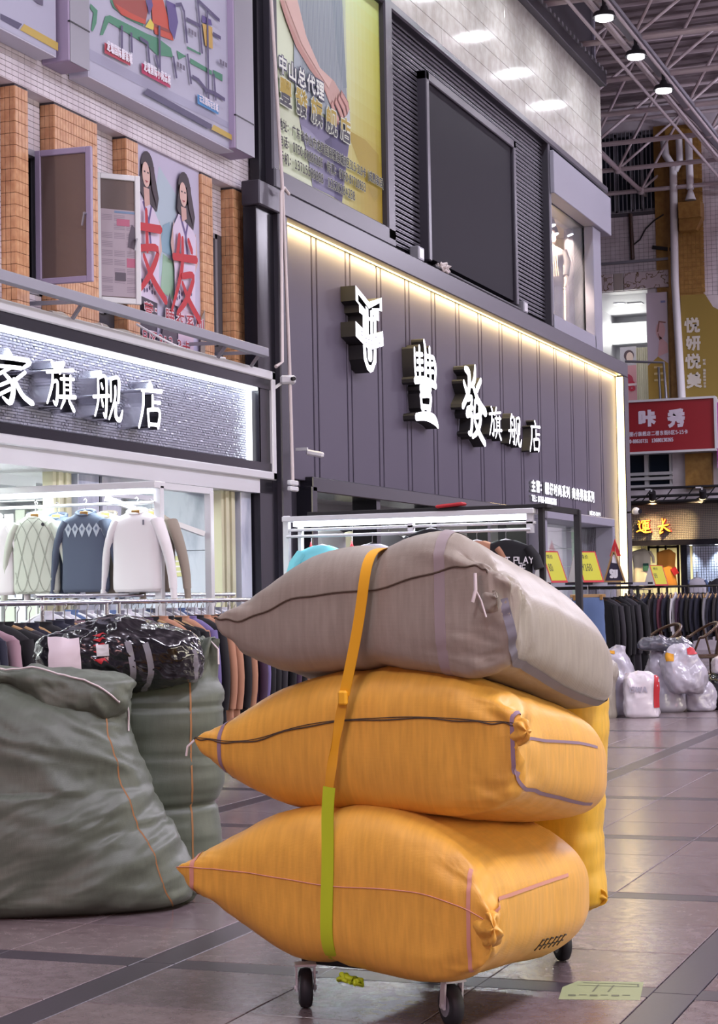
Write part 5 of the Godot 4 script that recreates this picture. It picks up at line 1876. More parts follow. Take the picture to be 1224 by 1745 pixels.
func main_interior():
	# the room behind the entrance and the display window
	var wall := structure("wall_shop_inside", "")
	var g := Geo.new()
	g.span(-10.6, -10.5, 0.0, 3.0, -32.9, -17.2)
	g.span(-10.5, -7.95, 2.75, 2.85, -32.9, -17.2)
	g.span(-10.5, -7.95, 0.0, 2.8, -17.3, -17.2)
	g.span(-10.5, -7.95, 0.0, 2.8, -27.0, -26.9)
	g.span(-10.5, -7.95, 0.0, 2.8, -32.9, -32.8)
	put("slab", g, M.white_paint, wall)
	for q in [[-22.0, 8.0], [-29.6, 5.0]]:
		var o := thing("ceiling_light_panel", "long light panel under the ceiling of the large shop" if q[0] > -25 else "light panel over the display window of the large shop", "lamp")
		g = Geo.new()
		g.span(-9.6, -8.6, 2.72, 2.745, q[0] - q[1] * 0.35, q[0] + q[1] * 0.35)
		put("diffuser", g, M.light_panel, o)
		area_light("panel_light", Vector3(-9.1, 2.7, q[0]), Vector3.DOWN, Vector2(1.0, q[1] * 0.7), 7.0, Color(0.97, 1.0, 0.95), o)
	# folded stock on shelves
	var sh := thing("display_shelf", "shelf of pale folded garments inside the large shop", "shelf")
	g = Geo.new()
	for k in 5:
		g.span(-10.5, -10.1, 0.35 + 0.5 * k, 0.38 + 0.5 * k, -26.8, -17.4)
	for k in 8:
		g.span(-10.5, -10.1, 0.0, 2.4, -17.42 - 1.33 * k, -17.4 - 1.33 * k)
	put("shelf_frame", g, M.grey_metal, sh)
	# pale hanging garments seen through the entrance
	for i in 7:
		var o := thing("hanging_garment", "pale garment, %s from the left inside the large shop entrance" % nth(i), "garment", "pale garments inside the large shop")
		var b := Blob.new()
		b.s = [[0.0, 0, 0, 0.22, 0.04, 2.6], [0.4, 0, 0, 0.2, 0.05, 2.6], [0.62, 0, 0, 0.2, 0.05, 2.6], [0.7, 0, 0, 0.05, 0.03, 2.0]]
		b.t = Transform3D(Basis(Vector3.UP, 0.3), Vector3(-8.3 - 0.1 * (i % 2), 1.45, -18.6 - 1.05 * i))
		g = Geo.new()
		b.build(g, 20, 12)
		put("cloth", g, [M.cloth_ivory, M.cloth_grey, M.cloth_pale][i % 3], o)
		g = Geo.new()
		g.tube(b.t * Vector3(0, 0.68, 0), b.t * Vector3(0, 0.85, 0), 0.006, 5)
		put("hook", g, M.steel, o)
	var q := thing("display_board", "pale green picture panel behind the display window of the large shop", "panel")
	var p := Print.new()
	p.t = Transform3D(Basis.IDENTITY, Vector3(0, 0, -31.6))
	p.gap = 0.004
	p.ink("a9c9ae")
	p.rect(-9.8, 1.3, -8.0, 2.4)
	p.ink("8fb59a")
	p.poly([-9.8, 1.8, -9.2, 2.1, -8.5, 1.95, -8.5, 1.5, -9.8, 1.5])
	p.ink("d8ded8")
	p.line([-9.8, 2.3, -9.0, 2.2, -8.1, 2.25], 0.05)
	p.line([-9.7, 1.9, -9.2, 2.02, -8.7, 1.95], 0.035)
	put("picture", p.g, M.gloss_print, q)
	g = Geo.new()
	g.span(-9.85, -7.95, 1.25, 2.45, -31.66, -31.61)
	put("panel", g, M.white_paint, q)
	var r := thing("guard_rail", "white horizontal rails low behind the display window", "rail")
	for k in 4:
		rod("bar", Vector3(-10.0, 1.0 + 0.09 * k, -31.2 + 0.05 * k), Vector3(-7.98, 1.0 + 0.09 * k, -31.2 + 0.05 * k), 0.03, M.white_metal, r)
	var pc := thing("column_cladding", "grey panelled column behind the display window", "column")
	g = Geo.new()
	for k in 9:
		g.span(-8.35, -7.98, 0.3 * k, 0.3 * k + 0.29, -31.1, -30.75, 0.006)
	put("cladding", g, M.grey_beam, pc)

# ---- the first shop under the mosaic sign ----
func left_shop():
	var t := left_frame(0.0)
	var wall := structure("wall_shop", "interior of the first shop under the mosaic sign")
	var g := Geo.new()
	g.span(-11.1, -11.0, 0.0, 3.3, -17.0, -4.0)
	g.span(-11.0, -7.96, 2.86, 2.95, -17.0, -4.0)
	g.span(-11.0, -8.6, 0.0, 2.9, -16.35, -16.22)
	g.span(-11.0, -7.5, 0.0, 2.9, -4.1, -4.0)
	put("slab", g, M.white_paint, wall)
	g = Geo.new()
	for k in 3:
		g.span(-8.62, -7.6, 0.0 + 0.9 * k, 0.895 + 0.9 * k, -16.32, -16.2, 0.003)
	put("marble_panel", g, M.marble, wall)
	g = Geo.new()
	g.span(-8.0, -7.42, 2.36, 2.5, -17.0, -4.0)
	put("soffit", g, M.white_metal, wall)
	g = Geo.new()
	fill(g, t, 13.25, 0.0, 13.6, 2.4, -7.62, -7.5, 0.006)
	fill(g, t, 13.66, 0.0, 13.98, 2.4, -7.62, -7.5, 0.006)
	fill(g, t, 16.42, 0.0, 16.66, 2.4, -7.62, -7.5, 0.006)
	fill(g, t, 16.71, 0.0, 16.97, 2.4, -7.62, -7.5, 0.006)
	put("marble_pier", g, M.marble, wall)
	g = Geo.new()
	fill(g, t, 13.6, 0.0, 13.66, 2.4, -7.62, -7.53)
	fill(g, t, 16.66, 0.0, 16.71, 2.4, -7.62, -7.53)
	put("pier_joint", g, M.black_gloss, wall)
	for q in [[12.92, 13.22], [16.06, 16.38]]:
		g = Geo.new()
		for k in 5:
			fill(g, t, lerpf(q[0], q[1], k / 5.0), 0.0, lerpf(q[0], q[1], (k + 0.86) / 5.0), 2.4, -7.64, -7.54 + 0.02 * (k % 2), 0.004)
		put("shutter_guide", g, M.cream_paint, wall)
	for k in 3:
		var o := thing("ceiling_light_panel", "white light panel on the ceiling of the first shop, %s from the viewer" % nth(k), "lamp", "light panels in the first shop")
		var z := -7.5 - 3.3 * k
		g = Geo.new()
		g.span(-10.2, -8.6, 2.83, 2.86, z - 0.6, z + 0.6)
		put("diffuser", g, M.light_panel, o)
		area_light("panel_light", Vector3(-9.4, 2.81, z), Vector3.DOWN, Vector2(1.6, 1.2), 12.0, Color(0.95, 1.0, 0.97), o)
	# shelf unit with small boxed stock beside the marble
	var sh := thing("stock_shelf", "white shelf unit packed with small stock beside the marble wall", "shelf")
	g = Geo.new()
	for k in 9:
		g.span(-9.9, -8.66, 0.4 + 0.24 * k, 0.415 + 0.24 * k, -16.2, -15.9)
	for k in 4:
		g.span(-9.9 + 0.41 * k, -9.885 + 0.41 * k, 0.3, 2.5, -16.2, -15.9)
	put("frame", g, M.white_metal, sh)
	var rng := RandomNumberGenerator.new()
	rng.seed = 4
	for k in 6:
		for c in 9:
			var o := thing("stock_box", "small stock box, %s from the left on the %s shelf board beside the marble wall" % [nth(c), nth(5 - k)], "box", "boxes on the white shelf")
			g = Geo.new()
			var h := 0.1 + rng.randf() * 0.08
			g.box(Vector3(-9.8 + 0.128 * c, 0.9 + 0.24 * k + h * 0.5 - 0.005, -15.98), Vector3(0.11, h, 0.12), 0.004)
			put("box_body", g, [M.white_paint, M.knit_cream, M.cloth_grey, M.cloth_pale][rng.randi() % 4], o)
	for q in [[-8.56, "pink", "c98aa2"], [-8.28, "yellow", "c3c08a"]]:
		var o := thing("paper_notice", "%s paper notice taped to the white marble wall" % q[1], "notice")
		var p := Print.new()
		p.t = Transform3D(Basis.IDENTITY, Vector3(q[0], 1.55, -16.196))
		p.gap = 0.0015
		p.ink(q[2])
		p.rect(0, 0, 0.27, 0.2)
		p.ink("d8d2d8")
		for k in 3:
			p.rect(0.03, 0.04 + 0.05 * k, 0.24, 0.055 + 0.05 * k)
		put("sheet", p.g, M.print, o)
	# light frame rack standing across the front of the shop
	var r := thing("display_stand", "white-lit display stand with a row of sweaters in the first shop", "display frame")
	g = Geo.new()
	g.span(-8.2, -6.5, 2.175, 2.23, -12.84, -12.66, 0.005)
	g.span(-6.56, -6.5, 0.0, 2.2, -12.81, -12.75, 0.004)
	g.span(-6.56, -6.5, 0.0, 2.2, -13.7, -13.64, 0.004)
	g.bar(Vector3(-6.53, 2.2, -12.75), Vector3(-6.53, 2.2, -13.7), 0.05, 0.05)
	g.bar(Vector3(-7.06, 2.16, -12.8), Vector3(-7.06, 2.16, -13.7), 0.05, 0.04)
	g.bar(Vector3(-7.0, 2.12, -12.8), Vector3(-6.55, 1.85, -13.6), 0.04, 0.04)
	put("frame", g, M.white_metal, r)
	g = Geo.new()
	g.span(-8.2, -6.58, 2.145, 2.17, -12.83, -12.67)
	put("tube_light", g, M.led_white, r)
	area_light("tube_glow", Vector3(-7.4, 2.13, -12.75), Vector3(0, -1, 0.25), Vector2(1.6, 0.14), 1.6, Color(0.93, 1.0, 0.97), r)
	rod("hanging_rod", Vector3(-8.2, 2.07, -12.74), Vector3(-6.55, 2.07, -12.74), 0.012, M.white_metal, r)
	sweater(Vector3(-6.7, 1.985, -12.74), M.knit_white, 0, "plain white crew-neck sweater hanging rightmost on the display frame")
	sweater(Vector3(-7.15, 1.99, -12.74), M.knit_slate, 1, "slate-blue sweater with a band of pale diamonds on the display frame")
	sweater(Vector3(-7.59, 1.985, -12.74), M.knit_cream, 2, "cream argyle sweater with thin diamond lines on the display frame")
	sweater(Vector3(-7.99, 1.98, -12.74), M.knit_white, 3, "white sweater with dark chest stripes at the left edge of the picture")
	sweater(Vector3(-6.66, 1.98, -12.9), M.knit_taupe, 4, "taupe sweater half hidden behind the white sweater")
	sweater(Vector3(-7.05, 1.98, -12.9), M.knit_taupe, 4, "taupe sweater half hidden behind the slate-blue sweater")
	sweater(Vector3(-7.48, 1.98, -12.88), M.knit_slate, 4, "slate sweater half hidden behind the cream argyle sweater")

func hanger(parent: Node, at: Vector3, w: float, m: Material, turn := 0.0):
	var b := Basis(Vector3.UP, turn)
	var g := Geo.new()
	g.path(PackedVector3Array([at + b * Vector3(-w, -0.07, 0), at + b * Vector3(-w * 0.5, -0.02, 0), at + b * Vector3(0, 0.0, 0), at + b * Vector3(w * 0.5, -0.02, 0), at + b * Vector3(w, -0.07, 0)]), 0.012, 5)
	put("hanger_bar", g, m, parent)
	g = Geo.new()
	g.path(PackedVector3Array([at, at + Vector3(0, 0.06, 0), at + b * Vector3(0.012, 0.085, 0), at + b * Vector3(0, 0.1, 0), at + b * Vector3(-0.014, 0.088, 0)]), 0.0035, 4)
	put("hanger_hook", g, M.steel, parent)

func sweater(at: Vector3, m: Material, style: int, label: String):
	var o := thing("sweater", label, "sweater", "sweaters on the first display frame")
	var b := Blob.new()
	b.s = [[-0.6, 0, 0, 0.185, 0.04, 3.0], [-0.585, 0, 0, 0.192, 0.05, 3.0], [-0.55, 0, 0, 0.2, 0.055, 3.0], [-0.35, 0, 0, 0.195, 0.06, 3.0], [-0.15, 0, 0, 0.2, 0.065, 3.0], [-0.05, 0, 0, 0.185, 0.06, 2.6], [-0.005, 0, 0, 0.12, 0.05, 2.4], [0.02, 0, 0, 0.075, 0.045, 2.0]]
	b.t = Transform3D(Basis(Vector3.UP, 0.05), at)
	var n := FastNoiseLite.new()
	n.seed = int(at.x * 100)
	b.bump = func(p: Vector3, _th: float, _f: float) -> float: return n.get_noise_3d(p.x * 700.0, p.y * 140.0, p.z * 300.0) * 0.008
	var g := Geo.new()
	b.build(g, 40, 30)
	put("body", g, m, o)
	for s in [-1.0, 1.0]:
		g = Geo.new()
		var pts := PackedVector3Array()
		for k in 9:
			var f := k / 8.0
			pts.append(b.t * Vector3(s * (0.165 + 0.13 * sin(f * 1.35)), -0.05 - 0.5 * f * f * 0.45 - 0.3 * f, 0.012 * sin(f * 5.0)))
		g.path(pts, 0.066, 10, 0.04, 0.62)
		put("sleeve", g, m, o)
		g = Geo.new()
		g.path(PackedVector3Array([pts[8], pts[8] + (pts[8] - pts[7]) * 0.9]), 0.036, 10, 0.034, 0.7)
		put("cuff", g, m, o)
	g = Geo.new()
	var ring := PackedVector3Array()
	for k in 17:
		ring.append(b.t * Vector3(cos(TAU * k / 16) * 0.078, 0.02 - 0.022 * sin(TAU * k / 16), sin(TAU * k / 16) * 0.042))
	g.path(ring, 0.014, 7)
	put("collar", g, m, o)
	hanger(o, at + Vector3(0, 0.03, 0), 0.13, M.cloth_grey)
	g = Geo.new()
	g.box(at + Vector3(0.01, 0.012, 0.045), Vector3(0.07, 0.035, 0.006), 0.003)
	put("size_label", g, M.cardboard, o)
	var p := Geo.new()
	if style == 1:
		p.tint = Color("a9b4c2").srgb_to_linear()
		for row in 1:
			for i in 7:
				var x := -0.18 + 0.06 * i
				var f := 0.62
				p.oquad(b.front(x, f + 0.07, 0.004), b.front(x + 0.029, f, 0.004), b.front(x, f - 0.07, 0.004), b.front(x - 0.029, f, 0.004), Vector3.BACK)
				p.tint = Color("5d6880").srgb_to_linear()
				p.oquad(b.front(x, f + 0.025, 0.006), b.front(x + 0.012, f, 0.006), b.front(x, f - 0.025, 0.006), b.front(x - 0.012, f, 0.006), Vector3.BACK)
				p.tint = Color("a9b4c2").srgb_to_linear()
		put("diamond_band", p, M.print, o)
	elif style == 2:
		p.tint = Color("8c9188").srgb_to_linear()
		for sgn in [-1.0, 1.0]:
			for i in range(-4, 6):
				var pts := PackedVector3Array()
				var nor := PackedVector3Array()
				for k in 24:
					var f := 0.08 + 0.76 * k / 23.0
					var x: float = (i * 0.1 + sgn * (k / 23.0 - 0.5) * 0.32)
					if absf(x) < 0.17:
						pts.append(b.front(x, f, 0.004))
						nor.append(Vector3.BACK)
				if pts.size() > 2:
					ribbon(p, pts, nor, 0.005)
		put("argyle_lines", p, M.print, o)
		p = Geo.new()
		var c := b.front(0.09, 0.7, 0.006)
		p.tube(c, c + Vector3(0, 0, 0.004), 0.014, 10)
		put("badge", p, M.cloth_charcoal, o)
	elif style == 3:
		p.tint = Color("2c3448").srgb_to_linear()
		for f in [0.6, 0.66]:
			p.oquad(b.front(-0.19, f, 0.005), b.front(0.0, f, 0.005), b.front(0.0, f + 0.035, 0.005), b.front(-0.19, f + 0.035, 0.005), Vector3.BACK)
			p.oquad(b.front(0.0, f, 0.005), b.front(0.19, f, 0.005), b.front(0.19, f + 0.035, 0.005), b.front(0.0, f + 0.035, 0.005), Vector3.BACK)
		put("chest_stripe", p, M.print, o)
	elif style == 0:
		var c := b.front(0.08, 0.68, 0.005)
		p.box(c, Vector3(0.014, 0.04, 0.003))
		put("chest_emblem", p, M.cloth_grey, o)

# ---- garments on rails ----
func garment_mesh(w: float, h: float, thick: float, seed_no: int, sleeves: bool) -> ArrayMesh:
	var b := Blob.new()
	b.s = [[-h, 0, 0, w * 0.98, thick * 0.8, 2.6], [-h + 0.02, 0, 0, w, thick, 2.6], [-h * 0.5, 0, 0, w * 0.92, thick * 1.1, 2.6], [-0.22, 0, 0, w, thick * 1.15, 2.5], [-0.09, 0, 0, w * 0.98, thick, 2.4], [-0.03, 0, 0, w * 0.6, thick * 0.8, 2.2], [0.0, 0, 0, w * 0.28, thick * 0.7, 2.0], [0.03, 0, 0, w * 0.25, thick * 0.7, 2.0]]
	var n := FastNoiseLite.new()
	n.seed = seed_no
	b.bump = func(p: Vector3, _th: float, _f: float) -> float: return n.get_noise_3d(p.x * 500.0, p.y * 60.0, p.z * 300.0) * 0.022
	var g := Geo.new()
	b.build(g, 40, 22)
	if sleeves:
		for s in [-1.0, 1.0]:
			var pts := PackedVector3Array()
			for k in 6:
				var f := k / 5.0
				pts.append(Vector3(s * (w * 0.86 + 0.05 * sin(f * 2.6)), -0.08 - 0.56 * f, 0.02 * sin(f * 3.0) + 0.01))
			g.path(pts, thick * 1.1, 8, thick * 0.8, 1.0)
	return g.mesh()

func nth(i: int) -> String:
	var low := ["first", "second", "third", "fourth", "fifth", "sixth", "seventh", "eighth", "ninth", "tenth", "eleventh", "twelfth", "thirteenth", "fourteenth", "fifteenth", "sixteenth", "seventeenth", "eighteenth", "nineteenth"]
	if i < 19:
		return low[i]
	var tens := ["twentieth", "thirtieth", "fortieth"]
	var t := ["twenty", "thirty", "forty"]
	var n := i + 1
	return tens[n / 10 - 2] if n % 10 == 0 else t[n / 10 - 2] + "-" + low[n % 10 - 1]

func hanger_meshes() -> Array:
	var a := Geo.new()
	a.path(PackedVector3Array([Vector3(-0.19, -0.065, 0), Vector3(-0.1, -0.015, 0), Vector3(0, 0.02, 0), Vector3(0.1, -0.015, 0), Vector3(0.19, -0.065, 0)]), 0.013, 5)
	var b := Geo.new()
	b.path(PackedVector3Array([Vector3(0, 0.02, 0), Vector3(0, 0.09, 0), Vector3(0.016, 0.115, 0), Vector3(0.002, 0.134, 0), Vector3(-0.018, 0.118, 0)]), 0.004, 4)
	return [a.mesh(), b.mesh()]

func rail_garments(group: String, from: Vector3, to: Vector3, n: int, across: Vector3, cloths: Array, meshes: Array, names: Dictionary, where: String, bar_mat: Material):
	var hm := hanger_meshes()
	var rng := RandomNumberGenerator.new()
	rng.seed = hash(where)
	for i in n:
		var c: String = cloths[i % cloths.size()]
		var o := thing("hanging_garment", "%s garment, %s %s" % [names[c], nth(i), where], "garment", group)
		var p := from.lerp(to, (i + 0.5) / n)
		var x := (across + (to - from).normalized() * rng.randfn(0.0, 0.1)).normalized()
		o.transform = Transform3D(Basis(x, Vector3.UP, x.cross(Vector3.UP)), p + Vector3(0, -0.12 - rng.randf() * 0.015, 0))
		put_mesh("cloth", meshes[rng.randi() % meshes.size()], M[c], Transform3D.IDENTITY, o)
		put_mesh("hanger_bar", hm[0], bar_mat, Transform3D.IDENTITY, o)
		put_mesh("hanger_hook", hm[1], M.steel, Transform3D.IDENTITY, o)

func racks():
	var coats := []
	for k in 3:
		coats.append(garment_mesh(0.25 + 0.015 * k, 0.86 + 0.06 * k, 0.035, 20 + k, true))
	var shirts := []
	for k in 3:
		shirts.append(garment_mesh(0.22 + 0.01 * k, 0.72 + 0.06 * k, 0.026, 30 + k, true))
	var names := {"cloth_black": "black", "cloth_navy": "dark navy", "cloth_violet": "violet", "cloth_tan": "tan", "cloth_plum": "plum", "cloth_charcoal": "charcoal", "cloth_denim": "denim blue", "cloth_grey": "grey", "cloth_pale": "pale", "cloth_mauve": "mauve", "cloth_wine": "wine red"}
	# left rails, one behind the other
	var r := thing("clothes_rail", "chrome clothes rail in front of the first shop, nearer stretch on the left", "clothes rail")
	rod("rail_tube", Vector3(-5.75, 1.31, -8.3), Vector3(-5.75, 1.31, -10.55), 0.016, M.chrome, r)
	for z in [-8.6, -10.5]:
		rod("post", Vector3(-5.75, 0.0, z), Vector3(-5.75, 1.31, z), 0.016, M.chrome, r)
		rod("foot", Vector3(-6.05, 0.03, z), Vector3(-5.45, 0.03, z), 0.016, M.chrome, r)
	rail_garments("dark coats on the near left rail", Vector3(-5.75, 1.3, -8.4), Vector3(-5.75, 1.3, -10.45), 15, Vector3.RIGHT, ["cloth_navy", "cloth_black", "cloth_navy", "cloth_navy", "cloth_mauve", "cloth_black", "cloth_black", "cloth_charcoal"], coats, names, "from the left on the near rail of dark coats", M.pale_wood)
	r = thing("clothes_rail", "chrome clothes rail in front of the first shop, farther stretch behind the black bale", "clothes rail")
	rod("rail_tube", Vector3(-5.85, 1.31, -10.75), Vector3(-5.85, 1.31, -13.6), 0.016, M.chrome, r)
	for z in [-10.85, -13.5]:
		rod("post", Vector3(-5.85, 0.0, z), Vector3(-5.85, 1.31, z), 0.016, M.chrome, r)
		rod("foot", Vector3(-6.15, 0.03, z), Vector3(-5.55, 0.03, z), 0.016, M.chrome, r)
	rail_garments("coats on the far left rail", Vector3(-5.85, 1.3, -10.8), Vector3(-5.85, 1.3, -13.5), 24, Vector3.RIGHT, ["cloth_black", "cloth_charcoal", "cloth_black", "cloth_plum", "cloth_black", "cloth_tan", "cloth_black", "cloth_black", "cloth_tan", "cloth_violet", "cloth_black", "cloth_tan", "cloth_tan", "cloth_black", "cloth_tan", "cloth_plum", "cloth_violet", "cloth_black"], coats, names, "from the left on the rail behind the black bale", M.pale_wood)
	r = thing("clothes_rail", "inner clothes rail with pale plastic-wrapped garments under the sweaters", "clothes rail")
	rod("rail_tube", Vector3(-6.75, 1.36, -11.3), Vector3(-6.75, 1.36, -14.6), 0.016, M.chrome, r)
	for z in [-11.4, -14.5]:
		rod("post", Vector3(-6.75, 0.0, z), Vector3(-6.75, 1.36, z), 0.016, M.chrome, r)
	rail_garments("pale garments on the inner left rail", Vector3(-6.75, 1.35, -11.4), Vector3(-6.75, 1.35, -14.4), 26, Vector3.RIGHT, ["cloth_pale", "cloth_grey", "cloth_pale", "cloth_denim", "cloth_grey"], shirts, names, "from the left on the rail under the sweaters", M.white_metal)
	var tg := thing("paper_tag", "cream paper tag with large letters clipped to a coat on the far left rail", "tag")
	var p := Print.new()
	p.t = Transform3D(Basis(Vector3(0.9, 0, -0.43), Vector3.UP, Vector3(0.43, 0, 0.9)), Vector3(-5.64, 1.1, -12.35))
	p.gap = 0.001
	p.ink("c9c29a")
	p.rect(0, 0, 0.13, 0.08)
	p.ink("5a5348")
	p.text("YOWU", 0.01, 0.03, 0.04, 0.12, 0.7)
	put("sheet", p.g, M.print, tg)
	# the far rail across the hall
	r = thing("clothes_rail", "long black clothes rail of dark jackets across the far end", "clothes rail")
	rod("rail_tube", Vector3(-7.4, 1.42, -32.0), Vector3(-3.6, 1.42, -32.0), 0.02, M.black_matte, r)
	for x in [-7.2, -6.16, -4.9, -3.7]:
		rod("post", Vector3(x, 0.0, -32.0), Vector3(x, 1.45, -32.0), 0.02, M.black_matte, r)
		rod("foot", Vector3(x, 0.03, -32.3), Vector3(x, 0.03, -31.7), 0.02, M.black_matte, r)
	rod("low_bar", Vector3(-7.3, 0.22, -32.0), Vector3(-3.6, 0.22, -32.0), 0.016, M.black_matte, r)
	rail_garments("jackets on the far rail", Vector3(-7.3, 1.41, -32.0), Vector3(-4.6, 1.41, -32.0), 34, Vector3.BACK, ["cloth_black", "cloth_navy", "cloth_navy", "cloth_black", "cloth_grey", "cloth_navy", "cloth_charcoal", "cloth_navy", "cloth_wine", "cloth_navy", "cloth_black", "cloth_pale", "cloth_plum", "cloth_navy"], shirts, names, "from the left on the long far rail", M.pale_wood)
	# the middle rail with jeans and jackets, price cards on top
	r = thing("clothes_rail", "black clothes rail with a board top carrying price cards, right of the taupe sack", "clothes rail")
	rod("rail_tube", Vector3(-5.55, 1.38, -20.3), Vector3(-4.8, 1.38, -22.0), 0.018, M.black_matte, r)
	for q in [Vector3(-5.5, 0, -20.42), Vector3(-4.83, 0, -21.93)]:
		rod("post", q, q + Vector3(0, 1.42, 0), 0.02, M.black_matte, r)
	var g := Geo.new()
	g.bar(Vector3(-5.58, 1.43, -20.25), Vector3(-4.77, 1.43, -22.05), 0.24, 0.025)
	put("top_board", g, M.black_gloss, r)
	for k in 3:
		g = Geo.new()
		var c := Vector3(-5.42, 1.42, -20.35).lerp(Vector3(-4.78, 1.42, -21.75), k / 2.0)
		g.bar(c + Vector3(-0.07, 0, 0.12), c + Vector3(0.11, 0, 0.0), 0.012, 0.04)
		put("label_strip", g, M.grey_beam, r)
	rail_garments("dark jackets on the middle rail", Vector3(-5.16, 1.37, -21.18), Vector3(-4.84, 1.37, -21.9), 7, Vector3(0.9, 0, 0.4), ["cloth_black", "cloth_charcoal", "cloth_black"], coats, names, "after the denim jeans on the middle rail", M.wood)
	var j := thing("jeans", "pale blue denim jeans clipped to a wooden hanger on the middle rail", "jeans")
	var at := Vector3(-5.1, 1.27, -20.55)
	var jb := Blob.new()
	jb.s = [[-0.8, 0.08, 0, 0.12, 0.03, 2.4], [-0.6, 0.06, 0, 0.14, 0.035, 2.4], [-0.3, 0.02, 0, 0.17, 0.045, 2.4], [-0.12, 0, 0, 0.19, 0.045, 2.6], [0.0, 0, 0, 0.17, 0.03, 2.8]]
	jb.t = Transform3D(Basis(Vector3.UP, 0.25), at)
	var n := FastNoiseLite.new()
	jb.bump = func(q: Vector3, _th: float, _f: float) -> float: return n.get_noise_3d(q.x * 400.0, q.y * 150.0, q.z * 300.0) * 0.02
	g = Geo.new()
	jb.build(g, 32, 24)
	put("denim", g, M.cloth_denim, j)
	g = Geo.new()
	g.box(at + Vector3(0, 0.02, 0), Vector3(0.4, 0.035, 0.02), 0.004, Basis(Vector3.UP, 0.25))
	put("hanger_bar", g, M.pale_wood, j)
	g = Geo.new()
	for s in [-1.0, 1.0]:
		g.box(at + Basis(Vector3.UP, 0.25) * Vector3(0.15 * s, 0.0, 0.02), Vector3(0.03, 0.06, 0.035), 0.004)
	put("clip", g, M.cardboard, j)
	g = Geo.new()
	g.tube(at + Vector3(0, 0.03, 0), at + Vector3(0, 0.14, 0), 0.005, 5)
	put("hook", g, M.steel, j)
	price_card(Vector3(-5.22, 1.445, -20.95), 1.05, "yellow tent price card with a red edge, standing in the middle of the rail top", "¥160")
	price_card(Vector3(-5.5, 1.445, -20.42), 1.25, "yellow tent price card cut off by the black display post", "80")
	price_card(Vector3(-6.72, 1.44, -32.0), 1.05, "small yellow tent price card above the far rail, below the orange vest", "99")
	var ea := thing("frame_stand", "small wooden A-shaped stand with a bright panel, right of the yellow price cards", "stand")
	g = Geo.new()
	var e := Vector3(-5.01, 1.445, -21.5)
	for s in [-1.0, 1.0]:
		g.bar(e + Vector3(0.13 * s, 0, 0.02 * s), e + Vector3(0.01 * s, 0.36, 0), 0.018, 0.018)
	g.bar(e + Vector3(-0.13, 0.01, 0), e + Vector3(0.13, 0.01, 0), 0.018, 0.018)
	put("frame", g, M.pale_wood, ea)
	p = Print.new()
	p.t = Transform3D(Basis.IDENTITY, e + Vector3(0, 0, -0.015))
	p.ink("2c2a44")
	p.poly([-0.12, 0.01, 0.12, 0.01, 0.01, 0.35, -0.01, 0.35])
	p.ink("e8e8f4")
	p.text("SU", -0.055, 0.04, 0.12, 0.24, 0.6)
	p.poly([-0.03, 0.23, 0.03, 0.22, 0.015, 0.32, -0.015, 0.33])
	put("panel", p.g, M.print, ea)
	var fl := thing("flag", "small red flag on the dark wall right of the display window", "flag")
	pennant(fl, Vector3(-7.2, 2.25, -31.0), 0.3, 0.2)
	rod("staff", Vector3(-7.2, 2.2, -31.0), Vector3(-7.45, 2.0, -31.6), 0.008, M.steel, fl)

func pennant(o: Node, at: Vector3, h: float, w: float):
	var rows := []
	for i in 6:
		var f := i / 5.0
		rows.append(PackedVector3Array([at + Vector3(-w * f * 0.5, -h * f, 0.01 * sin(f * 6.0)), at + Vector3(0, -h * f, 0.02 * sin(f * 5.0 + 1.0)), at + Vector3(w * f * 0.5, -h * f, 0.0)]))
	var g := Geo.new()
	g.sheet(rows)
	put("cloth", g, M.red, o)
	g = Geo.new()
	g.tube(at + Vector3(0, 0.04, -0.01), at + Vector3(0, -h, -0.01), 0.004, 5)
	put("pole", g, M.steel, o)

func price_card(at: Vector3, turn: float, label: String, price: String):
	var o := thing("price_card", label, "price card", "yellow tent price cards")
	var b := Basis(Vector3.UP, turn)
	var h := 0.36
	var d := 0.13
	var w := 0.17
	for s in [-1.0, 1.0]:
		var up := Vector3(0, h, -s * d).normalized()
		var t := Transform3D(b * Basis(Vector3(s, 0, 0), up, Vector3(s, 0, 0).cross(up)), at + b * Vector3(0, 0, s * d))
		var g := Geo.new()
		fill(g, t, -w, 0, w, h * 1.06, -0.004, 0.0)
		put("board", g, M.red, o)
		var p := Print.new()
		p.t = t
		p.gap = 0.0012
		p.ink("b7b51f")
		p.rect(-w + 0.02, 0.025, w - 0.02, h * 1.06 - 0.015)
		p.ink("4a4a20")
		p.text(price.replace("¥", "Y"), -0.13, 0.12, 0.12, 0.08, 0.62)
		p.text("特价", -0.1, 0.28, 0.06, 0.1, 1.0)
		put("print", p.g, M.print, o)
	var g2 := Geo.new()
	for s in [-1.0, 1.0]:
		g2.otri(at + b * Vector3(w * s, 0.005, d), at + b * Vector3(w * s, 0.005, -d), at + b * Vector3(w * s, h, 0), b * Vector3(s, 0, 0))
	put("side", g2, M.white_paint, o)

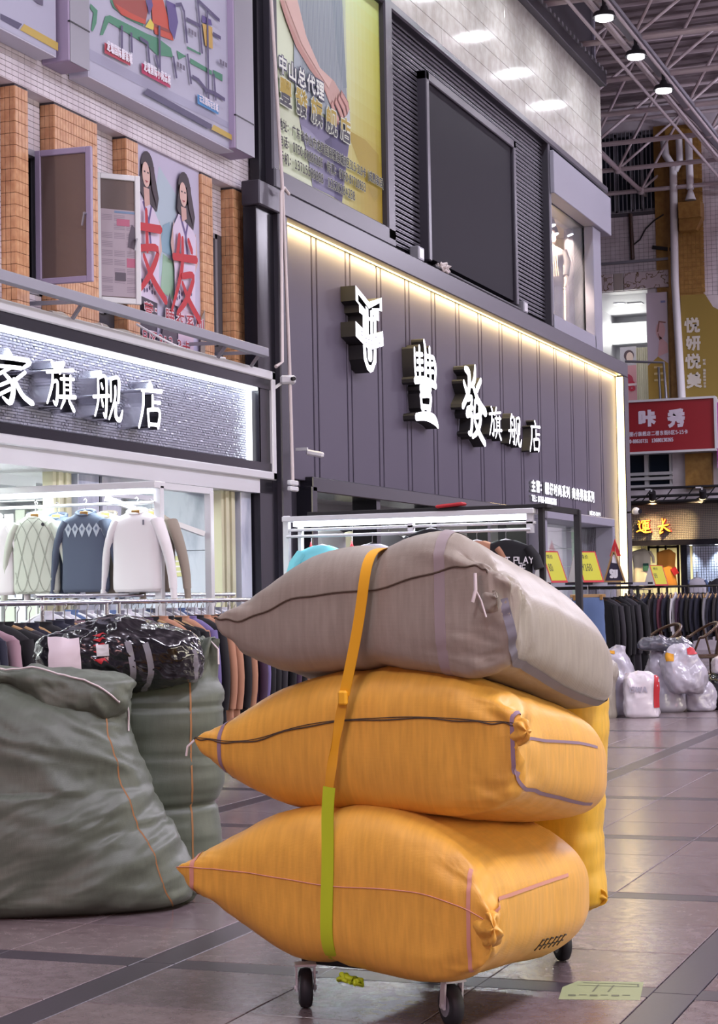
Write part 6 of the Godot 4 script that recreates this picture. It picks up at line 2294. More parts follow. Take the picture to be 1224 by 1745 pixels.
func tee_rack():
	var r := thing("display_stand", "white-lit T-shirt display stand in front of the large shop, behind the taupe sack", "display frame")
	var g := Geo.new()
	g.span(-6.85, -4.42, 2.03, 2.08, -16.1, -15.9, 0.006)
	g.span(-6.87, -6.81, 0.0, 2.09, -16.03, -15.97, 0.006)
	g.span(-6.72, -6.68, 0.0, 2.02, -16.03, -15.97, 0.006)
	g.span(-6.8, -4.42, 1.94, 1.965, -16.0, -15.94, 0.004)
	g.span(-5.62, -5.57, 1.88, 2.06, -16.0, -15.94)
	g.span(-4.5, -4.44, 1.86, 2.06, -16.0, -15.94)
	put("frame", g, M.white_metal, r)
	g = Geo.new()
	g.span(-6.6, -4.3, 2.08, 2.115, -16.12, -15.92, 0.004)
	g.span(-4.4, -4.35, 0.0, 2.1, -16.03, -15.97, 0.004)
	g.span(-4.23, -4.17, 0.0, 2.08, -16.63, -16.57, 0.004)
	g.bar(Vector3(-4.38, 2.09, -16.0), Vector3(-4.2, 2.06, -16.6), 0.04, 0.05)
	put("dark_frame", g, M.black_matte, r)
	g = Geo.new()
	g.span(-6.75, -4.5, 1.985, 2.03, -16.06, -15.94)
	put("tube_light", g, M.led_white, r)
	area_light("tube_glow", Vector3(-5.6, 1.975, -16.0), Vector3(0, -1, 0.2), Vector2(2.2, 0.1), 3.0, Color(0.95, 0.99, 1.0), r)
	rod("hanging_rod", Vector3(-6.8, 1.89, -15.9), Vector3(-4.45, 1.89, -15.9), 0.014, M.white_metal, r)
	var tr := thing("cloth_scrap", "red scrap of cloth lying on top of the T-shirt display frame", "cloth")
	g = Geo.new()
	g.box(Vector3(-5.2, 2.13, -15.94), Vector3(0.26, 0.03, 0.14), 0.012, Basis(Vector3.BACK, 0.08))
	put("cloth", g, M.red, tr)
	for q in [[-6.45, "cloth_cyan", "cyan T-shirt hanging leftmost on the lit frame", 0.7], [-5.95, "cloth_pale", "white T-shirt hanging second on the lit frame, above the strap", 0.0], [-5.38, "cloth_black", "black T-shirt behind the hump of the taupe sack", 0.0], [-4.95, "cloth_tan", "tan T-shirt hanging between the black ones on the lit frame", 0.0], [-4.68, "cloth_black", "black T-shirt with white lettering at the right end of the lit frame", 0.0]]:
		var o := thing("t_shirt", q[2], "T-shirt", "T-shirts on the lit frame")
		var at := Vector3(q[0], 1.78 if q[0] != -5.38 else 1.9, -15.9)
		var b := Blob.new()
		b.s = [[-0.66, 0, 0, 0.24, 0.03, 3.0], [-0.4, 0, 0, 0.235, 0.05, 3.0], [-0.15, 0, 0, 0.24, 0.06, 3.0], [-0.06, 0, 0, 0.24, 0.05, 2.6], [-0.01, 0, 0, 0.16, 0.045, 2.4], [0.02, 0, 0, 0.08, 0.035, 2.0]]
		b.t = Transform3D(Basis(Vector3.UP, q[3]), at)
		g = Geo.new()
		b.build(g, 32, 20)
		put("body", g, M[q[1]], o)
		for s in [-1.0, 1.0]:
			g = Geo.new()
			g.path(PackedVector3Array([b.t * Vector3(0.2 * s, -0.05, 0), b.t * Vector3(0.27 * s, -0.14, 0), b.t * Vector3(0.3 * s, -0.24, 0)]), 0.07, 9, 0.075, 0.6)
			put("sleeve", g, M[q[1]], o)
		hanger(o, at + Vector3(0, 0.025, 0), 0.14, M.black_gloss if q[1] == "cloth_pale" else M.white_metal, q[3])
		if q[0] > -4.7:
			var p := Print.new()
			p.t = Transform3D(Basis(Vector3.UP, q[3]), at + Vector3(0, 0, 0.066))
			p.ink("e2e0e6")
			put_text(p, "DON'T PLAY", -0.14, -0.19, 0.055)
			put_text(p, "WITH ME", -0.09, -0.26, 0.055)
			put("lettering", p.g, M.print, o)
	for q in [[-6.63, "first"], [-6.22, "second"]]:
		var o := thing("pennant", "%s red pennant from the left under the lit T-shirt frame" % q[1], "flag", "red pennants on the T-shirt frame")
		pennant(o, Vector3(q[0], 1.84, -16.08), 0.2, 0.14)

# plain Latin capitals drawn with straight pen strokes
func put_text(p: Print, s: String, a: float, b: float, h: float):
	var shapes := {"D": "0 0 0 1 .6 .8 .6 .2 0 0", "O": "0 .2 0 .8 .3 1 .6 .8 .6 .2 .3 0 0 .2", "N": "0 0 0 1 .6 0 .6 1", "'": ".1 1 .1 .75", "T": "0 1 .7 1/.35 1 .35 0", "P": "0 0 0 1 .6 1 .6 .5 0 .5", "L": "0 1 0 0 .55 0", "A": "0 0 .35 1 .7 0/.14 .35 .56 .35", "Y": "0 1 .35 .5 .7 1/.35 .5 .35 0", "W": "0 1 .2 0 .4 .7 .6 0 .8 1", "I": ".1 0 .1 1", "H": "0 0 0 1/.6 0 .6 1/0 .5 .6 .5", "M": "0 0 .05 1 .4 .3 .75 1 .8 0", "E": ".55 1 0 1 0 0 .55 0/0 .5 .5 .5"}
	var x := a
	for ch in s:
		if ch == " ":
			x += h * 0.5
			continue
		var wide := 0.0
		for stroke in shapes[ch].split("/"):
			var f: PackedFloat64Array = stroke.split_floats(" ")
			var pts := []
			for i in range(0, f.size(), 2):
				pts.append(x + f[i] * h)
				pts.append(b + f[i + 1] * h)
				wide = maxf(wide, f[i])
			p.line(pts, h * 0.16)
		x += (wide + 0.22) * h

# ---- the loaded hand truck ----
var sacks := []

func new_sack(top: Array, bot: Array, seam: Array, ear: Vector2, body: Vector2, seed_no: int) -> Sack:
	var s := Sack.new()
	s.o = Vector3(-2.07, 0, -5.35)
	s.uu = Vector3(0.990, 0, 0.139)
	s.dd = Vector3(0.077, 0, -0.997)
	for q in [[top, 0], [bot, 1], [seam, 2]]:
		var p := PackedVector2Array()
		for i in range(0, q[0].size(), 2):
			p.append(Vector2(q[0][i], q[0][i + 1]))
		if q[1] == 0:
			s.top = p
		elif q[1] == 1:
			s.bot = p
		else:
			s.seam = p
	s.ear = ear
	s.body = body
	s.noise.seed = seed_no
	s.noise.fractal_octaves = 3
	s.fine.seed = seed_no + 9
	s.fine.fractal_octaves = 3
	return s

# a line drawn on the sack through a list of (angle, depth) stations, as a woven stripe
func stripe(parent: Node, s: Sack, stops: Array, w: float, m: Material, called := "stripe"):
	var pts := PackedVector3Array()
	var nor := PackedVector3Array()
	for i in stops.size() - 1:
		var a: Vector2 = stops[i]
		var b: Vector2 = stops[i + 1]
		for k in 14:
			var q := a.lerp(b, k / 14.0)
			pts.append(s.world(q.x, q.y, 0.0025))
			nor.append(s.normal(q.x, q.y))
	var g := Geo.new()
	ribbon(g, pts, nor, w)
	put(called, g, m, parent)

# a stripe straight up and down across the sewn mouth at sideways offset u
func upright_stripe(parent: Node, s: Sack, u: float, w: float, m: Material, kmax := 0.34):
	var pts := PackedVector3Array()
	var nor := PackedVector3Array()
	for i in range(-16, 17):
		var k := kmax * absf(i) / 16.0 + 0.004
		var th := s.at_u(u, k, i < 0)
		pts.append(s.world(th, k, 0.0025))
		nor.append(s.normal(th, k))
	var g := Geo.new()
	ribbon(g, pts, nor, w)
	put("stripe", g, m, parent)

func mouth_seam(parent: Node, s: Sack, r: float, m: Material, from := 0.02, to := 0.98, droop := 0.0):
	var pts := PackedVector3Array()
	for i in 61:
		var f := lerpf(from, to, i / 60.0)
		var th := PI * (1.0 - f)
		pts.append(s.world(th, 0.012, 0.003) + Vector3(0, droop + 0.003 * sin(i * 0.9) * (1.0 if r > 0.002 else 0.2), 0))
	var g := Geo.new()
	g.path(pts, r, 5)
	put("sewn_seam", g, m, parent)

func gathered_corner(parent: Node, at: Vector3, out: Vector3, size: float, m: Material, seed_no: int):
	# the twisted, tucked corner of a sack mouth
	var b := Blob.new()
	b.s = [[-size * 0.9, 0, 0, size * 0.9, size * 0.7, 2.2], [-size * 0.3, 0, 0, size * 0.8, size * 0.5, 2.2], [size * 0.2, 0, 0, size * 0.62, size * 0.32, 2.2], [size * 0.6, size * 0.08, 0, size * 0.5, size * 0.2, 2.0], [size * 0.85, size * 0.1, 0, size * 0.36, size * 0.1, 2.0], [size * 0.95, size * 0.1, 0, size * 0.12, size * 0.03, 2.0]]
	var y := out.normalized()
	var x := Vector3.UP.cross(y).normalized()
	b.t = Transform3D(Basis(Vector3.UP, y, Vector3.UP.cross(y)).orthonormalized(), at - y * size * 0.35)
	var n := FastNoiseLite.new()
	n.seed = seed_no
	b.bump = func(p: Vector3, th: float, _f: float) -> float: return 0.1 * size * sin(th * 5.0 + p.y * 20.0 + seed_no) * smoothstep(-size, size, p.y) + n.get_noise_3d(p.x * 700.0, p.y * 500.0, p.z * 700.0) * size * 0.42
	var g := Geo.new()
	b.build(g, 40, 26)
	put("tucked_corner", g, m, parent)

func loaded_cart():
	# the platform truck
	var c := thing("hand_truck", "low platform hand truck on grey castors under the stacked sacks", "hand truck")
	var o := Vector3(-2.07, 0, -5.35)
	var uu := Vector3(0.990, 0, 0.139)
	var dd := Vector3(0.077, 0, -0.997)
	var b := Basis(uu, Vector3.UP, uu.cross(Vector3.UP))
	var g := Geo.new()
	g.box(o + dd * 0.72 + Vector3(0, 0.16, 0), Vector3(0.56, 0.018, 1.1), 0.005, b)
	put("deck", g, M.steel, c)
	g = Geo.new()
	for s in [-1.0, 1.0]:
		g.box(o + uu * 0.26 * s + dd * 0.72 + Vector3(0, 0.142, 0), Vector3(0.03, 0.026, 1.06), 0.004, b)
	g.box(o + dd * 0.2 + Vector3(0, 0.142, 0), Vector3(0.54, 0.026, 0.03), 0.004, b)
	put("deck_frame", g, M.dark_metal, c)
	g = Geo.new()
	for s in [-1.0, 1.0]:
		g.path(PackedVector3Array([o + uu * 0.3 * s + dd * 1.2 + Vector3(0, 0.19, 0), o + uu * 0.3 * s + dd * 1.24 + Vector3(0, 0.6, 0), o + uu * 0.28 * s + dd * 1.24 + Vector3(0, 0.95, 0)]), 0.016, 8)
	g.tube(o + uu * 0.28 + dd * 1.24 + Vector3(0, 0.95, 0), o - uu * 0.28 + dd * 1.24 + Vector3(0, 0.95, 0), 0.016)
	put("push_handle", g, M.steel, c)
	for q in [[Vector3(-2.325, 0, -5.53), 0.45], [Vector3(-1.80, 0, -5.42), 0.75], [Vector3(-1.735, 0, -6.49), 0.6], [Vector3(-2.25, 0, -6.55), 0.3]]:
		castor(c, q[0], q[1])
	# sacks, from the bottom up
	var s := new_sack([-0.64, 0.575, -0.5, 0.6, -0.4, 0.625, -0.2, 0.655, 0.0, 0.665, 0.2, 0.645, 0.34, 0.6, 0.46, 0.56], [-0.64, 0.29, -0.5, 0.24, -0.4, 0.205, -0.25, 0.165, -0.05, 0.15, 0.15, 0.13, 0.3, 0.12, 0.46, 0.14], [-0.64, 0.45, -0.4, 0.42, -0.1, 0.375, 0.2, 0.35, 0.4, 0.31, 0.5, 0.3], Vector2(-0.635, 0.475), Vector2(-0.615, 0.46), 41)
	s.wb = 0.45
	s.depth = 1.2
	s.tilt = 0.08
	s.strap = -0.1
	s.m = 3.4
	s.o += s.dd * -0.06
	sack_thing(s, "orange-yellow woven sack at the bottom of the stack on the hand truck", "sack_yellow")
	s = new_sack([-0.6, 0.985, -0.5, 1.0, -0.3, 1.05, 0.03, 1.095, 0.3, 1.085, 0.5, 1.06, 0.6, 1.05], [-0.6, 0.66, -0.45, 0.635, -0.31, 0.62, -0.1, 0.62, 0.2, 0.62, 0.4, 0.615, 0.55, 0.61, 0.6, 0.61], [-0.6, 0.855, -0.4, 0.83, -0.15, 0.885, 0.1, 0.9, 0.3, 0.89, 0.45, 0.88, 0.6, 0.915], Vector2(-0.595, 0.55), Vector2(-0.575, 0.535), 52)
	s.wb = 0.62
	s.depth = 1.22
	s.tilt = 0.16
	s.strap = -0.02
	sack_thing(s, "orange-yellow woven sack with a dark sewn seam, in the middle of the stack", "sack_yellow")
	s = new_sack([-0.52, 1.36, -0.42, 1.385, -0.3, 1.42, -0.12, 1.465, 0.08, 1.48, 0.2, 1.51, 0.3, 1.515, 0.42, 1.465, 0.5, 1.41], [-0.52, 1.06, -0.42, 1.035, -0.32, 1.035, -0.1, 1.075, 0.15, 1.07, 0.35, 1.035, 0.5, 1.01], [-0.52, 1.245, -0.4, 1.22, -0.2, 1.28, 0.0, 1.29, 0.15, 1.3, 0.3, 1.33, 0.42, 1.37, 0.48, 1.365], Vector2(-0.51, 0.46), Vector2(-0.49, 0.535), 63)
	s.wb = 0.62
	s.depth = 1.3
	s.tilt = 0.2
	s.wf = 0.2
	s.m = 3.2
	s.strap = 0.06
	sack_thing(s, "taupe woven sack on top of the stack", "sack_taupe")
	# the tall sack standing behind the others
	var y := thing("woven_sack", "bright yellow woven sack standing upright behind the stack", "sack", "woven sacks on the hand truck")
	var bl := Blob.new()
	bl.s = [[0.17, 0, 0, 0.3, 0.1, 2.6], [0.2, 0.0, 0, 0.37, 0.15, 2.8], [0.35, 0.0, 0, 0.36, 0.17, 3.0], [0.6, 0.0, 0, 0.37, 0.17, 3.0], [0.85, 0.01, 0, 0.38, 0.17, 3.0], [1.02, 0.01, 0, 0.37, 0.16, 2.8], [1.12, 0.0, 0, 0.3, 0.08, 2.4]]
	bl.t = Transform3D(b, o + uu * 0.0 + dd * 1.3)
	var n := FastNoiseLite.new()
	bl.bump = func(p: Vector3, _th: float, _f: float) -> float: return n.get_noise_3d(p.x * 120.0, p.y * 900.0, p.z * 120.0) * 0.01 - 0.007 * exp(-pow(sin(p.y * 5.3 + 0.4 + p.x) / 0.1, 2.0))
	g = Geo.new()
	bl.build(g, 72, 70)
	put("sack_body", g, M.sack_gold, y)
	gathered_corner(y, bl.t * Vector3(0.35, 0.2, 0.02), Vector3(0.9, -0.35, 0.1), 0.06, M.sack_gold, 8)
	strap()

func castor(c: Node, at: Vector3, turn: float):
	var b := Basis(Vector3.UP, turn)
	var ax := b * Vector3.RIGHT
	var g := Geo.new()
	var rings := []
	for q in [[-0.021, 0.03], [-0.021, 0.05], [-0.016, 0.06], [0.0, 0.0635], [0.016, 0.06], [0.021, 0.05], [0.021, 0.03]]:
		var row := PackedVector3Array()
		for k in 28:
			var a := TAU * k / 28
			row.append(at + Vector3(0, 0.0635, 0) + ax * q[0] + (Vector3.UP * cos(a) + b.z * sin(a)) * q[1])
		rings.append(row)
	g.sheet(rings, true)
	var w := put("wheel", g, M.rubber, c)
	g = Geo.new()
	for s in [-1.0, 1.0]:
		g.tube(at + Vector3(0, 0.0635, 0) + ax * 0.016 * s, at + Vector3(0, 0.0635, 0) + ax * 0.023 * s, 0.034, 18)
	put("hub", g, M.grey_metal, w)
	g = Geo.new()
	for s in [-1.0, 1.0]:
		g.bar(at + Vector3(0, 0.055, 0) + ax * 0.029 * s, at + Vector3(0, 0.137, 0) + ax * 0.029 * s + b.z * 0.012, 0.006, 0.032, b.z)
	g.box(at + Vector3(0, 0.14, 0) + b.z * 0.012, Vector3(0.07, 0.008, 0.06), 0.002, b)
	g.tube(at + Vector3(0, 0.0635, 0) - ax * 0.036, at + Vector3(0, 0.0635, 0) + ax * 0.036, 0.008, 8)
	put("fork", g, M.white_metal, c)
	g = Geo.new()
	g.bar(at + Vector3(0, 0.11, 0) + ax * 0.03, at + Vector3(0, 0.1, 0) + ax * 0.03 - b.z * 0.05, 0.02, 0.008)
	put("brake_lever", g, M.steel, c)

func sack_thing(s: Sack, label: String, cloth: String):
	var o := thing("woven_sack", label, "sack", "woven sacks on the hand truck")
	var g := Geo.new()
	s.build(g)
	put("sack_body", g, M[cloth], o)
	sacks.append(s)
	var k := sacks.size()
	if k == 1:
		mouth_seam(o, s, 0.0016, M.stripe_pink, 0.02, 0.9)
		upright_stripe(o, s, -0.575, 0.016, M.stripe_pink, 0.2)
		upright_stripe(o, s, 0.4, 0.013, M.stripe_pink, 0.2)
		stripe(o, s, [Vector2(0.05, 0.12), Vector2(0.1, 0.34), Vector2(0.2, 0.74)], 0.011, M.stripe_pink)
		gathered_corner(o, s.world(0.02, 0.06), Vector3(0.45, -0.45, 0.7), 0.085, M[cloth], 3)
		# scrawled marker writing on the side
		g = Geo.new()
		for i in 6:
			var kk := 0.55 + 0.028 * i
			var a := -0.52
			for seg in [[[a, kk], [a + 0.2, kk + 0.006]], [[a + 0.2, kk + 0.006], [a + 0.19, kk + 0.02]], [[a + 0.1, kk], [a + 0.09, kk + 0.018]]]:
				var p0: Array = seg[0]
				var p1: Array = seg[1]
				g.tube(s.world(p0[0], p0[1], 0.001), s.world(p1[0], p1[1], 0.001), 0.003, 4)
		put("marker_writing", g, M.ink, o)
	elif k == 2:
		mouth_seam(o, s, 0.0024, M.thread_dark)
		mouth_seam(o, s, 0.0015, M.thread_dark, 0.04, 0.95, 0.005)
		upright_stripe(o, s, -0.5, 0.014, M.stripe_violet, 0.26)
		upright_stripe(o, s, 0.53, 0.013, M.stripe_violet, 0.2)
		stripe(o, s, [Vector2(0.03, 0.16), Vector2(0.05, 0.4), Vector2(0.12, 0.8)], 0.009, M.stripe_violet)
		stripe(o, s, [Vector2(-0.2, 0.14), Vector2(-0.34, 0.4), Vector2(-0.4, 0.8)], 0.012, M.stripe_violet)
		gathered_corner(o, s.world(0.02, 0.05), Vector3(0.7, 0.3, 0.6), 0.06, M[cloth], 5)
		g = Geo.new()
		var e := s.world(PI, 0.005)
		g.path(PackedVector3Array([e, e + Vector3(-0.02, -0.02, 0.01), e + Vector3(-0.025, -0.05, 0.01)]), 0.004, 5)
		put("loose_thread", g, M.thread_white, o)
	else:
		mouth_seam(o, s, 0.003, M.thread_dark)
		stripe(o, s, [Vector2(-0.03, 0.12), Vector2(-0.25, 0.2), Vector2(-0.42, 0.36), Vector2(-0.5, 0.6), Vector2(-0.5, 0.9)], 0.028, M.stripe_slate)
		upright_stripe(o, s, 0.3, 0.035, M.stripe_violet_soft, 0.36)
		gathered_corner(o, s.world(-0.15, 0.07), Vector3(0.4, -0.6, 0.6), 0.055, M[cloth], 7)
		g = Geo.new()
		var e := s.world(0.02, 0.01) + Vector3(-0.03, 0, 0.03)
		g.path(PackedVector3Array([e, e + Vector3(0.005, -0.05, 0.012), e + Vector3(-0.005, -0.085, 0.012)]), 0.006, 5)
		g.path(PackedVector3Array([e + Vector3(0.005, -0.05, 0.012), e + Vector3(0.02, -0.08, 0.01), e + Vector3(0.035, -0.13, 0.01)]), 0.003, 5)
		put("loose_thread", g, M.thread_white, o)

func strap():
	# a flat ratchet strap drawn taut over the fronts of the three sacks
	var o := thing("cargo_strap", "yellow webbing strap drawn tight over the fronts of the three sacks", "strap")
	var raw := PackedVector2Array()
	var us := [-0.1, -0.02, 0.06]
	for i in 3:
		var s: Sack = sacks[i]
		for up in [false, true]:
			for k in 60:
				var kk := 0.004 + 0.6 * k / 60.0
				var p: Vector3 = s.point(s.at_u(us[i], kk, up), kk)[0]
				raw.append(Vector2(p.z, p.y))
	var hull := Geometry2D.convex_hull(raw)
	# keep the part that faces the viewer, from under the bottom sack to over the top one
	var peak := Vector2.ZERO
	for p in hull:
		if p.y > peak.y:
			peak = p
	var front := []
	var over := []
	for p in hull:
		if p.x <= peak.x and (p.x < 0.1 or p.y > 0.3):
			front.append(p)
		elif p.y > 1.2 and p.x < 0.7:
			over.append(p)
	front.sort_custom(func(a, b): return a.y < b.y)
	over.sort_custom(func(a, b): return a.x < b.x)
	var line := []
	for p in front + over:
		if line.is_empty() or p.distance_to(line[line.size() - 1]) > 0.012:
			line.append(p)
	var s0: Sack = sacks[0]
	var pts := PackedVector3Array()
	for i in line.size() - 1:
		var m := maxi(1, int(line[i].distance_to(line[i + 1]) / 0.02))
		for k in m:
			var q: Vector2 = line[i].lerp(line[i + 1], float(k) / m)
			pts.append(s0.out(Vector3(strap_u(q.y), q.y, q.x - 0.004)))
	var groups := [[], [], []]
	for i in pts.size():
		var y := pts[i].y
		var kind := 0 if y < 0.72 else (1 if y < 1.0 else 2)
		groups[kind].append(i)
	for kind in 3:
		var gp := PackedVector3Array()
		var gn := PackedVector3Array()
		var gw := []
		for i in groups[kind]:
			var y := pts[i].y
			var tw := 0.0
			if kind == 1:
				tw = sin(smoothstep(0.72, 1.0, y) * PI) * 1.25
			gp.append(pts[i])
			var d := (pts[mini(i + 1, pts.size() - 1)] - pts[maxi(i - 1, 0)]).normalized()
			var nn := d.cross(s0.uu).normalized()
			if nn.dot(-s0.dd) + nn.y * 0.6 < 0.0:
				nn = -nn
			gn.append(nn.rotated(d, tw))
		if kind < 2 and groups[kind + 1].size():
			var i0: int = groups[kind + 1][0]
			gp.append(pts[i0])
			gn.append(gn[gn.size() - 1])
		var g := Geo.new()
		if gp.size() > 1:
			for off in [0.0, 0.002]:
				var q := PackedVector3Array()
				for i in gp.size():
					q.append(gp[i] + gn[i] * off)
				ribbon(g, q, gn, [0.042, 0.03, 0.036][kind])
			put("webbing", g, [M.strap_lime, M.strap_gold, M.strap_yellow][kind], o)
	# knots and the bunched tail under the bottom sack
	var knot := Geo.new()
	var kp := s0.out(Vector3(strap_u(1.0), 1.0, -0.012))
	knot.box(kp, Vector3(0.03, 0.045, 0.02), 0.006)
	put("buckle", knot, M.strap_yellow, o)
	knot = Geo.new()
	var tail := PackedVector3Array()
	var t0: Vector3 = s0.out(Vector3(-0.075, 0.15, 0.1))
	for i in 26:
		tail.append(t0 + Vector3(0.0025 * i + 0.012 * sin(i * 2.2), -0.012 - 0.0006 * i + 0.008 * cos(i * 1.7), 0.02 + 0.014 * sin(i * 1.3)))
	knot.path(tail, 0.009, 6)
	put("knotted_tail", knot, M.strap_lime, o)

func strap_u(y: float) -> float:
	return -0.085 + smoothstep(0.15, 0.6, y) * 0.015 + smoothstep(0.6, 1.48, y) * 0.15

# ---- the big green-grey sacks on the left and the bale on top of them ----
func left_sacks():
	var look := Vector3(-0.485, 0, -0.875)
	var right := Vector3(0.875, 0, -0.485)
	var b := Basis(right, Vector3.UP, -look)
	var o := thing("woven_sack", "large slumped grey-green woven sack on the floor at the left edge", "sack", "grey-green sacks on the floor")
	var bl := Blob.new()
	bl.s = [[0.0, -0.18, 0, 0.54, 0.36, 3.0], [0.03, -0.18, 0.0, 0.6, 0.42, 3.0], [0.1, -0.185, 0, 0.615, 0.45, 2.8], [0.28, -0.2, 0, 0.565, 0.44, 2.6], [0.42, -0.23, 0, 0.51, 0.4, 2.6], [0.6, -0.26, 0.0, 0.46, 0.36, 2.6], [0.75, -0.265, 0.0, 0.42, 0.33, 2.6], [0.88, -0.25, -0.02, 0.395, 0.27, 2.6], [0.96, -0.25, -0.03, 0.35, 0.18, 2.6], [1.0, -0.25, -0.03, 0.25, 0.08, 2.2]]
	var base := Vector3(-4.03, 0, -7.22)
	bl.t = Transform3D(b, base)
	var n := FastNoiseLite.new()
	n.seed = 3
	n.fractal_octaves = 4
	n.fractal_type = FastNoiseLite.FRACTAL_RIDGED
	var n2 := FastNoiseLite.new()
	n2.seed = 6
	bl.bump = func(p: Vector3, th: float, _f: float) -> float:
		var w := n.get_noise_3d(p.x * 70.0, p.y * 260.0 + p.x * 130.0 * signf(p.y - 0.5), p.z * 60.0) * 0.034
		w += n2.get_noise_3d(p.x * 200.0 + p.y * 260.0, p.y * 500.0, p.z * 300.0) * 0.012
		w -= 0.02 * exp(-pow((p.y - 0.33 - 0.1 * p.x) / 0.02, 2.0)) * smoothstep(-0.1, 0.4, p.x)
		w -= 0.018 * exp(-pow((p.y - 0.62 + 0.25 * p.x) / 0.02, 2.0)) * smoothstep(0.1, -0.3, p.x)
		return w * smoothstep(0.0, 0.06, p.y)
	var g := Geo.new()
	bl.build(g, 150, 130)
	put("sack_body", g, M.sack_green, o)
	# the folded-over mouth with its draw cord
	var fl := Blob.new()
	fl.s = [[-0.12, 0.06, 0, 0.03, 0.02, 2.2], [-0.1, 0.05, 0, 0.1, 0.05, 2.2], [-0.06, 0.02, 0, 0.18, 0.11, 2.2], [0.02, -0.03, 0, 0.25, 0.12, 2.2], [0.07, -0.12, -0.02, 0.36, 0.09, 2.2], [0.1, -0.16, -0.03, 0.36, 0.04, 2.2]]
	fl.t = Transform3D(b * Basis(Vector3(0, 0, 1), -0.07) * Basis(Vector3.RIGHT, -0.25), base + right * -0.06 + Vector3(0, 0.91, 0) + b.z * 0.13)
	fl.bump = func(p: Vector3, th: float, _f: float) -> float: return n.get_noise_3d(p.x * 260.0 + p.y * 200.0, p.y * 330.0, p.z * 200.0) * 0.035
	g = Geo.new()
	fl.build(g, 90, 40)
	put("folded_mouth", g, M.sack_green, o)
	g = Geo.new()
	var cord := PackedVector3Array()
	for i in 22:
		var f := i / 21.0
		cord.append(fl.front(lerpf(-0.42, 0.16, f), 0.86 - 0.42 * f * f + 0.02 * sin(f * 9.0), 0.008))
	for i in 10:
		cord.append(bl.front(0.11 + 0.004 * i, 0.86 - 0.022 * i, 0.006))
	g.path(cord, 0.0045, 5)
	put("draw_cord", g, M.thread_white, o)
	g = Geo.new()
	var pts := PackedVector3Array()
	var nor := PackedVector3Array()
	for i in 40:
		var f := 0.86 - 0.8 * i / 39.0
		pts.append(bl.front(lerpf(0.33, 0.06, smoothstep(0.05, 0.7, f)), f, 0.003))
		nor.append(b.z)
	ribbon(g, pts, nor, 0.006)
	put("stripe", g, M.thread_orange, o)
	gathered_corner(o, bl.t * Vector3(0.4, 0.07, 0.14), right + b.z * 0.2 - Vector3.UP * 0.2, 0.09, M.sack_green, 12)
	# second sack
	o = thing("woven_sack", "tall grey-green woven sack with a tied top, behind the slumped one", "sack", "grey-green sacks on the floor")
	bl = Blob.new()
	bl.s = [[0.0, 0, 0, 0.26, 0.22, 2.8], [0.04, 0, 0, 0.29, 0.25, 2.8], [0.2, 0, 0, 0.3, 0.26, 2.8], [0.36, 0, 0, 0.285, 0.25, 2.6], [0.5, 0.01, 0, 0.3, 0.26, 2.6], [0.7, 0.01, 0, 0.3, 0.26, 2.6], [0.86, 0.015, 0, 0.3, 0.24, 2.6], [0.95, 0.04, 0.02, 0.25, 0.17, 2.4], [1.02, 0.14, 0.06, 0.14, 0.1, 2.2], [1.09, 0.2, 0.09, 0.075, 0.06, 2.0], [1.13, 0.22, 0.1, 0.06, 0.03, 2.0]]
	base = Vector3(-4.015, 0, -7.8)
	bl.t = Transform3D(b, base)
	bl.bump = func(p: Vector3, th: float, _f: float) -> float:
		var w := n2.get_noise_3d(p.x * 60.0, p.y * 600.0, p.z * 60.0) * 0.014
		w -= 0.022 * exp(-pow((p.y - 0.36 - 0.04 * p.x) / 0.014, 2.0))
		w -= 0.012 * exp(-pow((p.y - 0.6 + 0.06 * p.x) / 0.014, 2.0)) + 0.012 * exp(-pow((p.y - 0.82) / 0.012, 2.0))
		w += smoothstep(0.92, 1.05, p.y) * 0.02 * sin(th * 7.0)
		return w * smoothstep(0.0, 0.06, p.y)
	g = Geo.new()
	bl.build(g, 110, 120)
	put("sack_body", g, M.sack_green, o)
	g = Geo.new()
	pts = PackedVector3Array()
	nor = PackedVector3Array()
	for i in 40:
		pts.append(bl.front(0.15, 0.03 + 0.77 * i / 39.0, 0.003))
		nor.append(b.z)
	ribbon(g, pts, nor, 0.008)
	put("stripe", g, M.thread_orange, o)
	g = Geo.new()
	g.path(PackedVector3Array([bl.t * Vector3(0.25, 1.12, 0.12), bl.t * Vector3(0.285, 1.08, 0.15), bl.t * Vector3(0.285, 1.01, 0.16)]), 0.005, 5)
	put("loose_thread", g, M.thread_white, o)
	# the black plastic-wrapped bale lying across both
	o = thing("plastic_bale", "glossy black plastic-wrapped bale lying on the grey-green sacks", "bale")
	bl = Blob.new()
	bl.s = [[-0.36, 0.0, 0, 0.03, 0.03, 2.0], [-0.35, 0.0, 0, 0.09, 0.1, 2.2], [-0.27, 0.0, 0, 0.12, 0.16, 2.4], [-0.12, 0.01, 0, 0.15, 0.19, 2.4], [0.0, 0.02, 0, 0.165, 0.2, 2.4], [0.12, 0.01, 0, 0.145, 0.19, 2.4], [0.26, -0.01, 0, 0.115, 0.16, 2.4], [0.34, -0.02, 0, 0.085, 0.1, 2.2], [0.36, -0.02, 0, 0.03, 0.03, 2.0]]
	var tb := Transform3D(Basis(Vector3.UP, right, b.z * 1.0).orthonormalized(), base + Vector3(0, 1.05, 0) + right * -0.17 + b.z * 0.2)
	tb.basis = Basis(Vector3.UP, right, Vector3.UP.cross(right)).rotated(b.z, 0.05)
	bl.t = tb
	var n3 := FastNoiseLite.new()
	n3.seed = 15
	n3.fractal_type = FastNoiseLite.FRACTAL_RIDGED
	n3.fractal_octaves = 4
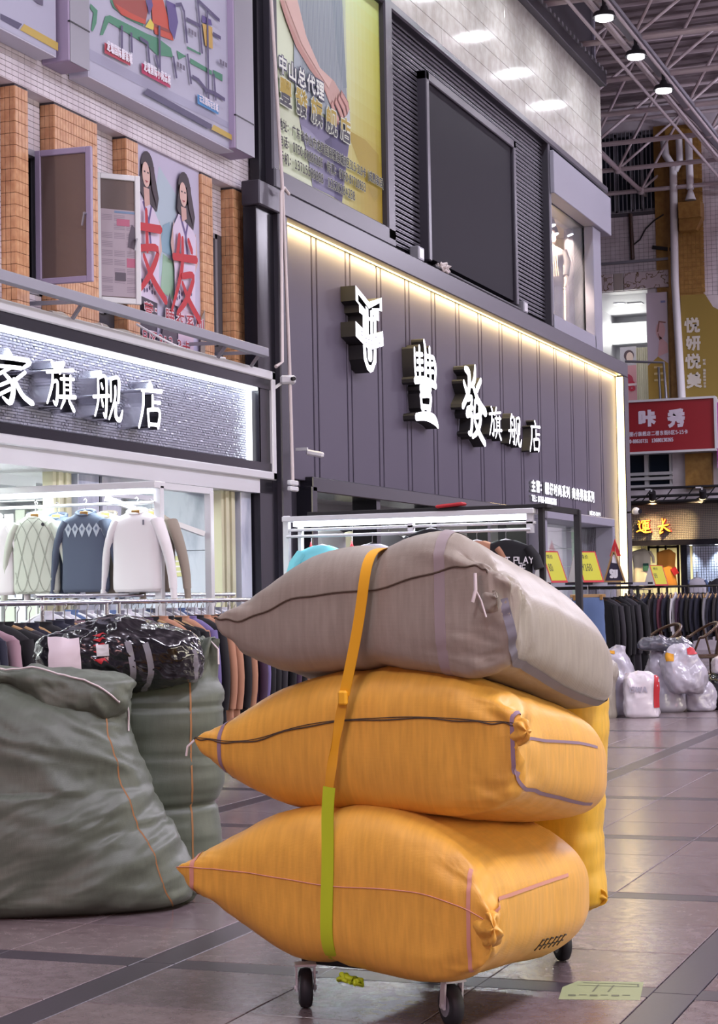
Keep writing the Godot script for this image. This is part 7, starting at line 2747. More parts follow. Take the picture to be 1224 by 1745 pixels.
	bl.bump = func(p: Vector3, _th: float, _f: float) -> float: return n3.get_noise_3d(p.x * 300.0, p.y * 160.0 + p.x * 200.0, p.z * 200.0) * 0.024 + n3.get_noise_3d(p.x * 800.0, p.y * 700.0 + p.x * 400.0, p.z * 800.0) * 0.01
	g = Geo.new()
	bl.build(g, 130, 130)
	put("wrapping", g, M.plastic_black, o)
	for f in [0.54, 0.62, 0.83]:
		g = Geo.new()
		pts = PackedVector3Array()
		nor = PackedVector3Array()
		for i in 30:
			var th := -0.3 + 3.7 * i / 29.0
			th = PI * 1.5 - th if tb.basis.z.dot(b.z) < 0.0 else th
			pts.append(bl.point(th, f + 0.02 * sin(i * 0.3), 0.003))
			nor.append((pts[i] - bl.t * Vector3(0, bl.station(f)[0], 0)).normalized())
		ribbon(g, pts, nor, 0.028)
		put("clear_tape", g, M.plastic_tape, o)
	for q in [[-0.30, -0.17, -0.07, 0.1, "paper", "paper_sheet"], [-0.1, -0.045, 0.02, 0.07, "white_paint", "address_label"]]:
		g = Geo.new()
		var zs := 1.0 if tb.basis.z.dot(b.z) > 0.0 else -1.0
		var rows := []
		for i in 9:
			var row := PackedVector3Array()
			for j in 9:
				var yy := lerpf(q[0], q[1], j / 8.0)
				var xx := lerpf(q[2], q[3], i / 8.0)
				var f := inverse_lerp(-0.36, 0.36, yy)
				for it in 6:
					f += (yy - bl.station(f)[0]) * 0.6
				var st := bl.station(f)
				var a := clampf((xx - st[1]) / st[3], -0.98, 0.98)
				var th := acos(signf(a) * pow(absf(a), st[5] / 2.0)) * zs
				row.append(bl.point(th, f, 0.007))
			rows.append(row)
		g.sheet(rows)
		put(q[5], g, M[q[4]], o)
	g = Geo.new()
	var zz := 1.0 if tb.basis.z.dot(b.z) > 0.0 else -1.0
	for k in 5:
		var row := []
		for i in 5:
			row.append(PackedVector3Array([bl.point(zz * (0.9 + 0.17 * k), 0.38 + 0.012 * i, 0.004), bl.point(zz * (0.98 + 0.17 * k + 0.05 * sin(i * 2.0)), 0.38 + 0.012 * i + 0.02, 0.004)]))
		g.sheet(row)
	put("red_print", g, M.red, o)
	# violet plastic bundle behind
	o = thing("plastic_bundle", "violet plastic-wrapped bundle peeping over the slumped sack at the left edge", "bundle")
	bl = Blob.new()
	bl.s = [[-0.1, 0, 0, 0.15, 0.1, 2.4], [-0.05, 0, 0, 0.26, 0.16, 2.4], [0.03, 0, 0, 0.27, 0.16, 2.2], [0.07, 0, 0, 0.2, 0.1, 2.0], [0.085, 0, 0, 0.06, 0.04, 2.0]]
	bl.t = Transform3D(b, Vector3(-4.22, 0.99, -7.62))
	bl.bump = func(p: Vector3, _th: float, _f: float) -> float: return n3.get_noise_3d(p.x * 500.0, p.y * 500.0, p.z * 400.0) * 0.02
	g = Geo.new()
	bl.build(g, 70, 36)
	put("wrapping", g, M.plastic_purple, o)
	g = Geo.new()
	g.path(PackedVector3Array([bl.point(0.4, 0.6, 0.004), bl.point(1.2, 0.8, 0.004), bl.point(2.0, 0.75, 0.004), bl.point(2.7, 0.6, 0.004)]), 0.006, 5)
	put("tie_cord", g, M.thread_white, o)

# ---- the far end of the hall ----
func far_end():
	var t := far_frame(0.0)
	var z := -42.5
	var wall := structure("wall_far", "white tiled end wall with brown tiled piers")
	var g := Geo.new()
	holed(g, t, -14.0, 0.0, 9.6, 12.9, z - 0.4, z, [[-10.65, 5.72, -8.96, 8.37], [-10.05, 10.22, -8.61, 12.11], [-9.67, 3.75, -8.48, 4.56], [-9.72, 1.28, -6.62, 2.47]])
	put("slab", g, M.white_tile, wall)
	# tile courses are a few pixels each: thin recessed joints stand between rows of tile
	var tile := Geo.new()
	tile.box(Vector3.ZERO, Vector3(0.108, 0.092, 0.012), 0.003)
	var places := []
	for q in [[-10.26, 9.05, -8.4, 10.21], [-10.28, 8.75, -8.42, 9.05], [-7.67, 8.13, -6.26, 11.85]]:
		var nx := int((q[2] - q[0]) / 0.113)
		var ny := int((q[3] - q[1]) / 0.097)
		for i in nx:
			for j in ny:
				places.append(Transform3D(Basis.IDENTITY, Vector3(q[0] + (i + 0.5) * 0.113, q[1] + (j + 0.5) * 0.097, z + 0.015)))
	copies("tile", tile.mesh(), M.white_tile, places, wall)
	g = Geo.new()
	for q in [[-10.26, 8.75, -8.4, 10.21], [-7.67, 8.13, -6.26, 11.85]]:
		fill(g, t, q[0], q[1], q[2], q[3], z, z + 0.011)
	put("grout", g, M.grout, wall)
	# brown tiled pier
	var q: Array = [-8.42, 5.63, -7.63, 12.1]
	g = Geo.new()
	fill(g, t, q[0], q[1], q[2], q[3], z, z + 0.18)
	q = [-8.72, 5.66, -8.42, 12.16]
	fill(g, t, q[0], q[1], q[2], q[3], z, z + 0.06)
	q = [-8.15, 3.69, -7.54, 4.49]
	fill(g, t, q[0], q[1], q[2], q[3], z, z + 0.2)
	put("pier", g, M.brown_tile, wall)
	tile = Geo.new()
	tile.box(Vector3.ZERO, Vector3(0.09, 0.095, 0.012), 0.003)
	places = []
	q = [-8.35, 8.18, -7.57, 11.92]
	for i in int((q[2] - q[0]) / 0.096):
		for j in int((q[3] - q[1]) / 0.101):
			places.append(Transform3D(Basis.IDENTITY, Vector3(q[0] + (i + 0.5) * 0.096, q[1] + (j + 0.5) * 0.101, z + 0.185)))
	copies("tile", tile.mesh(), M.brown_tile, places, wall)
	var led := thing("boxed_ledge", "brown tiled box ledge sticking out of the pier below the short pipe", "ledge")
	q = [-8.08, 9.85, -7.56, 10.22]
	var q2: Array = [-8.08, 9.58, -7.7, 9.92]
	g = Geo.new()
	fill(g, t, q[0], q[1], q[2], q[3], z + 0.18, z + 0.6, 0.01)
	g.prism(t, PackedVector2Array([Vector2(q[0], q[1]), Vector2(q[2], q[1]), Vector2(q2[2], q2[1]), Vector2(q2[0], q2[1])]), z + 0.18, z + 0.5)
	put("box_body", g, M.brown_tile, led)
	# big dark window with its bars
	var w := structure("window_6", "large dark window high on the end wall")
	q = [-10.05, 10.22, -8.61, 12.11]
	g = Geo.new()
	for x in [0.0, 0.24, 0.5, 0.68, 0.97]:
		var a: float = lerpf(q[0], q[2], x)
		fill(g, t, a, q[1], a + 0.07, q[3], z - 0.2, z - 0.1)
	for y in [0.0, 0.55, 0.96]:
		var b: float = lerpf(q[1], q[3], y)
		fill(g, t, q[0], b, q[2], b + 0.07, z - 0.2, z - 0.1)
	put("frame", g, M.grey_metal, w)
	g = Geo.new()
	fill(g, t, q[0], q[1], q[2], q[3], z - 0.17, z - 0.15)
	put("pane", g, M.dark_glass, w)
	g = Geo.new()
	for k in 16:
		var a: float = lerpf(q[0], q[2], k / 15.0)
		g.tube(Vector3(a, q[1], z + 0.05), Vector3(a, q[3], z + 0.05), 0.012, 5)
	put("guard_bar", g, M.grey_metal, w)
	# pipes
	var o := thing("drain_pipe", "long white drain pipe running down the brown pier", "pipe")
	g = Geo.new()
	var pp: Array = [-8.41, 11.72, -8.38, 11.39, -8.21, 11.1, -8.24, 8.44, -8.14, 5.46]
	var pts := PackedVector3Array()
	for i in range(0, pp.size(), 2):
		pts.append(Vector3(pp[i], pp[i + 1], z + 0.36))
	g.path(pts, 0.09, 10)
	pp = [-8.06, 11.71, -8.05, 11.2, -8.17, 11.01]
	pts = PackedVector3Array()
	for i in range(0, pp.size(), 2):
		pts.append(Vector3(pp[i], pp[i + 1], z + 0.36))
	g.path(pts, 0.08, 10)
	put("pipe", g, M.white_paint, o)
	o = thing("drain_pipe", "short white pipe with a funnel end above the boxed ledge", "pipe")
	g = Geo.new()
	pp = [-7.84, 11.71, -7.83, 10.54]
	g.tube(Vector3(pp[0], pp[1], z + 0.36), Vector3(pp[2], pp[3], z + 0.36), 0.085, 10)
	put("pipe", g, M.white_paint, o)
	g = Geo.new()
	g.tube(Vector3(pp[2], pp[3], z + 0.36), Vector3(pp[2], pp[3] - 0.25, z + 0.36), 0.05, 10, 0.13)
	put("funnel", g, M.white_paint, o)
	o = thing("rusty_pole", "rusty upright pole on the white tiled wall", "pole")
	pp = [-9.3, 10.16, -9.27, 9.09]
	g = Geo.new()
	g.tube(Vector3(pp[0], pp[1], z + 0.08), Vector3(pp[2], pp[3], z + 0.08), 0.05, 7)
	put("pole", g, M.wood, o)
	g = Geo.new()
	pp = [-9.25, 9.43, -9.09, 9.54, -8.95, 9.78, -8.74, 9.96, -8.52, 10.08]
	pts = PackedVector3Array()
	for i in range(0, pp.size(), 2):
		pts.append(Vector3(pp[i], pp[i + 1], z + 0.06))
	g.path(pts, 0.018, 5)
	put("wire", g, M.black_matte, o)
	o = thing("wall_bracket", "short black bracket bar on the tiled wall beside the drain pipe", "bracket")
	pp = [-8.79, 9.33, -8.3, 9.22]
	g = Geo.new()
	g.bar(Vector3(pp[0], pp[1], z + 0.1), Vector3(pp[2], pp[3], z + 0.16), 0.06, 0.08)
	put("bar", g, M.black_matte, o)
	# sill band and veined stone fascia
	q = [-10.36, 9.01, -8.42, 9.07]
	g = Geo.new()
	fill(g, t, q[0], q[1], q[2], q[3], z, z + 0.1)
	put("sill", g, M.grey_metal, wall)
	var fa := structure("trim_1", "white veined stone slabs over the upper shop opening")
	var cuts := [1005, 1031, 1048, 1062, 1098, 1140]
	var px: Array = [-10.58, 8.8, -9.73, 8.71, -9.5, 8.69, -8.43, 8.58]
	for i in 3:
		g = Geo.new()
		fill(g, t, px[i * 2] + 0.006, px[1] - 0.42, px[i * 2 + 2] - 0.006, px[1] - 0.02, z, z + 0.12, 0.008)
		put("stone_slab", g, M.veined_stone if i != 1 else M.grey_stone, fa)
	upper_shop(z)
	# banners
	o = thing("banner", "tall pale banner with a woman's profile and a gold foot, beside the lit upper shop", "banner")
	g = Geo.new()
	q = [-8.96, 5.65, -8.48, 8.26]
	fill(g, t, q[0], q[1], q[2], q[3], z, z + 0.14)
	put("panel", g, M.white_paint, o)
	var p := Print.new()
	p.t = far_frame(z + 0.145)
	p.gap = 0.003
	p.ink("c9bccb")
	p.rect(q[0], q[1], q[2], q[3])
	p.ink("b39443")
	p.poly([q[0], q[1], q[2], q[1], q[2], q[1] + 0.95, lerpf(q[0], q[2], 0.5), q[1] + 1.12, q[0], q[1] + 0.92])
	p.ink("d3a9ae")
	p.oval(lerpf(q[0], q[2], 0.66), q[1] + 1.72, 0.11, 0.2)
	p.poly([lerpf(q[0], q[2], 0.5), q[1] + 1.12, q[2], q[1] + 1.2, q[2], q[1] + 1.4, lerpf(q[0], q[2], 0.6), q[1] + 1.6])
	p.ink("8c5f58")
	p.line([lerpf(q[0], q[2], 0.52), q[1] + 1.7, lerpf(q[0], q[2], 0.6), q[1] + 1.93, lerpf(q[0], q[2], 0.9), q[1] + 1.9], 0.03)
	p.line([lerpf(q[0], q[2], 0.55), q[1] + 1.65, lerpf(q[0], q[2], 0.62), q[1] + 1.5], 0.02)
	p.ink("7f86b0")
	p.rect(lerpf(q[0], q[2], 0.7), q[3] - 0.25, lerpf(q[0], q[2], 0.93), q[3] - 0.2)
	p.ink("ddc98f")
	for k in 3:
		p.rect(lerpf(q[0], q[2], 0.3), q[1] + 0.55 + 0.15 * k, lerpf(q[0], q[2], 0.85), q[1] + 0.6 + 0.15 * k)
	put("print", p.g, M.print, o)
	o = thing("banner", "olive-gold cloth banner with four large white characters", "banner")
	g = Geo.new()
	q = [-8.13, 5.57, -7.08, 8.12]
	var top: float = q[3]
	g.prism(t, PackedVector2Array([Vector2(q[0], q[1]), Vector2(q[2], q[1]), Vector2(q[2], top - 0.5), Vector2(q[0] + 0.72, top - 0.3), Vector2(q[0] + 0.55, top), Vector2(q[0], top)]), z + 0.2, z + 0.3, true)
	put("cloth", g, M.banner_gold, o)
	p = Print.new()
	p.t = far_frame(z + 0.305)
	p.gap = 0.003
	p.ink("ccc7bd")
	for k in 4:
		var cq: Array = [[-8.06, 7.23], [-8.04, 6.81], [-8.06, 6.4], [-8.05, 5.96]][k]
		p.text("悦妍悦美"[k], cq[0], cq[1], 0.37, 0.15, 0.98)
	for k in 9:
		var cq: Array = [-7.66, 6.01]
		p.text("时尚女装新款特价市"[k], cq[0], cq[1] + 0.075 * (8 - k) - 0.05, 0.068, 0.14, 1.0)
	put("print", p.g, M.print, o)
	# red sign
	o = thing("shop_sign", "red shop sign with white characters and telephone numbers on the far wall", "shop sign")
	q = [-9.71, 4.55, -7.38, 5.69]
	g = Geo.new()
	fill(g, t, q[0], q[1], q[2], q[3], z + 0.2, z + 0.6)
	put("panel", g, M.sign_red, o)
	g = Geo.new()
	fill(g, t, q[0], q[3], q[2] + 0.03, q[3] + 0.05, z + 0.2, z + 0.64)
	fill(g, t, q[0], q[1] - 0.05, q[2] + 0.03, q[1], z + 0.2, z + 0.64)
	fill(g, t, q[2], q[1], q[2] + 0.05, q[3], z + 0.2, z + 0.64)
	put("frame", g, M.white_metal, o)
	p = Print.new()
	p.t = far_frame(z + 0.605)
	p.gap = 0.003
	p.ink("d0c6d6")
	var cq: Array = [-9.12, 5.09, -8.45, 5.06, -9.43, 4.9, -9.43, 4.74]
	p.text("咔", cq[0], cq[1], 0.42, 0.19, 1.02)
	p.text("秀", cq[2], cq[3], 0.42, 0.19, 1.0)
	p.text("文图行旗舰店二楼东街B区5-15卡", cq[4], cq[5], 0.115, 0.13, 0.82)
	p.text("760-88610731  13680130265", cq[6] + 0.01, cq[7], 0.11, 0.16, 0.72)
	put("print", p.g, M.print, o)
	o = thing("shop_sign", "purple-pink patterned sign at the right edge of the far wall", "shop sign")
	q = [-7.36, 4.12, -6.81, 5.6]
	g = Geo.new()
	fill(g, t, q[0], q[1], q[2], q[3], z + 0.1, z + 0.5)
	put("panel", g, M.sign_pink, o)
	p = Print.new()
	p.t = far_frame(z + 0.505)
	p.gap = 0.003
	p.ink("c88fc0")
	for k in 9:
		p.line([q[0] + 0.05 * k, q[1], q[0] + 0.25 + 0.04 * k, q[3]], 0.015)
	put("print", p.g, M.print, o)
	# strip window under the red sign
	w = structure("window_7", "white framed strip window under the red sign")
	q = [-9.67, 3.75, -8.48, 4.56]
	g = Geo.new()
	for x in [0.0, 0.44, 0.93]:
		fill(g, t, lerpf(q[0], q[2], x), q[1], lerpf(q[0], q[2], x) + 0.09, q[3], z - 0.2, z - 0.05)
	for y in [0.0, 0.22, 0.36]:
		fill(g, t, q[0], lerpf(q[1], q[3], y), q[2], lerpf(q[1], q[3], y) + 0.07, z - 0.2, z + 0.05)
	put("frame", g, M.white_metal, w)
	g = Geo.new()
	fill(g, t, q[0], q[1], q[2], q[3], z - 0.18, z - 0.16)
	put("pane", g, M.dark_glass, w)
	far_shop(z)

func upper_shop(z: float):
	var t := far_frame(0.0)
	var q: Array = [-10.65, 5.72, -8.96, 8.37]
	var wall := structure("wall_upper_shop", "lit white interior of the upper shop in the end wall")
	var g := Geo.new()
	fill(g, t, q[0], q[1] - 0.1, q[2], q[1], z - 4.0, z - 0.4)
	fill(g, t, q[0], q[3], q[2], q[3] + 0.1, z - 4.0, z - 0.4)
	fill(g, t, q[0], q[1], q[2], q[3], z - 4.1, z - 4.0)
	fill(g, t, q[0] - 0.1, q[1], q[0], q[3], z - 4.0, z - 0.4)
	fill(g, t, q[2], q[1], q[2] + 0.1, q[3], z - 4.0, z - 0.4)
	put("slab", g, M.white_paint, wall)
	var o := thing("light_box", "long white glowing light box inside the upper shop of the end wall", "lamp")
	var r: Array = [-11.29, 7.62, -9.75, 8.18]
	g = Geo.new()
	fill(g, t, r[0], r[1], r[2], r[3], z - 3.9, z - 3.6)
	put("case", g, M.white_metal, o)
	g = Geo.new()
	fill(g, t, r[0] + 0.02, r[1] + 0.02, r[2] - 0.02, r[3] - 0.02, z - 3.6, z - 3.59)
	put("face", g, M.light_panel, o)
	area_light("box_light", Vector3((r[0] + r[2]) * 0.5, (r[1] + r[3]) * 0.5, z - 3.55), Vector3.BACK, Vector2(r[2] - r[0], r[3] - r[1]), 1.6, Color(1, 1, 0.97), o)
	o = thing("downlight", "round ceiling downlight in the upper shop of the end wall", "lamp")
	var c: Array = [-10.01, 8.21]
	g = Geo.new()
	g.tube(Vector3(c[0], q[3] - 0.005, z - 1.7), Vector3(c[0], q[3] - 0.03, z - 1.7), 0.12, 14)
	put("lens", g, M.led_white, o)
	g = Geo.new()
	g.tube(Vector3(c[0], q[3], z - 1.7), Vector3(c[0], q[3] - 0.02, z - 1.7), 0.15, 14)
	put("trim_ring", g, M.white_metal, o)
	area_light("down_light", Vector3(c[0], q[3] - 0.05, z - 1.7), Vector3.DOWN, Vector2(0.2, 0.2), 1.4, Color.WHITE, o)
	o = thing("vent_grille", "small ceiling vent beside the downlight in the upper shop", "vent")
	c = [-9.57, 7.98]
	g = Geo.new()
	g.span(c[0] - 0.25, c[0] + 0.1, q[3] - 0.02, q[3], z - 2.0, z - 1.7)
	put("grille", g, M.grey_metal, o)
	o = thing("poster", "pink poster with a face and a large red number, under the glowing light box", "poster")
	r = [-10.42, 6.05, -10.01, 7.53]
	g = Geo.new()
	fill(g, t, r[0], r[1], r[2], r[3], z - 3.5, z - 3.45)
	put("panel", g, M.white_paint, o)
	var p := Print.new()
	p.t = far_frame(z - 3.445)
	p.gap = 0.003
	p.ink("c9929c")
	p.rect(r[0], r[1], r[2], r[3])
	p.ink("b9b3bd")
	p.rect(r[0], lerpf(r[1], r[3], 0.68), r[2], r[3])
	p.ink("57434c")
	p.oval(lerpf(r[0], r[2], 0.55), lerpf(r[1], r[3], 0.85), 0.13, 0.14)
	p.ink("d6bdb4")
	p.oval(lerpf(r[0], r[2], 0.6), lerpf(r[1], r[3], 0.82), 0.09, 0.13)
	p.ink("a9344e")
	p.oval(lerpf(r[0], r[2], 0.4), lerpf(r[1], r[3], 0.42), 0.16, 0.17)
	p.ink("b2263e")
	p.text("8", lerpf(r[0], r[2], 0.5), lerpf(r[1], r[3], 0.22), 0.3, 0.2, 1.0)
	p.ink("d9c0c8")
	p.rect(r[0], lerpf(r[1], r[3], 0.33), r[2], lerpf(r[1], r[3], 0.37))
	put("print", p.g, M.print, o)
	o = thing("curtain", "pale pleated curtain at the right side of the upper shop", "curtain")
	r = [-9.96, 6, -9.61, 7.46]
	var rows := []
	for j in 2:
		var row := PackedVector3Array()
		for i in 30:
			row.append(Vector3(lerpf(r[0], r[2], i / 29.0), r[1] if j == 0 else r[3], z - 3.2 + 0.04 * sin(i * 1.5)))
		rows.append(row)
	g = Geo.new()
	g.sheet(rows)
	put("cloth", g, M.cloth_ivory, o)
	o = thing("awning_frame", "bare metal pipe frame in front of the upper shop's pale banner", "frame")
	var f: Array = [-9.41, 6.66, -8.52, 6.58, -8.47, 5.6, -8.65, 6.49, -8.62, 5.61]
	g = Geo.new()
	g.path(PackedVector3Array([Vector3(f[0], f[1], z + 0.5), Vector3(f[2], f[3], z + 0.5), Vector3(f[4], f[5], z + 0.5)]), 0.035, 6)
	g.path(PackedVector3Array([Vector3(f[6], f[7], z + 0.45), Vector3(f[8], f[9], z + 0.45)]), 0.03, 6)
	put("pipe", g, M.grey_metal, o)

func far_shop(z: float):
	var t := far_frame(0.0)
	var q: Array
	# black truss beam with spotlights
	var o := thing("lamp_beam", "black pipe beam carrying spotlights over the far shop sign", "beam")
	q = [-9.72, 3.38, -6.29, 3.68]
	var g := Geo.new()
	for y in [0.0, 0.4, 1.0]:
		g.tube(Vector3(q[0], lerpf(q[1], q[3], y), z + 1.0), Vector3(q[2], lerpf(q[1], q[3], y), z + 1.0), 0.035, 6)
	for k in 14:
		g.tube(Vector3(q[0] + k * 0.24, q[1], z + 1.0), Vector3(q[0] + k * 0.24 + 0.24, q[3] if k % 2 else lerpf(q[1], q[3], 0.4), z + 1.0), 0.014, 5)
	fill(g, t, q[0], q[1] - 0.06, q[2], q[1] + 0.02, z + 0.3, z + 0.9)
	put("beam", g, M.black_matte, o)
	for k in 2:
		var at := Vector3(([-8.74, 3.6, -7.6, 3.56])[k * 2], lerpf(q[1], q[3], 0.5), z + 1.15)
		var s := thing("spotlight", ["left spotlight on the black beam, aimed at the orange characters", "right spotlight on the black beam over the far shop sign"][k], "lamp", "spotlights over the far sign")
		g = Geo.new()
		g.bar(at + Vector3(0, 0.12, 0), at, 0.03, 0.03)
		g.bar(at + Vector3(-0.02, 0.12, 0), at + Vector3(-0.14, 0.12, 0), 0.03, 0.03)
		put("bracket", g, M.white_metal, s)
		g = Geo.new()
		g.tube(at + Vector3(0.02, 0.06, 0.02), at + Vector3(0.0, -0.1, -0.1), 0.08, 10)
		put("housing", g, M.black_matte, s)
		g = Geo.new()
		g.tube(at + Vector3(0.0, -0.1, -0.1), at + Vector3(0.0, -0.11, -0.11), 0.07, 10)
		put("lens", g, M.led_warm, s)
		var l := SpotLight3D.new()
		l.name = "spot_light"
		l.light_energy = 25.0
		l.light_color = Color(1.0, 0.86, 0.62)
		l.light_size = 0.06
		l.spot_angle = 32
		l.spot_range = 40.0
		l.shadow_enabled = true
		s.add_child(l)
		l.position = at + Vector3(0, -0.13, -0.13)
		l.basis = Basis.looking_at(Vector3([-0.2, -0.9][k], -0.7, -0.62), Vector3.UP)
	# patterned fascia with orange-red characters
	o = thing("shop_sign", "dark patterned fascia with orange-red characters over the far shop", "shop sign")
	q = [-9.86, 2.52, -6.38, 3.38]
	g = Geo.new()
	fill(g, t, q[0], q[1], q[2], q[3], z + 0.1, z + 0.4)
	put("panel", g, M.mosaic_back, o)
	var brick := Geo.new()
	brick.box(Vector3.ZERO, Vector3(0.034, 0.034, 0.02), 0.006)
	var places := []
	for i in 82:
		for j in 20:
			places.append(Transform3D(Basis.IDENTITY, Vector3(q[0] + 0.02 + i * 0.0405, q[1] + 0.02 + j * 0.0405, z + 0.405)))
	copies("tile", brick.mesh(), M.mosaic_warm, places, o)
	g = Geo.new()
	fill(g, t, q[0], q[1] - 0.12, q[2], q[1], z + 0.1, z + 0.46)
	put("lower_trim", g, M.black_gloss, o)
	var c: Array = [-9.23, 2.67, -8.89, 2.66, -8.75, 2.65, -8.51, 2.64]
	letter("運", t, c[0], c[1], 0.33, 0.33, z + 0.42, z + 0.58, "orange-red glowing 運 character, left one on the far patterned fascia", "orange characters on the far fascia", M.letter_red, M.red)
	letter("长", t, c[4], c[5], 0.3, 0.36, z + 0.42, z + 0.58, "orange-red glowing 长 character, right one on the far patterned fascia", "orange characters on the far fascia", M.letter_red, M.red)
	# the room below
	var wall := structure("wall_far_shop", "lit interior of the far shop")
	q = [-9.72, 1.28, -6.62, 2.47]
	g = Geo.new()
	fill(g, t, q[0], 0.0, q[2], q[3], z - 2.6, z - 2.5)
	fill(g, t, q[0], q[3], q[2], q[3] + 0.1, z - 2.5, z - 0.4)
	fill(g, t, q[0] - 0.1, 0.0, q[0], q[3], z - 2.5, z - 0.4)
	put("slab", g, M.cream_paint, wall)
	g = Geo.new()
	var d: Array = [-8.31, 2.46, -8.16, 2.45, -8.49, 2.46]
	fill(g, t, d[0], 0.0, d[2], q[3], z - 0.2, z + 0.2, 0.01)
	for _unused in 0:
		pass
	put("pillar", g, M.black_gloss, wall)
	g = Geo.new()
	var bars: Array = [-9.12, 2.48, -8.91, 2.47, -8.72, 2.46, -8.44, 2.46]
	for k in 4:
		fill(g, t, bars[k * 2], 0.9, bars[k * 2] + 0.05, q[3], z - 0.1, z - 0.05)
	fill(g, t, bars[0], q[3] - 0.12, bars[6], q[3] - 0.07, z - 0.1, z - 0.05)
	put("hanging_frame", g, M.black_matte, wall)
	for k in 2:
		var pn := thing("ceiling_light_panel", "small lit panel under the far shop ceiling, %s of two" % ["left", "right"][k], "lamp", "panels under the far shop ceiling")
		var cx: float = q[0] + 0.7 + 1.3 * k
		g = Geo.new()
		fill(g, t, cx - 0.4, q[3] - 0.02, cx + 0.4, q[3], z - 1.6, z - 0.8)
		put("diffuser", g, M.light_panel, pn)
		area_light("panel_light", Vector3(cx, q[3] - 0.04, z - 1.2), Vector3.DOWN, Vector2(0.8, 0.8), 4.5, Color(1.0, 0.93, 0.8), pn)
	# tiled end wall of the room with two small downlights
	g = Geo.new()
	tiles_grid(g, d[2] + 0.02, q[2], 1.3, q[3] - 0.04, z - 0.45)
	put("tile", g, M.mosaic, wall).set_meta("kind", "stuff")
	g = Geo.new()
	fill(g, t, d[2], 0.0, q[2], q[3], z - 0.55, z - 0.47)
	put("tile_backing", g, M.mosaic_back, wall)
	for k in 2:
		var dl := thing("downlight", "tiny cool downlight over the far grey tiled panel, %s one" % ["left", "right"][k], "lamp", "downlights over the far tiled panel")
		var cx: float = ([-8.19, 2.45, -7.54, 2.43])[k * 2]
		g = Geo.new()
		g.tube(Vector3(cx, q[3] - 0.02, z - 0.3), Vector3(cx, q[3] - 0.07, z - 0.3), 0.06, 10)
		put("lens", g, M.led_white, dl)
		g = Geo.new()
		g.tube(Vector3(cx, q[3], z - 0.3), Vector3(cx, q[3] - 0.04, z - 0.3), 0.08, 10)
		put("housing", g, M.black_matte, dl)
		var l := SpotLight3D.new()
		l.name = "spot_light"
		l.light_energy = 3.0
		l.light_color = Color(0.88, 0.95, 1.0)
		l.light_size = 0.05
		l.spot_angle = 40
		l.spot_range = 30.0
		l.shadow_enabled = true
		dl.add_child(l)
		l.position = Vector3(cx, q[3] - 0.09, z - 0.28)
		l.basis = Basis.looking_at(Vector3(0, -1, -0.18), Vector3.RIGHT)
	# garments on show
	for k in 4:
		var xy: Array = [[-9.22, 2.34], [-8.65, 2.31], [-7.96, 1.65], [-7.46, 1.62]][k]
		var gm := thing("hanging_garment", ["ivory dress with a green tag hanging in the far shop", "orange vest with a red tag hanging in the far shop", "white and blue top on a stand before the far tiled panel", "dark green top at the right edge before the far tiled panel"][k], "garment", "garments on show in the far shop")
		var b := Blob.new()
		var h: float = [0.95, 0.85, 0.35, 0.35][k]
		b.s = [[-h, 0, 0, 0.24, 0.05, 2.5], [-h * 0.5, 0, 0, 0.2, 0.06, 2.5], [-0.12, 0, 0, 0.22, 0.06, 2.4], [-0.04, 0, 0, 0.15, 0.05, 2.2], [0.0, 0, 0, 0.06, 0.04, 2.0]]
		b.t = Transform3D(Basis.IDENTITY, Vector3(xy[0], xy[1], z + 0.1))
		var n := FastNoiseLite.new()
		n.seed = k
		b.bump = func(pp: Vector3, _th: float, _f: float) -> float: return n.get_noise_3d(pp.x * 500.0, pp.y * 40.0, 0.0) * 0.03
		g = Geo.new()
		b.build(g, 30, 18)
		put("cloth", g, [M.cloth_ivory, M.cloth_orange, M.cloth_pale, M.cloth_charcoal][k], gm)
		g = Geo.new()
		for s in [-1.0, 1.0]:
			g.path(PackedVector3Array([b.t * Vector3(0.18 * s, -0.06, 0), b.t * Vector3(0.26 * s, -0.2, 0), b.t * Vector3(0.27 * s, -0.33, 0)]), 0.06, 7, 0.05, 0.6)
		if k != 1:
			put("sleeve", g, [M.cloth_ivory, M.cloth_orange, M.cloth_denim, M.cloth_charcoal][k], gm)
		g = Geo.new()
		g.tube(b.t * Vector3(0, 0, 0), b.t * Vector3(0, 0.14, 0), 0.01, 5)
		put("hook", g, M.wood, gm)
		if k < 2:
			g = Geo.new()
			g.box(b.t * Vector3([0.1, 0.2][k], [-0.42, -0.5][k], 0.08), Vector3(0.13, 0.17, 0.01), 0.0, Basis(Vector3.BACK, [0.0, 0.5][k]))
			put("tag", g, [M.tag_green, M.red][k], gm)

func tiles_grid(g: Geo, x0: float, x1: float, y0: float, y1: float, z: float):
	var nx := int((x1 - x0) / 0.06)
	var ny := int((y1 - y0) / 0.06)
	for i in nx:
		for j in ny:
			g.box(Vector3(x0 + (i + 0.5) * 0.06, y0 + (j + 0.5) * 0.06, z), Vector3(0.05, 0.05, 0.02))

# ---- bags and chairs on the right ----
func bag(label: String, stations: Array, at: Vector3, turn: float, m: Material, seed_no: int, crease: float) -> Array:
	var o := thing("plastic_bag", label, "bag", "packed plastic bags on the floor")
	var b := Blob.new()
	b.s = stations
	b.t = Transform3D(Basis(Vector3.UP, turn), at)
	var n := FastNoiseLite.new()
	n.seed = seed_no
	n.fractal_octaves = 4
	n.fractal_type = FastNoiseLite.FRACTAL_RIDGED
	b.bump = func(p: Vector3, _th: float, _f: float) -> float: return n.get_noise_3d(p.x * 330.0 + p.y * 120.0, p.y * 150.0, p.z * 330.0) * crease * 1.5 * smoothstep(0.0, 0.05, p.y)
	var g := Geo.new()
	b.build(g, 64, 52)
	put("bag_body", g, m, o)
	return [o, b]

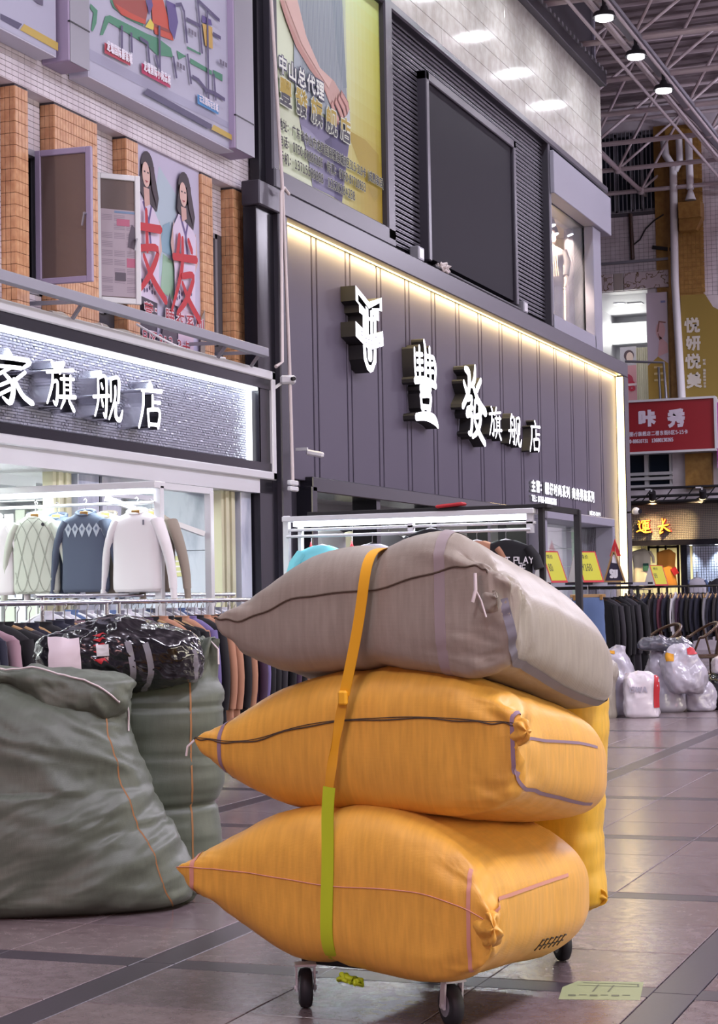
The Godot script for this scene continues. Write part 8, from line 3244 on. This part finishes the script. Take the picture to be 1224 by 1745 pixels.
func decal(o: Node, b: Blob, x0: float, x1: float, f0: float, f1: float, m: Material, called: String):
	var rows := []
	for i in 7:
		var row := PackedVector3Array()
		for j in 7:
			row.append(b.front(lerpf(x0, x1, j / 6.0), lerpf(f0, f1, i / 6.0), 0.008))
		rows.append(row)
	var g := Geo.new()
	g.sheet(rows)
	put(called, g, m, o)

func bags():
	# columns: height, sideways, forward, half width, half depth, roundness
	var turn := 0.25
	var r := bag("tall white plastic bag with orange and red print behind the hand truck", [[0.0, 0, 0, 0.17, 0.14, 3.0], [0.04, 0, 0, 0.2, 0.17, 3.0], [0.25, 0, 0, 0.21, 0.18, 3.0], [0.45, 0.0, 0, 0.19, 0.17, 2.8], [0.6, -0.02, 0, 0.16, 0.13, 2.6], [0.68, 0.02, 0, 0.09, 0.07, 2.2], [0.74, 0.07, 0, 0.04, 0.03, 2.0]], Vector3(-4.62, 0, -19.75), turn, M.plastic_white, 1, 0.03)
	decal(r[0], r[1], -0.14, 0.0, 0.78, 0.86, M.strap_gold, "orange_print")
	decal(r[0], r[1], 0.1, 0.19, 0.3, 0.5, M.red, "red_print")
	r = bag("small white square plastic bag with grey lettering, foremost on the floor", [[0.0, 0, 0, 0.16, 0.12, 3.6], [0.03, 0, 0, 0.175, 0.14, 3.8], [0.2, 0, 0, 0.175, 0.14, 3.8], [0.38, 0, 0, 0.17, 0.135, 3.6], [0.44, -0.01, 0, 0.13, 0.09, 3.0], [0.475, 0.02, 0, 0.06, 0.03, 2.2]], Vector3(-4.27, 0, -19.45), turn, M.plastic_pale, 2, 0.022)
	decal(r[0], r[1], 0.12, 0.172, 0.3, 0.72, M.red, "red_print")
	var p := Print.new()
	p.t = Transform3D(Basis(Vector3.UP, turn), Vector3(-4.27, 0, -19.45) + Basis(Vector3.UP, turn) * Vector3(0, 0, 0.165))
	p.ink("a59fb0")
	p.text("ISWA", -0.13, 0.26, 0.075, 0.2, 1.0)
	put("lettering", p.g, M.print, r[0])
	r = bag("grey-white plastic bag standing between the two printed white bags", [[0.0, 0, 0, 0.16, 0.14, 3.0], [0.04, 0, 0, 0.19, 0.17, 2.8], [0.3, -0.03, 0, 0.18, 0.16, 2.6], [0.5, -0.05, 0, 0.15, 0.14, 2.4], [0.62, -0.07, 0, 0.08, 0.07, 2.2], [0.66, -0.08, 0, 0.03, 0.03, 2.0]], Vector3(-4.2, 0, -20.4), turn, M.plastic_white, 3, 0.03)
	r = bag("leaning white plastic bag with red and orange labels, in front of the chairs", [[0.22, 0, 0, 0.1, 0.1, 2.6], [0.26, 0, 0, 0.17, 0.15, 2.6], [0.4, -0.02, 0, 0.22, 0.17, 2.6], [0.56, -0.06, 0, 0.2, 0.15, 2.6], [0.68, -0.05, 0, 0.13, 0.1, 2.4], [0.72, -0.04, 0, 0.04, 0.03, 2.0]], Vector3(-3.93, 0, -20.2), turn, M.plastic_white, 4, 0.035)
	r[1].t = r[1].t
	decal(r[0], r[1], 0.0, 0.1, 0.7, 0.86, M.red, "red_print")
	decal(r[0], r[1], -0.22, -0.14, 0.6, 0.72, M.strap_gold, "orange_label")
	r = bag("low white plastic bag under the leaning one", [[0.0, 0, 0, 0.13, 0.12, 2.8], [0.03, 0, 0, 0.155, 0.14, 2.8], [0.15, 0, 0, 0.16, 0.14, 2.6], [0.28, 0.0, 0, 0.12, 0.1, 2.4], [0.34, 0.0, 0, 0.04, 0.04, 2.0]], Vector3(-3.86, 0, -20.55), turn, M.plastic_white, 5, 0.025)
	r = bag("beige cloth bag end showing just right of the taupe sack", [[0.0, 0, 0, 0.1, 0.1, 2.4], [0.04, 0, 0, 0.13, 0.12, 2.4], [0.36, 0, 0, 0.12, 0.11, 2.4], [0.5, 0, 0, 0.16, 0.14, 2.2], [0.6, 0, 0, 0.13, 0.11, 2.2], [0.65, 0, 0, 0.05, 0.05, 2.0]], Vector3(-4.66, -0.02, -19.35), turn, M.sack_beige, 6, 0.02)
	r = bag("dark grey shiny plastic roll lying across the bag tops", [[0.0, 0, 0, 0.06, 0.04, 2.2], [0.02, 0, 0, 0.27, 0.1, 2.4], [0.07, -0.01, 0, 0.3, 0.11, 2.2], [0.12, -0.04, 0, 0.24, 0.08, 2.2], [0.145, -0.1, 0, 0.08, 0.04, 2.0]], Vector3(-4.17, 0.67, -20.3), turn, M.plastic_grey, 7, 0.03)
	r = bag("black plastic bag of dark clothes at the right edge on the floor", [[0.0, 0, 0, 0.26, 0.18, 3.0], [0.04, 0, 0, 0.31, 0.22, 3.0], [0.2, 0, 0, 0.32, 0.23, 3.0], [0.33, 0, 0, 0.31, 0.21, 3.0], [0.4, 0, 0, 0.22, 0.14, 2.6]], Vector3(-3.5, 0, -20.95), turn, M.plastic_black, 8, 0.04)
	r = bag("stack of pale garments in clear plastic, on the black bag at the right edge", [[0.0, 0, 0, 0.22, 0.15, 3.2], [0.03, 0, 0, 0.25, 0.18, 3.4], [0.1, 0, 0, 0.24, 0.17, 3.2], [0.17, 0, 0, 0.22, 0.15, 3.0], [0.2, 0, 0, 0.12, 0.08, 2.4]], Vector3(-3.53, 0.385, -20.95), turn, M.plastic_pale, 9, 0.025)
	# wooden chairs with horseshoe backs
	for q in [[-4.98, -24.0, -0.9, "nearer dark wooden armchair with a curved rail behind the bags"], [-4.66, -25.0, -1.1, "farther dark wooden armchair with a curved rail, at the right"]]:
		armchair(Vector3(q[0], 0, q[1]), q[2], q[3])

func armchair(at: Vector3, turn: float, label: String):
	var o := thing("armchair", label, "chair", "wooden horseshoe-back chairs")
	o.transform = Transform3D(Basis(Vector3.UP, turn), at)
	var g := Geo.new()
	g.box(Vector3(0, 0.45, 0), Vector3(0.56, 0.04, 0.48), 0.01)
	put("seat", g, M.wood, o)
	var rail := PackedVector3Array()
	for i in 21:
		var a := PI * (-0.12 + 1.24 * i / 20.0)
		rail.append(Vector3(cos(a) * 0.33, 0.74 + 0.16 * maxf(sin(a), -0.2), -0.24 * sin(a) + 0.02))
	g = Geo.new()
	g.path(rail, 0.02, 8)
	put("curved_rail", g, M.wood, o)
	for x in [-1.0, 1.0]:
		for z in [-1.0, 1.0]:
			g = Geo.new()
			g.tube(Vector3(0.25 * x, 0.0, 0.2 * z), Vector3(0.25 * x, 0.45, 0.2 * z), 0.02, 7)
			put("leg", g, M.wood, o)
			g = Geo.new()
			var best := rail[0]
			for p in rail:
				if p.distance_to(Vector3(0.28 * x, 0.8, 0.16 * z)) < best.distance_to(Vector3(0.28 * x, 0.8, 0.16 * z)):
					best = p
			g.tube(Vector3(0.25 * x, 0.45, 0.2 * z), best, 0.015, 7)
			put("post", g, M.wood, o)
	g = Geo.new()
	g.path(PackedVector3Array([Vector3(0, 0.46, -0.2), Vector3(0, 0.65, -0.24), Vector3(0, 0.88, -0.22)]), 0.012, 6, -1.0, 6.0)
	put("back_splat", g, M.wood, o)
	g = Geo.new()
	for z in [-0.2, 0.2]:
		g.bar(Vector3(-0.25, 0.14, z), Vector3(0.25, 0.14, z), 0.02, 0.03)
	for x in [-0.25, 0.25]:
		g.bar(Vector3(x, 0.2, -0.2), Vector3(x, 0.2, 0.2), 0.02, 0.03)
	put("stretcher", g, M.wood, o)

func more_materials():
	glow("flood_face", "fbfbff", 14.0)
	mat("wall_board", "c9b896", 0.5)
	mat("stripe_violet_soft", "95898a", 0.6)
	mat("strap_gold", "c98d12", 0.55)
	mat("sign_red", "8e1d26", 0.45)
	mat("sign_pink", "9a3d86", 0.4)
	mat("banner_gold", "8f7a37", 0.8)
	mat("grey_stone", "a59d98", 0.3)
	mat("tag_green", "2e5d52", 0.6)
	mat("mosaic_warm", "a39b90", 0.3, 0.15)
	var dg := mat("dark_glass", "1d2430", 0.12)
	dg.albedo_color = Color("232b38")
	var tape := mat("plastic_tape", "cfcfd6", 0.15)
	tape.transparency = BaseMaterial3D.TRANSPARENCY_ALPHA
	tape.albedo_color = Color(0.8, 0.8, 0.85, 0.35)

func _ready():
	setup()
	materials()
	more_materials()
	add_hall_lights()
	floor_shape()
	hall_shell()
	left_building()
	left_sign()
	left_shop()
	main_building()
	far_end()
	floodlights()
	racks()
	tee_rack()
	loaded_cart()
	left_sacks()
	bags()
